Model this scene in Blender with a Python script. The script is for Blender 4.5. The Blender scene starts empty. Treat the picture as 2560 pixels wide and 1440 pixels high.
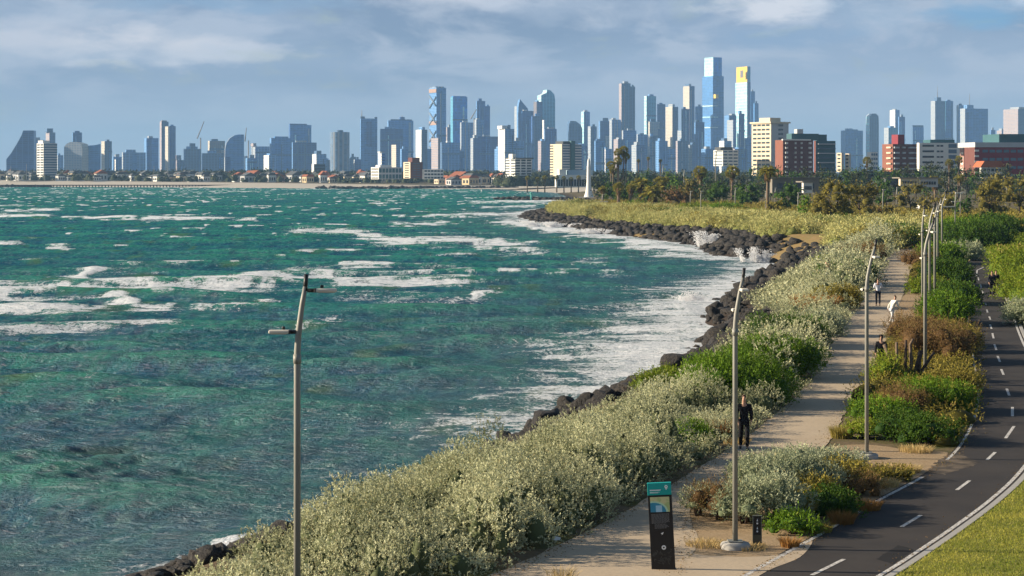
import bpy, math, random
import numpy as np
from mathutils import Vector, Matrix
from mathutils.geometry import tessellate_polygon

# ------------------------------------------------------------------ camera, world, sun
F = 5333.3            # focal length in pixels of the 2560-wide photograph
CZ = 8.4              # eye height above the promenade (z = 0)
HOR = 440.0           # horizon row
SEA = -3.2            # sea level
sc = bpy.context.scene
cam_d = bpy.data.cameras.new('camera')
cam_d.sensor_width = 36.0
cam_d.lens = F / 2560 * 36.0
cam_d.shift_y = -(720 - HOR) / 2560.0
cam_d.clip_start = 0.5
cam_d.clip_end = 30000
cam = bpy.data.objects.new('camera', cam_d)
sc.collection.objects.link(cam)
cam.location = (0, 0, CZ)
cam.rotation_euler = (math.radians(90), 0, 0)
sc.camera = cam
sc.view_settings.view_transform = 'Standard'
sc.view_settings.look = 'None'
sc.view_settings.exposure = 1.0
sc.view_settings.gamma = 1.0
sc.cycles.use_denoising = True
sc.cycles.max_bounces = 5
sc.cycles.diffuse_bounces = 3
sc.cycles.glossy_bounces = 2
sc.cycles.transmission_bounces = 2
sc.cycles.transparent_max_bounces = 6
sc.cycles.volume_bounces = 0
sc.cycles.caustics_reflective = False
sc.cycles.caustics_refractive = False

SUN_EL = math.radians(18.5)
SUN_AZ = math.radians(-84.0)      # angle from +Y towards +X: the sun stands to the left, slightly ahead
sun_dir = Vector((math.sin(SUN_AZ) * math.cos(SUN_EL), math.cos(SUN_AZ) * math.cos(SUN_EL), math.sin(SUN_EL)))
sl = bpy.data.lights.new('sun', 'SUN')
sl.energy = 5.0
sl.angle = math.radians(0.5)
sl.color = (1.0, 0.85, 0.64)
so = bpy.data.objects.new('sun', sl)
sc.collection.objects.link(so)
so.rotation_euler = (-sun_dir).to_track_quat('-Z', 'Y').to_euler()

world = bpy.data.worlds.new("World")
sc.world = world
world.use_nodes = True
def build_world():
    nt = world.node_tree
    N, L = nt.nodes, nt.links
    N.clear()
    out = N.new('ShaderNodeOutputWorld')
    sky = N.new('ShaderNodeTexSky')
    sky.sky_type = 'NISHITA'
    sky.sun_disc = False
    sky.sun_elevation = SUN_EL
    sky.sun_rotation = SUN_AZ
    sky.air_density = 1.0
    sky.dust_density = 0.6
    bg = N.new('ShaderNodeBackground')
    bg.inputs[1].default_value = 0.05
    L.new(sky.outputs[0], bg.inputs[0])
    tc = N.new('ShaderNodeTexCoord')
    sep = N.new('ShaderNodeSeparateXYZ')
    L.new(tc.outputs['Generated'], sep.inputs[0])
    def math_(op, a, b=None, c=None, clamp=False):
        n = N.new('ShaderNodeMath'); n.operation = op; n.use_clamp = clamp
        for i, v in enumerate((a, b, c)):
            if v is None: continue
            if isinstance(v, (int, float)): n.inputs[i].default_value = v
            else: L.new(v, n.inputs[i])
        return n.outputs[0]
    def noise(sx, sz, det, rough=0.55, off=0.0, dist=0.0):
        mp = N.new('ShaderNodeMapping')
        mp.inputs['Scale'].default_value = (sx, sx, sz)
        mp.inputs['Location'].default_value = (off, off * 1.7, off * 0.3)
        L.new(tc.outputs['Generated'], mp.inputs[0])
        n = N.new('ShaderNodeTexNoise')
        n.inputs['Scale'].default_value = 1.0
        n.inputs['Detail'].default_value = det
        n.inputs['Roughness'].default_value = rough
        n.inputs['Distortion'].default_value = dist
        L.new(mp.outputs[0], n.inputs[0])
        return n.outputs[0]
    def ramp(f, stops):
        r = N.new('ShaderNodeValToRGB')
        e = r.color_ramp.elements
        while len(e) < len(stops): e.new(0.5)
        for el, (p, c) in zip(e, stops):
            el.position = p; el.color = (*c, 1)
        L.new(f, r.inputs[0])
        return r.outputs[0]
    def mix(f, a, b):
        m = N.new('ShaderNodeMix'); m.data_type = 'RGBA'
        if isinstance(f, (int, float)): m.inputs[0].default_value = f
        else: L.new(f, m.inputs[0])
        for k, v in ((6, a), (7, b)):
            if isinstance(v, tuple): m.inputs[k].default_value = (*v, 1)
            else: L.new(v, m.inputs[k])
        return m.outputs[2]
    el = sep.outputs[2]
    az = math_('ARCTAN2', sep.outputs[0], sep.outputs[1])
    base = ramp(el, [(0.0, CLOUD_LOW), (0.035, CLOUD_MID), (0.085, CLOUD_TOP), (0.5, (0.12, 0.17, 0.28))])
    # broad bands and soft lumps of the grey cloud sheet
    n1 = noise(17, 52, 9, 0.62, 3.0, 0.35)
    n2 = noise(34, 100, 7, 0.6, 7.0)
    n3 = noise(4, 26, 4, 0.5, 11.0)
    dark = ramp(n3, [(0.42, (0, 0, 0)), (0.58, (1, 1, 1))])
    up = math_('MULTIPLY', el, 16.0, clamp=True)
    col = mix(math_('MULTIPLY', math_('MULTIPLY', dark, up), 0.85), base, CLOUD_SLATE)
    lum = ramp(n1, [(0.47, (0, 0, 0)), (0.60, (1, 1, 1))])
    col = mix(math_('MULTIPLY', math_('MULTIPLY', lum, up), 0.6), col, CLOUD_PALE)
    # individual brighter clouds, each at its own place in the sky
    warp = math_('MULTIPLY', math_('SUBTRACT', n2, 0.5), 3.6)
    warp1 = math_('MULTIPLY', math_('SUBTRACT', n1, 0.5), 3.0)
    for (px, py, wx, wy, s, c) in CLOUDS:
        a0 = math.atan((px - 1280) / F); e0 = (HOR - py) / F
        dx = math_('DIVIDE', math_('SUBTRACT', az, a0), wx / F)
        dz = math_('DIVIDE', math_('SUBTRACT', el, e0), wy / F)
        r = math_('SQRT', math_('ADD', math_('MULTIPLY', dx, dx), math_('MULTIPLY', dz, dz)))
        r = math_('ADD', math_('ADD', r, warp), warp1)
        k = math_('MULTIPLY', math_('SUBTRACT', 1.6, r), 0.85, clamp=True)
        k = math_('MULTIPLY', math_('SMOOTH_MIN', k, 1.0, 0.2), s, clamp=True)
        col = mix(k, col, c)
    cb = N.new('ShaderNodeBackground')
    cb.inputs[1].default_value = 0.50
    L.new(col, cb.inputs[0])
    # cover: closed near the horizon, opening into clear sky overhead
    cov = math_('SUBTRACT', 1.0, math_('MULTIPLY', math_('SUBTRACT', el, 0.09), 6.0, clamp=True), clamp=True)
    gap = ramp(n1, [(0.30, (0.55, 0.55, 0.55)), (0.42, (0, 0, 0))])
    cov = math_('MULTIPLY', math_('SUBTRACT', cov, math_('MULTIPLY', gap, up)), 0.97, clamp=True)
    ms = N.new('ShaderNodeMixShader')
    L.new(cov, ms.inputs[0]); L.new(bg.outputs[0], ms.inputs[1]); L.new(cb.outputs[0], ms.inputs[2])
    L.new(ms.outputs[0], out.inputs[0])
CLOUD_LOW = (0.46, 0.535, 0.67)
CLOUD_MID = (0.365, 0.445, 0.60)
CLOUD_TOP = (0.275, 0.365, 0.54)
CLOUD_SLATE = (0.185, 0.265, 0.42)
CLOUD_PALE = (0.58, 0.62, 0.73)
CLOUDS = [  # px, py, half width, half height, strength, colour
    (60, 105, 240, 40, 0.75, (0.70, 0.70, 0.78)), (420, 112, 190, 34, 0.85, (0.80, 0.78, 0.83)),
    (300, 140, 200, 18, 0.5, (0.62, 0.66, 0.76)), (640, 60, 160, 46, 0.35, (0.53, 0.60, 0.75)),
    (150, 10, 230, 50, 0.35, (0.50, 0.58, 0.72)), (1180, 0, 150, 20, 0.7, (0.75, 0.75, 0.83)),
    (1420, 10, 200, 36, 0.45, (0.60, 0.66, 0.79)), (1940, 18, 90, 46, 0.95, (0.83, 0.83, 0.89)),
    (2200, 30, 120, 50, 0.3, (0.45, 0.58, 0.75)), (2470, 35, 120, 34, 0.7, (0.15, 0.40, 0.69)),
    (2560, 10, 40, 22, 0.8, (0.65, 0.72, 0.85)), (1960, 95, 150, 24, 0.5, (0.21, 0.35, 0.58)),
    (560, 12, 200, 20, 0.5, (0.20, 0.38, 0.62)), (2380, 225, 200, 24, 0.35, (0.53, 0.60, 0.75)),
    (1300, 170, 60, 30, 0.5, (0.56, 0.61, 0.75)), (1500, 240, 300, 26, 0.3, (0.47, 0.55, 0.70))]
build_world()

# ------------------------------------------------------------------ helpers
rng = np.random.default_rng(7)
random.seed(7)
COL = sc.collection

def plateau(d):
    return float(np.interp(d, [0, 280, 480, 900, 1500, 1800, 1950, 2450], [0, 0, -1.5, -1.5, -1.2, -0.6, -0.6, 4.2]))
def plateau_np(d):
    return np.interp(d, [0, 280, 480, 900, 1500, 1800, 1950, 2450], [0, 0, -1.5, -1.5, -1.2, -0.6, -0.6, 4.2])
def G(px, py, z=0.0):
    """the point of the horizontal plane z that the photograph shows at this pixel"""
    d = (CZ - z) * F / (py - HOR)
    return ((px - 1280) / F * d, d, z)
def GP(px, py):
    z = 0.0
    for _ in range(6):
        d = (CZ - z) * F / (py - HOR)
        z = plateau(d)
    return ((px - 1280) / F * d, d, z)
def XA(px, d): return (px - 1280) / F * d
def ZA(py, d): return CZ - (py - HOR) / F * d

def tag(o, label=None, cat=None, group=None, kind=None):
    if label: o['label'] = label
    if cat: o['category'] = cat
    if group: o['group'] = group
    if kind: o['kind'] = kind
    return o
def link(name, me, mats=(), parent=None, loc=None, rot=0.0):
    o = bpy.data.objects.new(name, me)
    COL.objects.link(o)
    if me is not None:
        for m in (mats if isinstance(mats, (list, tuple)) else (mats,)):
            if m: me.materials.append(m)
    if parent: o.parent = parent
    if loc is not None: o.location = loc
    if rot: o.rotation_euler = (0, 0, rot)
    return o
def empty(name, loc=(0, 0, 0), rot=0.0):
    o = link(name, None, loc=loc, rot=rot)
    o.empty_display_size = 0.2
    return o

def mesh_np(name, V, Fc, tint=None, mi=None, smooth=False, vattr=None):
    """V (n,3); Fc a list of int arrays (m,k)"""
    me = bpy.data.meshes.new(name)
    V = np.asarray(V, dtype=np.float32)
    Fc = [np.asarray(f, dtype=np.int32) for f in Fc if len(f)]
    me.vertices.add(len(V)); me.vertices.foreach_set('co', V.ravel())
    nl = sum(f.size for f in Fc); npol = sum(len(f) for f in Fc)
    me.loops.add(nl); me.polygons.add(npol)
    me.loops.foreach_set('vertex_index', np.concatenate([f.ravel() for f in Fc]))
    starts, tot, s = [], [], 0
    for f in Fc:
        k = f.shape[1]
        starts.append(s + np.arange(len(f)) * k); tot.append(np.full(len(f), k)); s += f.size
    me.polygons.foreach_set('loop_start', np.concatenate(starts).astype(np.int32))
    try: me.polygons.foreach_set('loop_total', np.concatenate(tot).astype(np.int32))
    except Exception: pass
    if mi is not None: me.polygons.foreach_set('material_index', np.asarray(mi, dtype=np.int32))
    if smooth: me.polygons.foreach_set('use_smooth', np.ones(npol, dtype=bool))
    me.update(calc_edges=True)
    if tint is not None:
        a = me.attributes.new('tint', 'FLOAT', 'FACE'); a.data.foreach_set('value', np.asarray(tint, dtype=np.float32))
    if vattr:
        for k, v in vattr.items():
            a = me.attributes.new(k, 'FLOAT', 'POINT'); a.data.foreach_set('value', np.asarray(v, dtype=np.float32))
    return me

class MB:
    """collects boxes, tubes, prisms; one mesh out of it"""
    def __init__(s): s.v, s.f, s.m, s.sm = [], [], [], []
    def add(s, vs, fs, m=0, smooth=False):
        b = len(s.v); s.v += [tuple(v) for v in vs]
        s.f += [tuple(i + b for i in f) for f in fs]; s.m += [m] * len(fs); s.sm += [smooth] * len(fs)
    def box(s, x0, x1, y0, y1, z0, z1, m=0, bev=0.0):
        if bev > 0:
            b = bev
            vs = []
            for z, k in ((z0, b), (z0 + b, 0), (z1 - b, 0), (z1, b)):
                for (x, y) in ((x0 + b, y0), (x1 - b, y0), (x1, y0 + b), (x1, y1 - b), (x1 - b, y1), (x0 + b, y1), (x0, y1 - b), (x0, y0 + b)):
                    cx, cy = (x0 + x1) / 2, (y0 + y1) / 2
                    vs.append((x + (k if x < cx else -k) , y + (k if y < cy else -k), z))
            fs = [tuple(range(7, -1, -1)), tuple(range(24, 32))]
            for r in range(3):
                for i in range(8):
                    j = (i + 1) % 8
                    fs.append((r * 8 + i, r * 8 + j, (r + 1) * 8 + j, (r + 1) * 8 + i))
            s.add(vs, fs, m); return
        vs = [(x0, y0, z0), (x1, y0, z0), (x1, y1, z0), (x0, y1, z0), (x0, y0, z1), (x1, y0, z1), (x1, y1, z1), (x0, y1, z1)]
        s.add(vs, [(0, 3, 2, 1), (4, 5, 6, 7), (0, 1, 5, 4), (1, 2, 6, 5), (2, 3, 7, 6), (3, 0, 4, 7)], m)
    def tube(s, pts, rads, n=8, m=0, smooth=True, caps=True):
        pts = [Vector(p) for p in pts]
        if not isinstance(rads, (list, tuple)): rads = [rads] * len(pts)
        rings = []
        ref = Vector((0.37, 0.91, 0.13))
        for i, p in enumerate(pts):
            t = (pts[min(i + 1, len(pts) - 1)] - pts[max(i - 1, 0)]).normalized()
            a = t.cross(ref)
            if a.length < 0.05: a = t.cross(Vector((1, 0, 0)))
            a.normalize(); b = t.cross(a)
            rings.append([p + (a * math.cos(2 * math.pi * k / n) + b * math.sin(2 * math.pi * k / n)) * rads[i] for k in range(n)])
        vs = [v for r in rings for v in r]
        fs = []
        for i in range(len(pts) - 1):
            for k in range(n):
                fs.append((i * n + k, i * n + (k + 1) % n, (i + 1) * n + (k + 1) % n, (i + 1) * n + k))
        s.add(vs, fs, m, smooth)
        if caps:
            b = len(s.v) - len(vs)
            s.f.append(tuple(b + k for k in range(n - 1, -1, -1))); s.m.append(m); s.sm.append(False)
            s.f.append(tuple(b + (len(pts) - 1) * n + k for k in range(n))); s.m.append(m); s.sm.append(False)
    def prism(s, poly, y0, y1, m=0):
        """poly in (x,z), extruded along y"""
        n = len(poly)
        vs = [(x, y0, z) for x, z in poly] + [(x, y1, z) for x, z in poly]
        fs = [tuple(range(n)), tuple(range(2 * n - 1, n - 1, -1))]
        for i in range(n):
            j = (i + 1) % n
            fs.append((i, i + n, j + n, j))
        s.add(vs, fs, m)
    def slab(s, poly, z0, z1, m=0):
        """poly in (x,y), extruded along z"""
        n = len(poly)
        vs = [(x, y, z0) for x, y in poly] + [(x, y, z1) for x, y in poly]
        fs = [tuple(range(n - 1, -1, -1)), tuple(range(n, 2 * n))]
        for i in range(n):
            j = (i + 1) % n
            fs.append((i, j, j + n, i + n))
        s.add(vs, fs, m)
    def cyl(s, x, y, z0, z1, r0, r1=None, n=16, m=0, smooth=True):
        r1 = r0 if r1 is None else r1
        vs = [(x + r * math.cos(2 * math.pi * k / n), y + r * math.sin(2 * math.pi * k / n), z) for z, r in ((z0, r0), (z1, r1)) for k in range(n)]
        fs = [(k, (k + 1) % n, n + (k + 1) % n, n + k) for k in range(n)]
        s.add(vs, fs, m, smooth)
        b = len(s.v) - 2 * n
        s.f += [tuple(b + k for k in range(n - 1, -1, -1)), tuple(b + n + k for k in range(n))]; s.m += [m, m]; s.sm += [False, False]
    def lathe(s, x, y, prof, n=16, m=0, smooth=True):
        vs = [(x + r * math.cos(2 * math.pi * k / n), y + r * math.sin(2 * math.pi * k / n), z) for r, z in prof for k in range(n)]
        fs = []
        for i in range(len(prof) - 1):
            for k in range(n):
                fs.append((i * n + k, i * n + (k + 1) % n, (i + 1) * n + (k + 1) % n, (i + 1) * n + k))
        s.add(vs, fs, m, smooth)
    def build(s, name, mats, parent=None, loc=None, rot=0.0):
        me = bpy.data.meshes.new(name)
        me.from_pydata(s.v, [], s.f)
        me.polygons.foreach_set('material_index', np.array(s.m, dtype=np.int32))
        me.polygons.foreach_set('use_smooth', np.array(s.sm, dtype=bool))
        me.update()
        return link(name, me, mats, parent, loc, rot)

def catmull(pts, k=8, closed=False):
    P = [np.array(p, float) for p in pts]
    out = []
    n = len(P)
    rg = range(n) if closed else range(n - 1)
    for i in rg:
        p0 = P[(i - 1) % n] if (closed or i > 0) else 2 * P[0] - P[1]
        p1 = P[i]; p2 = P[(i + 1) % n]
        p3 = P[(i + 2) % n] if (closed or i + 2 < n) else 2 * P[-1] - P[-2]
        for t in np.arange(k) / k:
            out.append(0.5 * ((2 * p1) + (-p0 + p2) * t + (2 * p0 - 5 * p1 + 4 * p2 - p3) * t * t + (-p0 + 3 * p1 - 3 * p2 + p3) * t ** 3))
    if not closed: out.append(P[-1])
    return np.array(out)
def sheet(name, poly, z, mat, label=None, jitter=0.0, kind='structure', seed=1, step=None):
    """a flat polygon (x,y) as a sheet at height z"""
    P = np.array([p[:2] for p in poly], float)
    if jitter:
        r = np.random.default_rng(seed)
        Q = []
        for i in range(len(P)):
            a, b = P[i], P[(i + 1) % len(P)]
            n = max(1, int(np.linalg.norm(b - a) / (step or 0.25)))
            for t in np.arange(n) / n: Q.append(a * (1 - t) + b * t)
        P = np.array(Q)
        P += r.normal(0, jitter, P.shape)
    vs = [Vector((x, y, 0)) for x, y in P]
    tri = tessellate_polygon([vs])
    me = bpy.data.meshes.new(name)
    me.from_pydata([(x, y, z if not callable(z) else z(x, y)) for x, y in P], [], [tuple(t) for t in tri])
    me.update()
    if sum(p.normal.z for p in me.polygons) < 0: me.flip_normals()
    o = link(name, me, mat)
    tag(o, label, None, None, kind)
    return o
def inpoly(X, Y, poly):
    P = np.array([p[:2] for p in poly], float)
    c = np.zeros(X.shape, bool)
    j = len(P) - 1
    for i in range(len(P)):
        xi, yi = P[i]; xj, yj = P[j]
        m = ((yi > Y) != (yj > Y))
        if yj != yi:
            c ^= m & (X < (xj - xi) * (Y - yi) / (yj - yi) + xi)
        j = i
    return c
def dist_poly(X, Y, P, closed=False):
    P = np.array([p[:2] for p in P], float)
    D = np.full(X.shape, 1e9)
    n = len(P)
    for i in range(n if closed else n - 1):
        a, b = P[i], P[(i + 1) % n]
        ab = b - a; L2 = max(ab @ ab, 1e-9)
        t = np.clip(((X - a[0]) * ab[0] + (Y - a[1]) * ab[1]) / L2, 0, 1)
        D = np.minimum(D, np.hypot(X - a[0] - t * ab[0], Y - a[1] - t * ab[1]))
    return D
def vnoise(X, Y, seed=0):
    """smooth value noise, numpy"""
    xi = np.floor(X).astype(np.int64); yi = np.floor(Y).astype(np.int64)
    xf = X - xi; yf = Y - yi
    def h(a, b):
        n = (a * 374761393 + b * 668265263 + seed * 1442695041) & 0xffffffff
        n = ((n ^ (n >> 13)) * 1274126177) & 0xffffffff
        return ((n ^ (n >> 16)) & 0xffff) / 65535.0
    u = xf * xf * (3 - 2 * xf); v = yf * yf * (3 - 2 * yf)
    return (h(xi, yi) * (1 - u) + h(xi + 1, yi) * u) * (1 - v) + (h(xi, yi + 1) * (1 - u) + h(xi + 1, yi + 1) * u) * v
def worley(X, Y, seed=0):
    xi = np.floor(X).astype(np.int64); yi = np.floor(Y).astype(np.int64)
    best = np.full(X.shape, 9.0)
    def h(a, b, s_):
        n = (a * 374761393 + b * 668265263 + (seed + s_) * 1442695041) & 0xffffffff
        n = ((n ^ (n >> 13)) * 1274126177) & 0xffffffff
        return ((n ^ (n >> 16)) & 0xffff) / 65535.0
    for i in (-1, 0, 1):
        for j in (-1, 0, 1):
            a, b = xi + i, yi + j
            best = np.minimum(best, np.hypot(a + h(a, b, 1) - X, b + h(a, b, 2) - Y))
    return best
def fbm(X, Y, seed=0, o=4):
    s, a, t = 0, 0.5, 0
    for k in range(o):
        s = s + a * vnoise(X * 2 ** k + 17.3 * k, Y * 2 ** k - 9.1 * k, seed + k); t += a; a *= 0.55
    return s / t

# ------------------------------------------------------------------ materials
class NT:
    def __init__(s, name):
        s.mat = bpy.data.materials.new(name); s.mat.use_nodes = True
        s.nt = s.mat.node_tree; s.N = s.nt.nodes; s.L = s.nt.links
        s.N.clear()
        s.out = s.N.new('ShaderNodeOutputMaterial')
        s.tc = s.N.new('ShaderNodeTexCoord')
    def node(s, t, **kw):
        n = s.N.new(t)
        for k, v in kw.items(): setattr(n, k, v)
        return n
    def put(s, sock, v):
        if isinstance(v, (int, float)): sock.default_value = v
        elif isinstance(v, tuple): sock.default_value = (*v, 1) if len(v) == 3 and len(sock.default_value) == 4 else v
        else: s.L.new(v, sock)
    def noise(s, scale, det=4, rough=0.55, vec=None, sc3=None, out='Fac', dist=0.0):
        n = s.node('ShaderNodeTexNoise')
        n.inputs['Scale'].default_value = scale; n.inputs['Detail'].default_value = det
        n.inputs['Roughness'].default_value = rough; n.inputs['Distortion'].default_value = dist
        v = vec if vec is not None else s.tc.outputs['Object']
        if sc3:
            mp = s.node('ShaderNodeMapping'); mp.inputs['Scale'].default_value = sc3
            s.L.new(v, mp.inputs[0]); v = mp.outputs[0]
        s.L.new(v, n.inputs[0])
        return n.outputs[out]
    def math(s, op, a, b=None, c=None, clamp=False):
        n = s.node('ShaderNodeMath', operation=op, use_clamp=clamp)
        for i, v in enumerate((a, b, c)):
            if v is not None: s.put(n.inputs[i], v)
        return n.outputs[0]
    def ramp(s, f, stops, interp='LINEAR'):
        r = s.node('ShaderNodeValToRGB'); e = r.color_ramp.elements
        r.color_ramp.interpolation = interp
        while len(e) < len(stops): e.new(0.5)
        for el, (p, c) in zip(e, stops):
            el.position = p; el.color = (*c, 1) if isinstance(c, tuple) else (c, c, c, 1)
        s.L.new(f, r.inputs[0]); return r.outputs[0]
    def mix(s, f, a, b, blend='MIX'):
        m = s.node('ShaderNodeMix', data_type='RGBA', blend_type=blend)
        s.put(m.inputs[0], f); s.put(m.inputs[6], a); s.put(m.inputs[7], b)
        return m.outputs[2]
    def attr(s, name, out='Fac'):
        a = s.node('ShaderNodeAttribute'); a.attribute_name = name; return a.outputs[out]
    def bump(s, h, strength=0.3, dist=0.05):
        b = s.node('ShaderNodeBump'); b.inputs['Strength'].default_value = strength; b.inputs['Distance'].default_value = dist
        s.L.new(h, b.inputs['Height']); return b.outputs[0]
    def pbr(s, col, rough=0.8, spec=0.3, normal=None, metal=0.0, **kw):
        p = s.node('ShaderNodeBsdfPrincipled')
        s.put(p.inputs['Base Color'], col); s.put(p.inputs['Roughness'], rough)
        s.put(p.inputs['Specular IOR Level'], spec); s.put(p.inputs['Metallic'], metal)
        if normal is not None: s.L.new(normal, p.inputs['Normal'])
        for k, v in kw.items(): s.put(p.inputs[k], v)
        return p.outputs[0]
    def done(s, sh): s.L.new(sh, s.out.inputs[0]); return s.mat

def plain(name, col, rough=0.7, spec=0.3, metal=0.0, var=0.15, scale=3.0):
    m = NT(name)
    n = m.noise(scale, 5)
    c = m.mix(m.math('MULTIPLY', n, 1.0), tuple(x * (1 - var) for x in col), tuple(min(1, x * (1 + var)) for x in col))
    return m.done(m.pbr(c, rough, spec, None, metal))

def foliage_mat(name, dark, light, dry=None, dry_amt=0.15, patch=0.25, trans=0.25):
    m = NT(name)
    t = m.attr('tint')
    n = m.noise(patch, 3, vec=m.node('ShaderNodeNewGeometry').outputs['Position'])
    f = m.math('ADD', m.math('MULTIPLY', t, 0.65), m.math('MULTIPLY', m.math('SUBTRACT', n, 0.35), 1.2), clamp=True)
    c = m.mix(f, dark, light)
    if dry:
        d = m.math('MULTIPLY', m.math('SUBTRACT', m.math('FRACT', m.math('MULTIPLY', t, 37.7)), 1 - dry_amt), 1 / dry_amt, clamp=True)
        c = m.mix(m.math('MULTIPLY', d, 0.85), c, dry)
    p = m.pbr(c, 0.7, 0.15)
    if trans:
        tr = m.node('ShaderNodeBsdfTranslucent'); m.put(tr.inputs[0], c)
        ms = m.node('ShaderNodeMixShader'); ms.inputs[0].default_value = trans
        m.L.new(p, ms.inputs[1]); m.L.new(tr.outputs[0], ms.inputs[2]); p = ms.outputs[0]
    return m.done(p)
FOL = {
 'salt':  foliage_mat('saltbush_leaves', (0.11, 0.135, 0.06), (0.76, 0.76, 0.48), (0.46, 0.35, 0.17), 0.10),
 'green': foliage_mat('green_leaves', (0.05, 0.11, 0.008), (0.19, 0.32, 0.02), (0.22, 0.20, 0.04), 0.06),
 'bright':foliage_mat('bright_leaves', (0.10, 0.16, 0.012), (0.30, 0.36, 0.03), (0.34, 0.28, 0.06), 0.12),
 'deep':  foliage_mat('deep_green_leaves', (0.025, 0.065, 0.010), (0.095, 0.18, 0.015), (0.12, 0.11, 0.03), 0.08),
 'brown': foliage_mat('dry_twigs', (0.13, 0.075, 0.030), (0.30, 0.19, 0.075), (0.16, 0.17, 0.04), 0.25),
 'olive': foliage_mat('olive_leaves', (0.08, 0.075, 0.014), (0.40, 0.33, 0.06), (0.24, 0.16, 0.06), 0.15),
 'silver':foliage_mat('silver_leaves', (0.17, 0.21, 0.12), (0.50, 0.53, 0.34), (0.40, 0.32, 0.16), 0.08),
 'straw': foliage_mat('straw_grass', (0.36, 0.25, 0.10), (0.75, 0.58, 0.28), (0.20, 0.18, 0.05), 0.2),
 'russet':foliage_mat('russet_grass', (0.22, 0.10, 0.03), (0.50, 0.27, 0.08), (0.24, 0.2, 0.06), 0.15),
 'yellow':foliage_mat('yellow_grass', (0.18, 0.15, 0.03), (0.48, 0.40, 0.12), None),
 'palm':  foliage_mat('palm_fronds', (0.07, 0.08, 0.012), (0.40, 0.36, 0.06), (0.30, 0.20, 0.07), 0.15, 0.5),
 'far':   foliage_mat('far_tree_leaves', (0.022, 0.036, 0.015), (0.075, 0.085, 0.03), (0.11, 0.08, 0.04), 0.1, 0.05, 0.0),
}
bark = plain('bark', (0.19, 0.14, 0.10), 0.9, 0.1, var=0.4, scale=6)
bark_dark = plain('dark_bark', (0.07, 0.05, 0.04), 0.9, 0.1, var=0.4, scale=6)
# ------------------------------------------------------------------ coast, ground, sea
coast_near = [(-70, -60), (-42, -10), (-24, 20), (-15.5, 45), (-9.1, 62.5), (-5.0, 75), (-1.6, 88.4), (1.2, 98), (3.2, 105), (5.4, 112.5),
              (7.6, 119), (9.8, 129), (11.4, 141), (14.4, 156), (14.9, 172), (19.6, 200), (24.6, 231), (31.5, 262), (34.6, 284), (34.8, 297),
              (29.5, 311), (30.0, 335), (30.5, 353), (23.9, 399), (17.8, 432), (11.1, 495), (4.4, 562), (2.6, 600), (3.4, 640),
              (6.5, 700), (18, 790), (34, 860), (38, 930), (31, 1000), (27, 1100), (27, 1316), (22, 1500), (-4, 1680), (-12, 1860),
              (-98, 1890), (-247, 2030), (-400, 2160), (-550, 2270), (-872, 2440), (-1500, 2700), (-2600, 2900)]
coast = catmull(coast_near, 6)
land = [tuple(p) for p in coast] + [(-9000, 3200), (-9000, 12000), (9000, 12000), (9000, -900), (-300, -900)]
def signed(X, Y):
    D = dist_poly(X, Y, coast)
    return np.where(inpoly(X, Y, land), D, -D)
def land_h(X, Y, sd=None):
    if sd is None: sd = signed(X, Y)
    top = plateau_np(Y)
    w = np.interp(Y, [0, 50, 130, 180, 300, 500, 1000, 1500, 1800, 2500], [8, 8, 8, 10, 10, 11, 12, 40, 70, 80])
    t = np.clip(sd / w, 0, 1)
    low = SEA - 0.45
    h = low + (top - low) * (t ** 0.8)
    return np.where(sd < 0, np.maximum(low + sd * 0.35, -6.0), h)
def near_far_rows(d0, d1, g, mx):
    r = [d0]
    while r[-1] < d1: r.append(r[-1] + min(max(r[-1] * g, 0.35), mx))
    return np.array(r)

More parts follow.
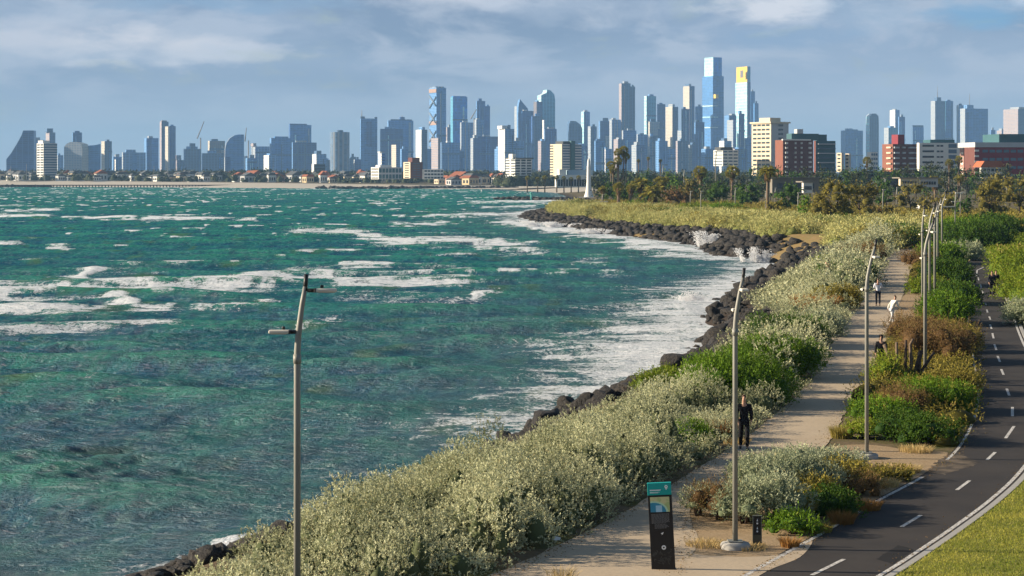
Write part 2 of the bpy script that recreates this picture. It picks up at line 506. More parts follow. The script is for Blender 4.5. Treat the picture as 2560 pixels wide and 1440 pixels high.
def build_ground():
    d = near_far_rows(18, 9000, 0.012, 60)
    d = np.concatenate([[-900, -300, -100, -30, 0], d, [12000, 20000]])
    xs_n = np.concatenate([-np.geomspace(12, 9000, 16)[::-1], np.linspace(-11, 22, 150), np.geomspace(23, 9000, 22)])
    # columns widen with distance so near and far banks are both resolved
    us = np.linspace(-0.33, 0.33, 420)
    V, rows = [], []
    nx = len(us) + 12
    side = np.array([0.5, 0.8, 1.3, 2.2, 4.0, 9.0])
    U = np.concatenate([-side[::-1], us, side])
    X = U[None, :] * np.maximum(np.abs(d), 90)[:, None]
    Y = np.repeat(d[:, None], len(U), 1)
    sd = signed(X, Y)
    Z = land_h(X, Y, sd)
    bankm = np.clip(1 - np.abs(sd - 4) / 6, 0, 1)
    Z = Z + (fbm(X * 0.5, Y * 0.5, 3) - 0.5) * 0.5 * bankm
    Z = np.where(sd > 12, Z + (fbm(X * 0.02, Y * 0.02, 5) - 0.5) * np.interp(Y, [300, 600], [0, 0.6]), Z)
    n, m = X.shape
    I = np.arange(n * m).reshape(n, m)
    Q = np.stack([I[:-1, :-1], I[:-1, 1:], I[1:, 1:], I[1:, :-1]], -1).reshape(-1, 4)
    sand = np.clip(1 - sd / 120, 0, 1) * (Y > 1450)
    me = mesh_np('ground', np.stack([X, Y, Z], -1).reshape(-1, 3), [Q], smooth=True,
                 vattr={'sand': sand.ravel(), 'bank': (np.clip(1 - sd / 11, 0, 1) * (sd > -30)).ravel()})
    m_ = NT('ground_soil')
    pos = m_.tc.outputs['Object']
    n1 = m_.noise(0.35, 6); n2 = m_.noise(6, 5)
    soil = m_.mix(n2, (0.10, 0.075, 0.05), (0.24, 0.18, 0.11))
    grass = m_.mix(n2, (0.05, 0.06, 0.02), (0.13, 0.13, 0.045))
    c = m_.mix(m_.ramp(n1, [(0.45, 0), (0.6, 1)]), soil, grass)
    c = m_.mix(m_.math('MULTIPLY', m_.attr('bank'), 1.6, clamp=True), c, (0.045, 0.035, 0.028))
    sn = m_.mix(n1, (0.44, 0.40, 0.34), (0.58, 0.53, 0.45))
    c = m_.mix(m_.math('MULTIPLY', m_.attr('sand'), 3.0, clamp=True), c, sn)
    mat = m_.done(m_.pbr(c, 0.95, 0.1, m_.bump(n2, 0.5, 0.05)))
    o = link('ground', me, mat); tag(o, 'sandy soil and rough grass of the foreshore running back to the city', None, None, 'structure')
build_ground()

# breakers: polylines of pixels on the flat sea, half width (px), strength
BREAK = [
 ([(-260, 728), (0, 728), (120, 724), (230, 714), (330, 708), (400, 718)], 17, 1.0, 0.55),
 ([(400, 722), (520, 718), (600, 708), (650, 700), (740, 696), (830, 702), (900, 710), (1020, 709), (1140, 710)], 17, 1.0, 0.55),
 ([(620, 694), (680, 690), (760, 694)], 8, 0.9, 0.45),
 ([(0, 776), (140, 774), (250, 770), (300, 758), (350, 768), (415, 770)], 10, 0.8, 0.35),
 ([(270, 748), (300, 742), (335, 758)], 9, 1.0, 0.6),
 ([(-200, 826), (0, 824), (120, 822), (250, 815), (380, 806), (420, 805)], 11, 0.62, 0.1),
 ([(-260, 541), (0, 541), (115, 541)], 5, 1.0, 0.6), ([(20, 528), (145, 525)], 3, 0.9, 0.4),
 ([(0, 515), (60, 514)], 2, 0.7, 0.3),
 ([(165, 546), (240, 547), (330, 546)], 4, 1.0, 0.5), ([(365, 547), (450, 546), (555, 548)], 4, 1.0, 0.5),
 ([(560, 547), (640, 550)], 3, 0.7, 0.2),
 ([(750, 578), (820, 582), (880, 584), (960, 594)], 8, 0.85, 0.35),
 ([(930, 600), (1000, 603), (1100, 604), (1240, 604)], 11, 1.0, 0.5), ([(1200, 620), (1260, 622), (1345, 624)], 9, 0.85, 0.3),
 ([(1080, 541), (1200, 538), (1340, 533)], 5, 0.9, 0.3), ([(1180, 507), (1280, 505), (1400, 503)], 4, 0.9, 0.3),
 ([(990, 561), (1050, 562), (1110, 560)], 5, 0.95, 0.4), ([(690, 586), (760, 583)], 4, 0.6, 0.2),
 ([(160, 695), (200, 690), (255, 673)], 5, 0.95, 0.5), ([(0, 694), (90, 693)], 3, 0.7, 0.2),
 ([(500, 770), (600, 766), (685, 752)], 7, 0.66, 0.4), ([(870, 668), (965, 664)], 7, 0.8, 0.3), ([(900, 680), (1060, 690)], 9, 0.5, 0.1),
 ([(770, 813), (800, 805), (830, 801)], 8, 0.8, 0.4), ([(750, 825), (790, 815)], 3, 0.6, 0.1),
 ([(1385, 885), (1460, 888), (1570, 896)], 9, 0.7, 0.2), ([(60, 651), (112, 648)], 3, 0.8, 0.4), ([(0, 612), (50, 611)], 4, 0.8, 0.4),
 ([(125, 620), (160, 621)], 4, 0.8, 0.4), ([(1195, 744), (1228, 741)], 5, 0.8, 0.4), ([(1485, 665), (1520, 664)], 4, 0.7, 0.3),
 ([(1520, 684), (1560, 682)], 5, 0.8, 0.4), ([(440, 1120), (480, 1117)], 4, 0.8, 0.3), ([(1640, 770), (1700, 768), (1720, 780)], 12, 0.8, 0.4),
 ([(1270, 556), (1310, 562), (1380, 574), (1450, 582)], 11, 1.0, 0.4), ([(1450, 588), (1560, 598), (1650, 612), (1740, 628)], 13, 0.95, 0.4),
 ([(1540, 606), (1640, 630), (1760, 646), (1840, 650)], 12, 0.7, 0.2), ([(1100, 640), (1240, 634), (1400, 640)], 8, 0.5, 0.1),
 ([(1300, 655), (1500, 645)], 10, 0.4, 0.1), ([(1210, 520), (1330, 517)], 4, 0.8, 0.2), ([(1330, 507), (1420, 512)], 4, 0.8, 0.2),
 ([(560, 1360), (610, 1350), (640, 1346)], 12, 0.9, 0.3), ([(380, 1445), (440, 1425), (510, 1402), (600, 1378)], 16, 1.0, 0.5),
 ([(1230, 990), (1330, 990), (1400, 1000)], 14, 0.55, 0.1), ([(1200, 1050), (1290, 1062), (1390, 1060)], 12, 0.5, 0.1),
 ([(1440, 945), (1560, 940), (1640, 930)], 14, 0.7, 0.15), ([(1120, 1110), (1230, 1095)], 10, 0.45, 0.0)]

def build_sea():
    d = [34.0]
    while d[-1] < 2750:
        x = d[-1]
        d.append(x + min(max(4.6e-5 * x * x, 0.10), 2.6))
    d = np.array(d)
    us = np.concatenate([-np.array([3.0, 1.5, 0.9, 0.6, 0.45, 0.36, 0.31]), np.linspace(-0.28, 0.155, 640), [0.2, 0.3, 0.5]])
    X = us[None, :] * d[:, None]; Y = np.repeat(d[:, None], len(us), 1)
    rr = np.random.default_rng(11)
    H = np.zeros_like(X); fine = np.zeros_like(X)
    dd = np.gradient(d)[:, None]; dx = (us[8] - us[7]) * d[:, None]
    # patchiness so that crests are short and irregular
    P1 = fbm(X * 0.018, Y * 0.02, 21); P2 = fbm(X * 0.035 + 50, Y * 0.05, 22)
    wx = (fbm(X * 0.03, Y * 0.03, 31, 3) - 0.5) * 9; wy = (fbm(X * 0.03 + 80, Y * 0.03, 32, 3) - 0.5) * 9
    for k in range(60):
        lam = np.exp(rr.uniform(np.log(1.0), np.log(24)))
        ang = rr.normal(math.radians(100), math.radians(52 if lam < 7 else 28))
        amp = 0.030 * lam ** 0.72 * rr.uniform(0.6, 1.1) * (0.40 if lam < 4 else (0.44 if lam < 12 else 0.78))
        kx, ky = math.cos(ang) / lam * 2 * math.pi, math.sin(ang) / lam * 2 * math.pi
        ph = rr.uniform(0, 6.28)
        fade = np.clip((lam / np.maximum(dd, dx) - 2.2) / 2.5, 0, 1)
        s = np.sin(kx * (X + wx) + ky * (Y + wy) + ph)
        s = (1 - np.abs(np.sin((kx * (X + wx) + ky * (Y + wy) + ph) / 2))) * 2 - 0.73 if lam > 2.5 else s * 1.1
        H += amp * fade * s * np.minimum(0.1 + 1.8 * (P1 if k % 2 else P2), 1.15)
    H = np.where(H > 0, 0.75 * np.tanh(H / 0.75), 0.55 * np.tanh(H / 0.55))
    sd = signed(X, Y)
    shel = np.clip(-sd / 14, 0.25, 1) * np.interp(X, [20, 40], [1, 0.4])
    H *= shel
    PX = 1280 + X / Y * F; PY = HOR + (CZ - SEA) * F / Y
    foam = np.zeros_like(X)
    for pts, hw, st, rise in BREAK:
        pts = catmull(pts, 4)
        x0, y0 = pts.min(0) - hw * 3; x1, y1 = pts.max(0) + hw * 3
        r0 = np.searchsorted(-PY[:, 0], -y1); r1 = np.searchsorted(-PY[:, 0], -y0)
        if r1 <= r0: continue
        px, py = PX[r0:r1], PY[r0:r1]
        sx = 0.30
        D = dist_poly(px * sx, py, pts * np.array([sx, 1.0]))
        nz = fbm(X[r0:r1] * 0.10, Y[r0:r1] * 0.14, 41) - 0.5
        fringe = fbm(X[r0:r1] * 0.5, Y[r0:r1] * 0.45, 43) - 0.5
        k = np.clip(1.12 - 0.92 * (D / hw) + nz * 1.5 + fringe * 1.9, 0, 1)
        k = np.maximum(k, 0.45 * np.clip(1.1 - 0.40 * D / hw + nz * 1.9 + fringe, 0, 1))
        foam[r0:r1] = np.maximum(foam[r0:r1], k * st)
        # the breaking crest stands up at the far edge of the foam
        cl = np.exp(-(np.maximum(D - 0, 0) / (hw * 0.9)) ** 2)
        H[r0:r1] += cl * rise * 0.28 * (0.5 + fbm(X[r0:r1] * 0.2, Y[r0:r1] * 0.2, 44))
    # white water along the rocks
    wsh = np.interp(Y, [40, 60, 85, 110, 125, 150, 250, 320, 600], [3, 3, 6, 11, 14, 16, 12, 9, 11])
    ns = fbm(X * 0.13, Y * 0.10, 51); nf = fbm(X * 0.55, Y * 0.4, 52)
    shore = np.clip(1.05 + sd / wsh, 0, 1) ** 1.2
    shore = np.clip(shore * (0.42 + 1.05 * ns) + (nf - 0.5) * 0.5 * (shore > 0.02), 0, 1) * 0.85
    shore *= np.interp(Y, [60, 90, 110, 900, 1300], [0.45, 0.55, 1, 1, 0.4])
    foam = np.maximum(foam, shore * (sd < 6))
    # small whitecaps on the steeper crests
    Hn = H / (np.interp(d, [34, 100, 400, 2750], [0.33, 0.36, 0.36, 0.36])[:, None])
    wc = vnoise(X * 0.30 + 9, Y * 0.09, 61) * 0.45 + vnoise(X * 0.8, Y * 0.2, 62) * 0.35 + np.clip(Hn, -1, 1.5) * 0.22 + (P2 - 0.5) * 0.5
    wc = np.clip((wc - np.interp(Y, [60, 150, 300, 700, 2500], [0.95, 0.90, 0.83, 0.74, 0.70])) * 7, 0, 1)
    foam = np.maximum(foam, wc * np.interp(Y, [80, 300], [0.5, 0.85]) * (sd < -8))
    turb = np.clip(1 + sd / np.interp(Y, [40, 120, 300, 600], [26, 34, 40, 40]), 0, 1)
    n, m = X.shape
    I = np.arange(n * m).reshape(n, m)
    Q = np.stack([I[:-1, :-1], I[:-1, 1:], I[1:, 1:], I[1:, :-1]], -1).reshape(-1, 4)
    keep = (sd < 16)
    kq = keep[:-1, :-1].ravel()
    Q = Q[kq]
    me = mesh_np('sea_water', np.stack([X, Y, SEA + H], -1).reshape(-1, 3), [Q], smooth=True,
                 vattr={'foam': foam.ravel(), 'crest': Hn.ravel(), 'turb': turb.ravel()})
    w = NT('sea')
    obj = w.tc.outputs['Object']
    # broad colour drifts, elongated across the wind
    nA = w.noise(1.0, 4, 0.5, sc3=(0.03, 0.045, 0.0))
    nB = w.noise(1.0, 5, 0.6, sc3=(0.12, 0.10, 0.0))
    nC = w.noise(1.0, 6, 0.65, sc3=(0.9, 0.6, 0.0), dist=0.9)
    deep = w.mix(w.ramp(nA, [(0.35, 0), (0.65, 1)]), SEA_BLUE, SEA_TEAL)
    g = w.math('MULTIPLY', w.ramp(nB, [(0.50, 0), (0.72, 1)]), 0.75)
    c = w.mix(g, deep, SEA_GREEN)
    c = w.mix(w.math('MULTIPLY', w.math('MULTIPLY', w.attr('crest'), 0.6, clamp=True), 1.0), c, SEA_CREST)  # swell shading put into the colour by crest height
    c = w.mix(w.math('MULTIPLY', w.ramp(nC, [(0.38, 1), (0.58, 0)]), 0.7), c, SEA_DARK)
    nD = w.noise(1.0, 4, 0.6, sc3=(0.7, 0.13, 0.0)); nE = w.noise(1.0, 5, 0.66, sc3=(1.9, 0.75, 0.0), dist=0.6); nF = w.noise(1.0, 4, 0.6, sc3=(0.33, 0.035, 0.0))
    c = w.mix(w.math('MULTIPLY', w.ramp(nF, [(0.50, 0), (0.66, 1)]), 0.45), c, (0.015, 0.22, 0.16))
    c = w.mix(w.math('MULTIPLY', w.ramp(nF, [(0.36, 1), (0.48, 0)]), 0.45), c, SEA_DARK)
    c = w.mix(w.math('MULTIPLY', w.ramp(nD, [(0.50, 0), (0.68, 1)]), 0.55), c, (0.03, 0.24, 0.20))
    c = w.mix(w.math('MULTIPLY', w.ramp(nD, [(0.34, 1), (0.46, 0)]), 0.55), c, SEA_DARK)
    c = w.mix(w.math('MULTIPLY', w.ramp(nE, [(0.53, 0), (0.66, 1)]), 0.6), c, (0.11, 0.27, 0.29))  # wave highlights and dark troughs put into the colour as noise
    c = w.mix(w.math('MULTIPLY', w.ramp(nE, [(0.36, 1), (0.47, 0)]), 0.5), c, SEA_DARK)
    nG = w.noise(1.0, 3, 0.5, sc3=(0.16, 0.07, 0.0), dist=0.5)
    c = w.mix(w.math('MULTIPLY', w.ramp(nG, [(0.60, 0), (0.70, 1)]), 0.55), c, (0.07, 0.16, 0.03))
    c = w.mix(w.math('MULTIPLY', w.attr('turb'), 0.5, clamp=True), c, (0.08, 0.15, 0.16))
    # foam: the modelled mask broken up by lace-like noise
    f1 = w.noise(1.0, 7, 0.7, sc3=(1.6, 0.8, 0.0), dist=1.2)
    f2 = w.noise(1.0, 5, 0.65, sc3=(5.0, 2.6, 0.0), dist=0.8)
    lace = w.math('ADD', w.math('MULTIPLY', w.math('SUBTRACT', f1, 0.5), 2.4), w.math('MULTIPLY', w.math('SUBTRACT', f2, 0.5), 1.6))
    fs = w.noise(1.0, 7, 0.68, sc3=(0.11, 0.42, 0.0), dist=0.8)
    lace = w.math('ADD', lace, w.math('MULTIPLY', w.math('SUBTRACT', fs, 0.5), 2.6))
    fm = w.math('ADD', w.math('MULTIPLY', w.attr('foam'), 1.6), lace)
    fm = w.math('MULTIPLY', w.math('SUBTRACT', fm, 0.66), 2.2, clamp=True)
    fm = w.math('MULTIPLY', fm, w.math('MULTIPLY', w.attr('foam'), 8.0, clamp=True))
    # thin streaks of old foam everywhere
    st = w.noise(1.0, 6, 0.62, sc3=(0.55, 1.9, 0.0), dist=1.4)
    stk = w.math('MULTIPLY', w.math('MULTIPLY', w.math('SUBTRACT', st, 0.585), 7.0, clamp=True), 0.22)
    fm = w.math('MAXIMUM', fm, stk)
    fcol = w.mix(w.ramp(w.noise(1.0, 6, 0.7, sc3=(0.9, 1.3, 0.0), dist=1.0), [(0.36, 0), (0.56, 1)]), (0.55, 0.63, 0.70), (0.90, 0.93, 0.97))  # grey shading inside the foam put into its colour
    c2 = w.mix(fm, c, fcol)
    r = w.math('ADD', 0.18, w.math('MULTIPLY', fm, 0.6))
    b1 = w.noise(1.0, 7, 0.66, sc3=(0.75, 1.15, 0.0), dist=0.9)
    b2 = w.noise(1.0, 5, 0.6, sc3=(4.5, 6.0, 0.0), dist=0.5)
    hh = w.math('ADD', w.math('MULTIPLY', b1, 1.0), w.math('ADD', w.math('MULTIPLY', b2, 0.42), w.math('MULTIPLY', fm, 0.12)))
    nrm = w.bump(hh, 1.0, 0.60)
    p = w.pbr(c2, 0.9, 0.0, nrm)
    gl_ = w.node('ShaderNodeBsdfGlossy'); w.put(gl_.inputs['Roughness'], r); gl_.inputs['Color'].default_value = (0.9, 0.95, 1.0, 1); w.L.new(nrm, gl_.inputs['Normal'])
    ms = w.node('ShaderNodeMixShader'); w.put(ms.inputs[0], w.math('MULTIPLY', w.math('SUBTRACT', 1.0, fm), 0.055)); w.L.new(p, ms.inputs[1]); w.L.new(gl_.outputs[0], ms.inputs[2])
    mat = w.done(ms.outputs[0])
    o = link('sea_water', me, mat)
    tag(o, 'choppy teal sea with whitecaps and breakers', None, None, 'structure')
SEA_BLUE = (0.002, 0.090, 0.195); SEA_TEAL = (0.001, 0.118, 0.172); SEA_GREEN = (0.002, 0.205, 0.130)
SEA_CREST = (0.03, 0.35, 0.20); SEA_DARK = (0.001, 0.042, 0.090)
build_sea()

# ------------------------------------------------------------------ path, road, lawn
def gl(pts, z=0.0): return [G(x, y, z)[:2] for x, y in pts]
def gls(pts, k=6, z=0.0): return catmull(gl(pts, z), k)

m = NT('path_concrete')
n1 = m.noise(0.8, 6); n2 = m.noise(9, 6, 0.7); n3 = m.noise(60, 2)
c = m.mix(n1, (0.42, 0.325, 0.22), (0.56, 0.45, 0.315))
c = m.mix(m.math('MULTIPLY', m.ramp(n2, [(0.4, 1), (0.55, 0)]), 0.35), c, (0.29, 0.24, 0.19))
c = m.mix(m.math('MULTIPLY', n3, 0.35), c, (0.55, 0.48, 0.40))
M_PATH = m.done(m.pbr(c, 0.92, 0.15, m.bump(n3, 0.25, 0.01)))
m = NT('asphalt')
n1 = m.noise(0.45, 7); n2 = m.noise(45, 3, 0.7); n3 = m.noise(5, 6, 0.6, sc3=(1, 0.3, 1))
c = m.mix(n2, (0.026, 0.024, 0.025), (0.060, 0.054, 0.052))
c = m.mix(m.math('MULTIPLY', m.ramp(n1, [(0.4, 0), (0.65, 1)]), 0.45), c, (0.072, 0.062, 0.055))
c = m.mix(m.math('MULTIPLY', m.ramp(n3, [(0.55, 0), (0.7, 1)]), 0.25), c, (0.03, 0.026, 0.025))
M_ASPH = m.done(m.pbr(c, 0.88, 0.2, m.bump(n2, 0.35, 0.01)))
m = NT('road_paint')
n1 = m.noise(14, 5, 0.7)
c = m.mix(m.math('MULTIPLY', m.ramp(n1, [(0.42, 1), (0.58, 0)]), 0.75), (0.74, 0.72, 0.68), (0.22, 0.20, 0.19))
M_PAINT = m.done(m.pbr(c, 0.7, 0.2))
m = NT('kerb_concrete')
n1 = m.noise(3, 6, 0.7); n2 = m.noise(30, 4)
c = m.mix(n1, (0.33, 0.32, 0.31), (0.50, 0.49, 0.46)); c = m.mix(m.math('MULTIPLY', n2, 0.3), c, (0.3, 0.28, 0.25))
M_KERB = m.done(m.pbr(c, 0.9, 0.2, m.bump(n2, 0.3, 0.01)))
m = NT('dry_dirt')
n1 = m.noise(1.6, 6, 0.6); n2 = m.noise(14, 6, 0.7)
c = m.mix(n1, (0.31, 0.21, 0.12), (0.50, 0.38, 0.25)); c = m.mix(m.math('MULTIPLY', m.ramp(n2, [(0.45, 0), (0.6, 1)]), 0.5), c, (0.20, 0.15, 0.075))
M_DIRT = m.done(m.pbr(c, 0.95, 0.1, m.bump(n2, 0.6, 0.03)))
m = NT('orange_earth')
n1 = m.noise(0.3, 6, 0.6)
n2 = m.noise(1.6, 5, 0.6); c = m.mix(n1, (0.20, 0.13, 0.06), (0.34, 0.23, 0.11)); c = m.mix(m.math('MULTIPLY', m.ramp(n2, [(0.45, 0), (0.55, 1)]), 0.7), c, (0.20, 0.17, 0.07))
M_ORANGE = m.done(m.pbr(c, 0.95, 0.1))

path_L = [(800, 1560), (1050, 1490), (1240, 1432), (1380, 1372), (1500, 1312), (1610, 1252), (1720, 1185), (1820, 1125), (1905, 1062), (1990, 990), (2040, 925), (2070, 860), (2105, 810), (2140, 765), (2172, 715), (2200, 670), (2225, 635), (2246, 618)]
path_R = [(1700, 1560), (1712, 1440), (1740, 1345), (1735, 1268), (1850, 1212), (1960, 1175), (2050, 1128), (2090, 1080), (2120, 1020), (2160, 960), (2195, 900), (2215, 850), (2235, 790), (2255, 745), (2270, 700), (2285, 655), (2294, 618)]
pl, pr = gls(path_L), gls(path_R)
endL, endR = G(2262, 600), G(2310, 600)
poly = list(pl) + [np.array(endL[:2]), np.array((endL[0] + 30, 315)), np.array((endL[0] + 36, 315)), np.array(endR[:2])] + list(pr[::-1])
sheet('path', poly, 0.012, M_PATH, 'pale concrete foreshore path beside the hedge', 0.03, seed=3, step=0.4)
sheet('plaza_pavement', gls([(1690, 1560), (1700, 1398), (1780, 1392), (1870, 1394), (1960, 1386), (2030, 1352), (2000, 1395), (1900, 1440), (1760, 1560)], 5), 0.020, M_PATH,
      'pale concrete apron joining the path and the road', 0.0)
# dirt beds under the island and beside the path
sheet('dirt_verge', gls([(1690, 1398), (1700, 1330), (1745, 1262), (1860, 1205), (1970, 1168), (2070, 1120), (2170, 1112), (2290, 1128), (2370, 1132), (2330, 1178), (2200, 1262), (2040, 1350), (1960, 1390), (1850, 1400)], 4), 0.008, M_DIRT,
      'sandy dirt bed between the path and the road', 0.03, seed=5)
sheet('sandy_verge', gls([(2255, 745), (2300, 700), (2330, 700), (2325, 780), (2290, 830), (2215, 850), (2235, 790)], 4), 0.016, M_DIRT, 'strip of bare sandy dirt beside the path', 0.04, seed=6)

rl = [(1640, 1560), (1850, 1440), (1960, 1380), (2060, 1325), (2180, 1255), (2310, 1185), (2380, 1130), (2418, 1070), (2437, 1010), (2437, 960), (2428, 900), (2418, 830), (2412, 770), (2407, 715), (2405, 665), (2408, 630), (2420, 590)]
rr_ = [(2080, 1520), (2220, 1440), (2310, 1382), (2400, 1320), (2490, 1252), (2560, 1185), (2615, 1105), (2630, 1040), (2615, 960), (2580, 890), (2555, 835), (2532, 775), (2512, 730), (2496, 695), (2484, 665), (2470, 630), (2462, 590)]
RL, RR = gls(rl, 8), gls(rr_, 8)
sheet('bike_road', list(RL) + list(RR[::-1]), 0.016, M_ASPH, 'dark asphalt shared bike road curving along the foreshore')
m = NT('dusty_asphalt'); n1 = m.noise(1.5, 6, 0.6); n2 = m.noise(30, 4, 0.7)
c = m.mix(m.ramp(n1, [(0.4, 0), (0.65, 1)]), (0.06, 0.054, 0.05), (0.22, 0.175, 0.13)); c = m.mix(m.math('MULTIPLY', n2, 0.5), c, (0.09, 0.075, 0.06)); M_DUST = m.done(m.pbr(c, 0.95, 0.1))
sheet('sand_drift', gls([(2322, 1182), (2345, 1155), (2385, 1132), (2410, 1140), (2440, 1160), (2400, 1176), (2360, 1188)], 5), 0.019, M_DUST, 'dusty sand drift spilling onto the road at its bend', 0.05, seed=9, step=0.1)
sheet('road_patch', gls([(2190, 1400), (2245, 1365), (2285, 1375), (2232, 1412)], 1), 0.0185, plain('newer_asphalt', (0.022, 0.021, 0.022), 0.9, 0.2, var=0.3, scale=20), 'darker repair patch in the near road', 0.012, seed=12, step=0.1)
def offs(P, o):
    P = np.array(P); T = np.gradient(P, axis=0); T /= np.linalg.norm(T, axis=1)[:, None]
    return P + np.stack([T[:, 1], -T[:, 0]], 1) * o
def band(P, a, b): return list(offs(P, a)) + list(offs(P, b))[::-1]
def paint(name, P, a, b, label): return sheet(name, band(P, a, b), 0.022, M_PAINT, label)
n_l = len(RL)
cut = [i for i, p in enumerate(RL) if p[1] < G(0, 1190)[1]]
cut2 = [i for i, p in enumerate(RL) if p[1] > G(0, 1155)[1]]
paint('edge_line', RL[:max(cut) + 1], 0.06, 0.17, 'white edge line on the left of the near bend of the bike road')
paint('edge_line', RL[min(cut2):], 0.06, 0.15, 'white edge line on the left of the far stretch of the bike road')
paint('edge_line', RR, -0.20, -0.09, 'white edge line on the right of the bike road')
mid = (RL + RR) / 2
dashes = [((2030, 1440), (2110, 1400)), ((2254, 1319), (2302, 1290)), ((2392, 1227), (2424, 1203)), ((2468, 1151), (2488, 1132)), ((2514, 1097), (2535, 1067)), ((2531, 1042), (2531, 1019)),
          ((2523, 990), (2517, 973)), ((2509, 938), (2503, 924)), ((2500, 906), (2494, 891)), ((2491, 876), (2486, 862)), ((2484, 847), (2481, 834)), ((2479, 823), (2475, 812)),
          ((2476, 800), (2473, 792)), ((2469, 782), (2467, 775)), ((2466, 764), (2463, 758)), ((2458, 735), (2455, 727)), ((2453, 720), (2451, 711)), ((2447, 702), (2445, 694))]
for i, (a, b) in enumerate(dashes):
    A, B = np.array(G(*a)[:2]), np.array(G(*b)[:2])
    o = paint('centre_dash', [A, B], -0.05, 0.05, 'short white dash of the centre line')
# direction arrow painted near the far end
A = G(2441, 690); B = G(2443, 676); C = G(2460, 668)
sheet('road_symbol', band([np.array(A[:2]), np.array(B[:2]), np.array(C[:2])], -0.06, 0.06), 0.022, M_PAINT, 'worn white arrow painted on the far road')
kb = MB()
KP = offs(RR, 0.02)
kb_pts = offs(RR, -0.0)
def ribbon(name, P, a, b, z0, z1, mat, label):
    A = offs(P, a); B = offs(P, b); n = len(A)
    V = [(x, y, z1) for x, y in A] + [(x, y, z1) for x, y in B] + [(x, y, z0) for x, y in A] + [(x, y, z0) for x, y in B]
    Fq = []
    for i in range(n - 1):
        Fq += [(i, i + n, i + n + 1, i + 1), (i + 2 * n, i, i + 1, i + 1 + 2 * n), (i + n, i + 3 * n, i + 3 * n + 1, i + n + 1)]
    me = bpy.data.meshes.new(name); me.from_pydata(V, [], Fq); me.update()
    o = link(name, me, mat); tag(o, label, None, None, 'structure'); return o
cutk = [i for i, p in enumerate(RR) if p[1] < 175]
ribbon('kerb', RR[:max(cutk)], 0.0, 0.16, -0.02, 0.045, M_KERB, 'flat grey concrete edging strip beside the lawn')
# lawn at the lower right
lawn_e = offs(RR[:max(cutk)], 0.18)
lp = [tuple(p) for p in lawn_e if p[1] < 75] + [(30, 75), (30, 30), (10, 30)]
m = NT('lawn_turf')
n1 = m.noise(1.3, 5); n2 = m.noise(12, 6, 0.7)
c = m.mix(n1, (0.11, 0.17, 0.02), (0.27, 0.29, 0.06)); c = m.mix(m.math('MULTIPLY', n2, 0.6), c, (0.34, 0.27, 0.10))
M_LAWN = m.done(m.pbr(c, 0.95, 0.1, m.bump(n2, 0.8, 0.04)))
sheet('lawn_ground', lp, 0.03, M_LAWN, 'short yellow green lawn beside the road')
# orange earth patches on the headland
def zt(x, y): return plateau(y) + 0.03
def hp(pts): return [GP(*p)[:2] for p in pts]
def drape(name, poly, step, lift, mat, label):
    P = np.array([p[:2] for p in poly]); x0, y0 = P.min(0) - step; x1, y1 = P.max(0) + step
    X, Y = np.meshgrid(np.arange(x0, x1, step), np.arange(y0, y1, step * 1.5))
    Z = land_h(X, Y) + lift
    c = inpoly((X[:-1, :-1] + X[1:, 1:]) / 2, (Y[:-1, :-1] + Y[1:, 1:]) / 2, P)
    I = np.arange(X.size).reshape(X.shape)
    Q = np.stack([I[:-1, :-1], I[:-1, 1:], I[1:, 1:], I[1:, :-1]], -1)[c]
    o = link(name, mesh_np(name, np.stack([X, Y, Z], -1).reshape(-1, 3), [Q], smooth=True), mat); tag(o, label, None, None, 'structure')
for i, pts in enumerate([[(1468, 545), (1478, 540), (1520, 538), (1530, 543), (1500, 547)], [(1560, 565), (1590, 562), (1650, 564), (1660, 568), (1600, 569)],
            [(1925, 599), (1935, 591), (1990, 589), (2075, 590), (2085, 597), (2040, 601)]]):
    drape('bare_earth', catmull(hp(pts), 4, True), 0.8, 0.25, M_ORANGE, ['bare orange earth near the headland tip', 'bare orange earth in the middle of the headland', 'bare orange earth above the cove corner'][i])
sheet('park_lawn', [GP(*p)[:2] for p in [(2262, 560), (2270, 528), (2335, 522), (2350, 545), (2330, 560)]], lambda x, y: plateau(y) + 0.12, M_LAWN, 'small green lawn beyond the end of the path')
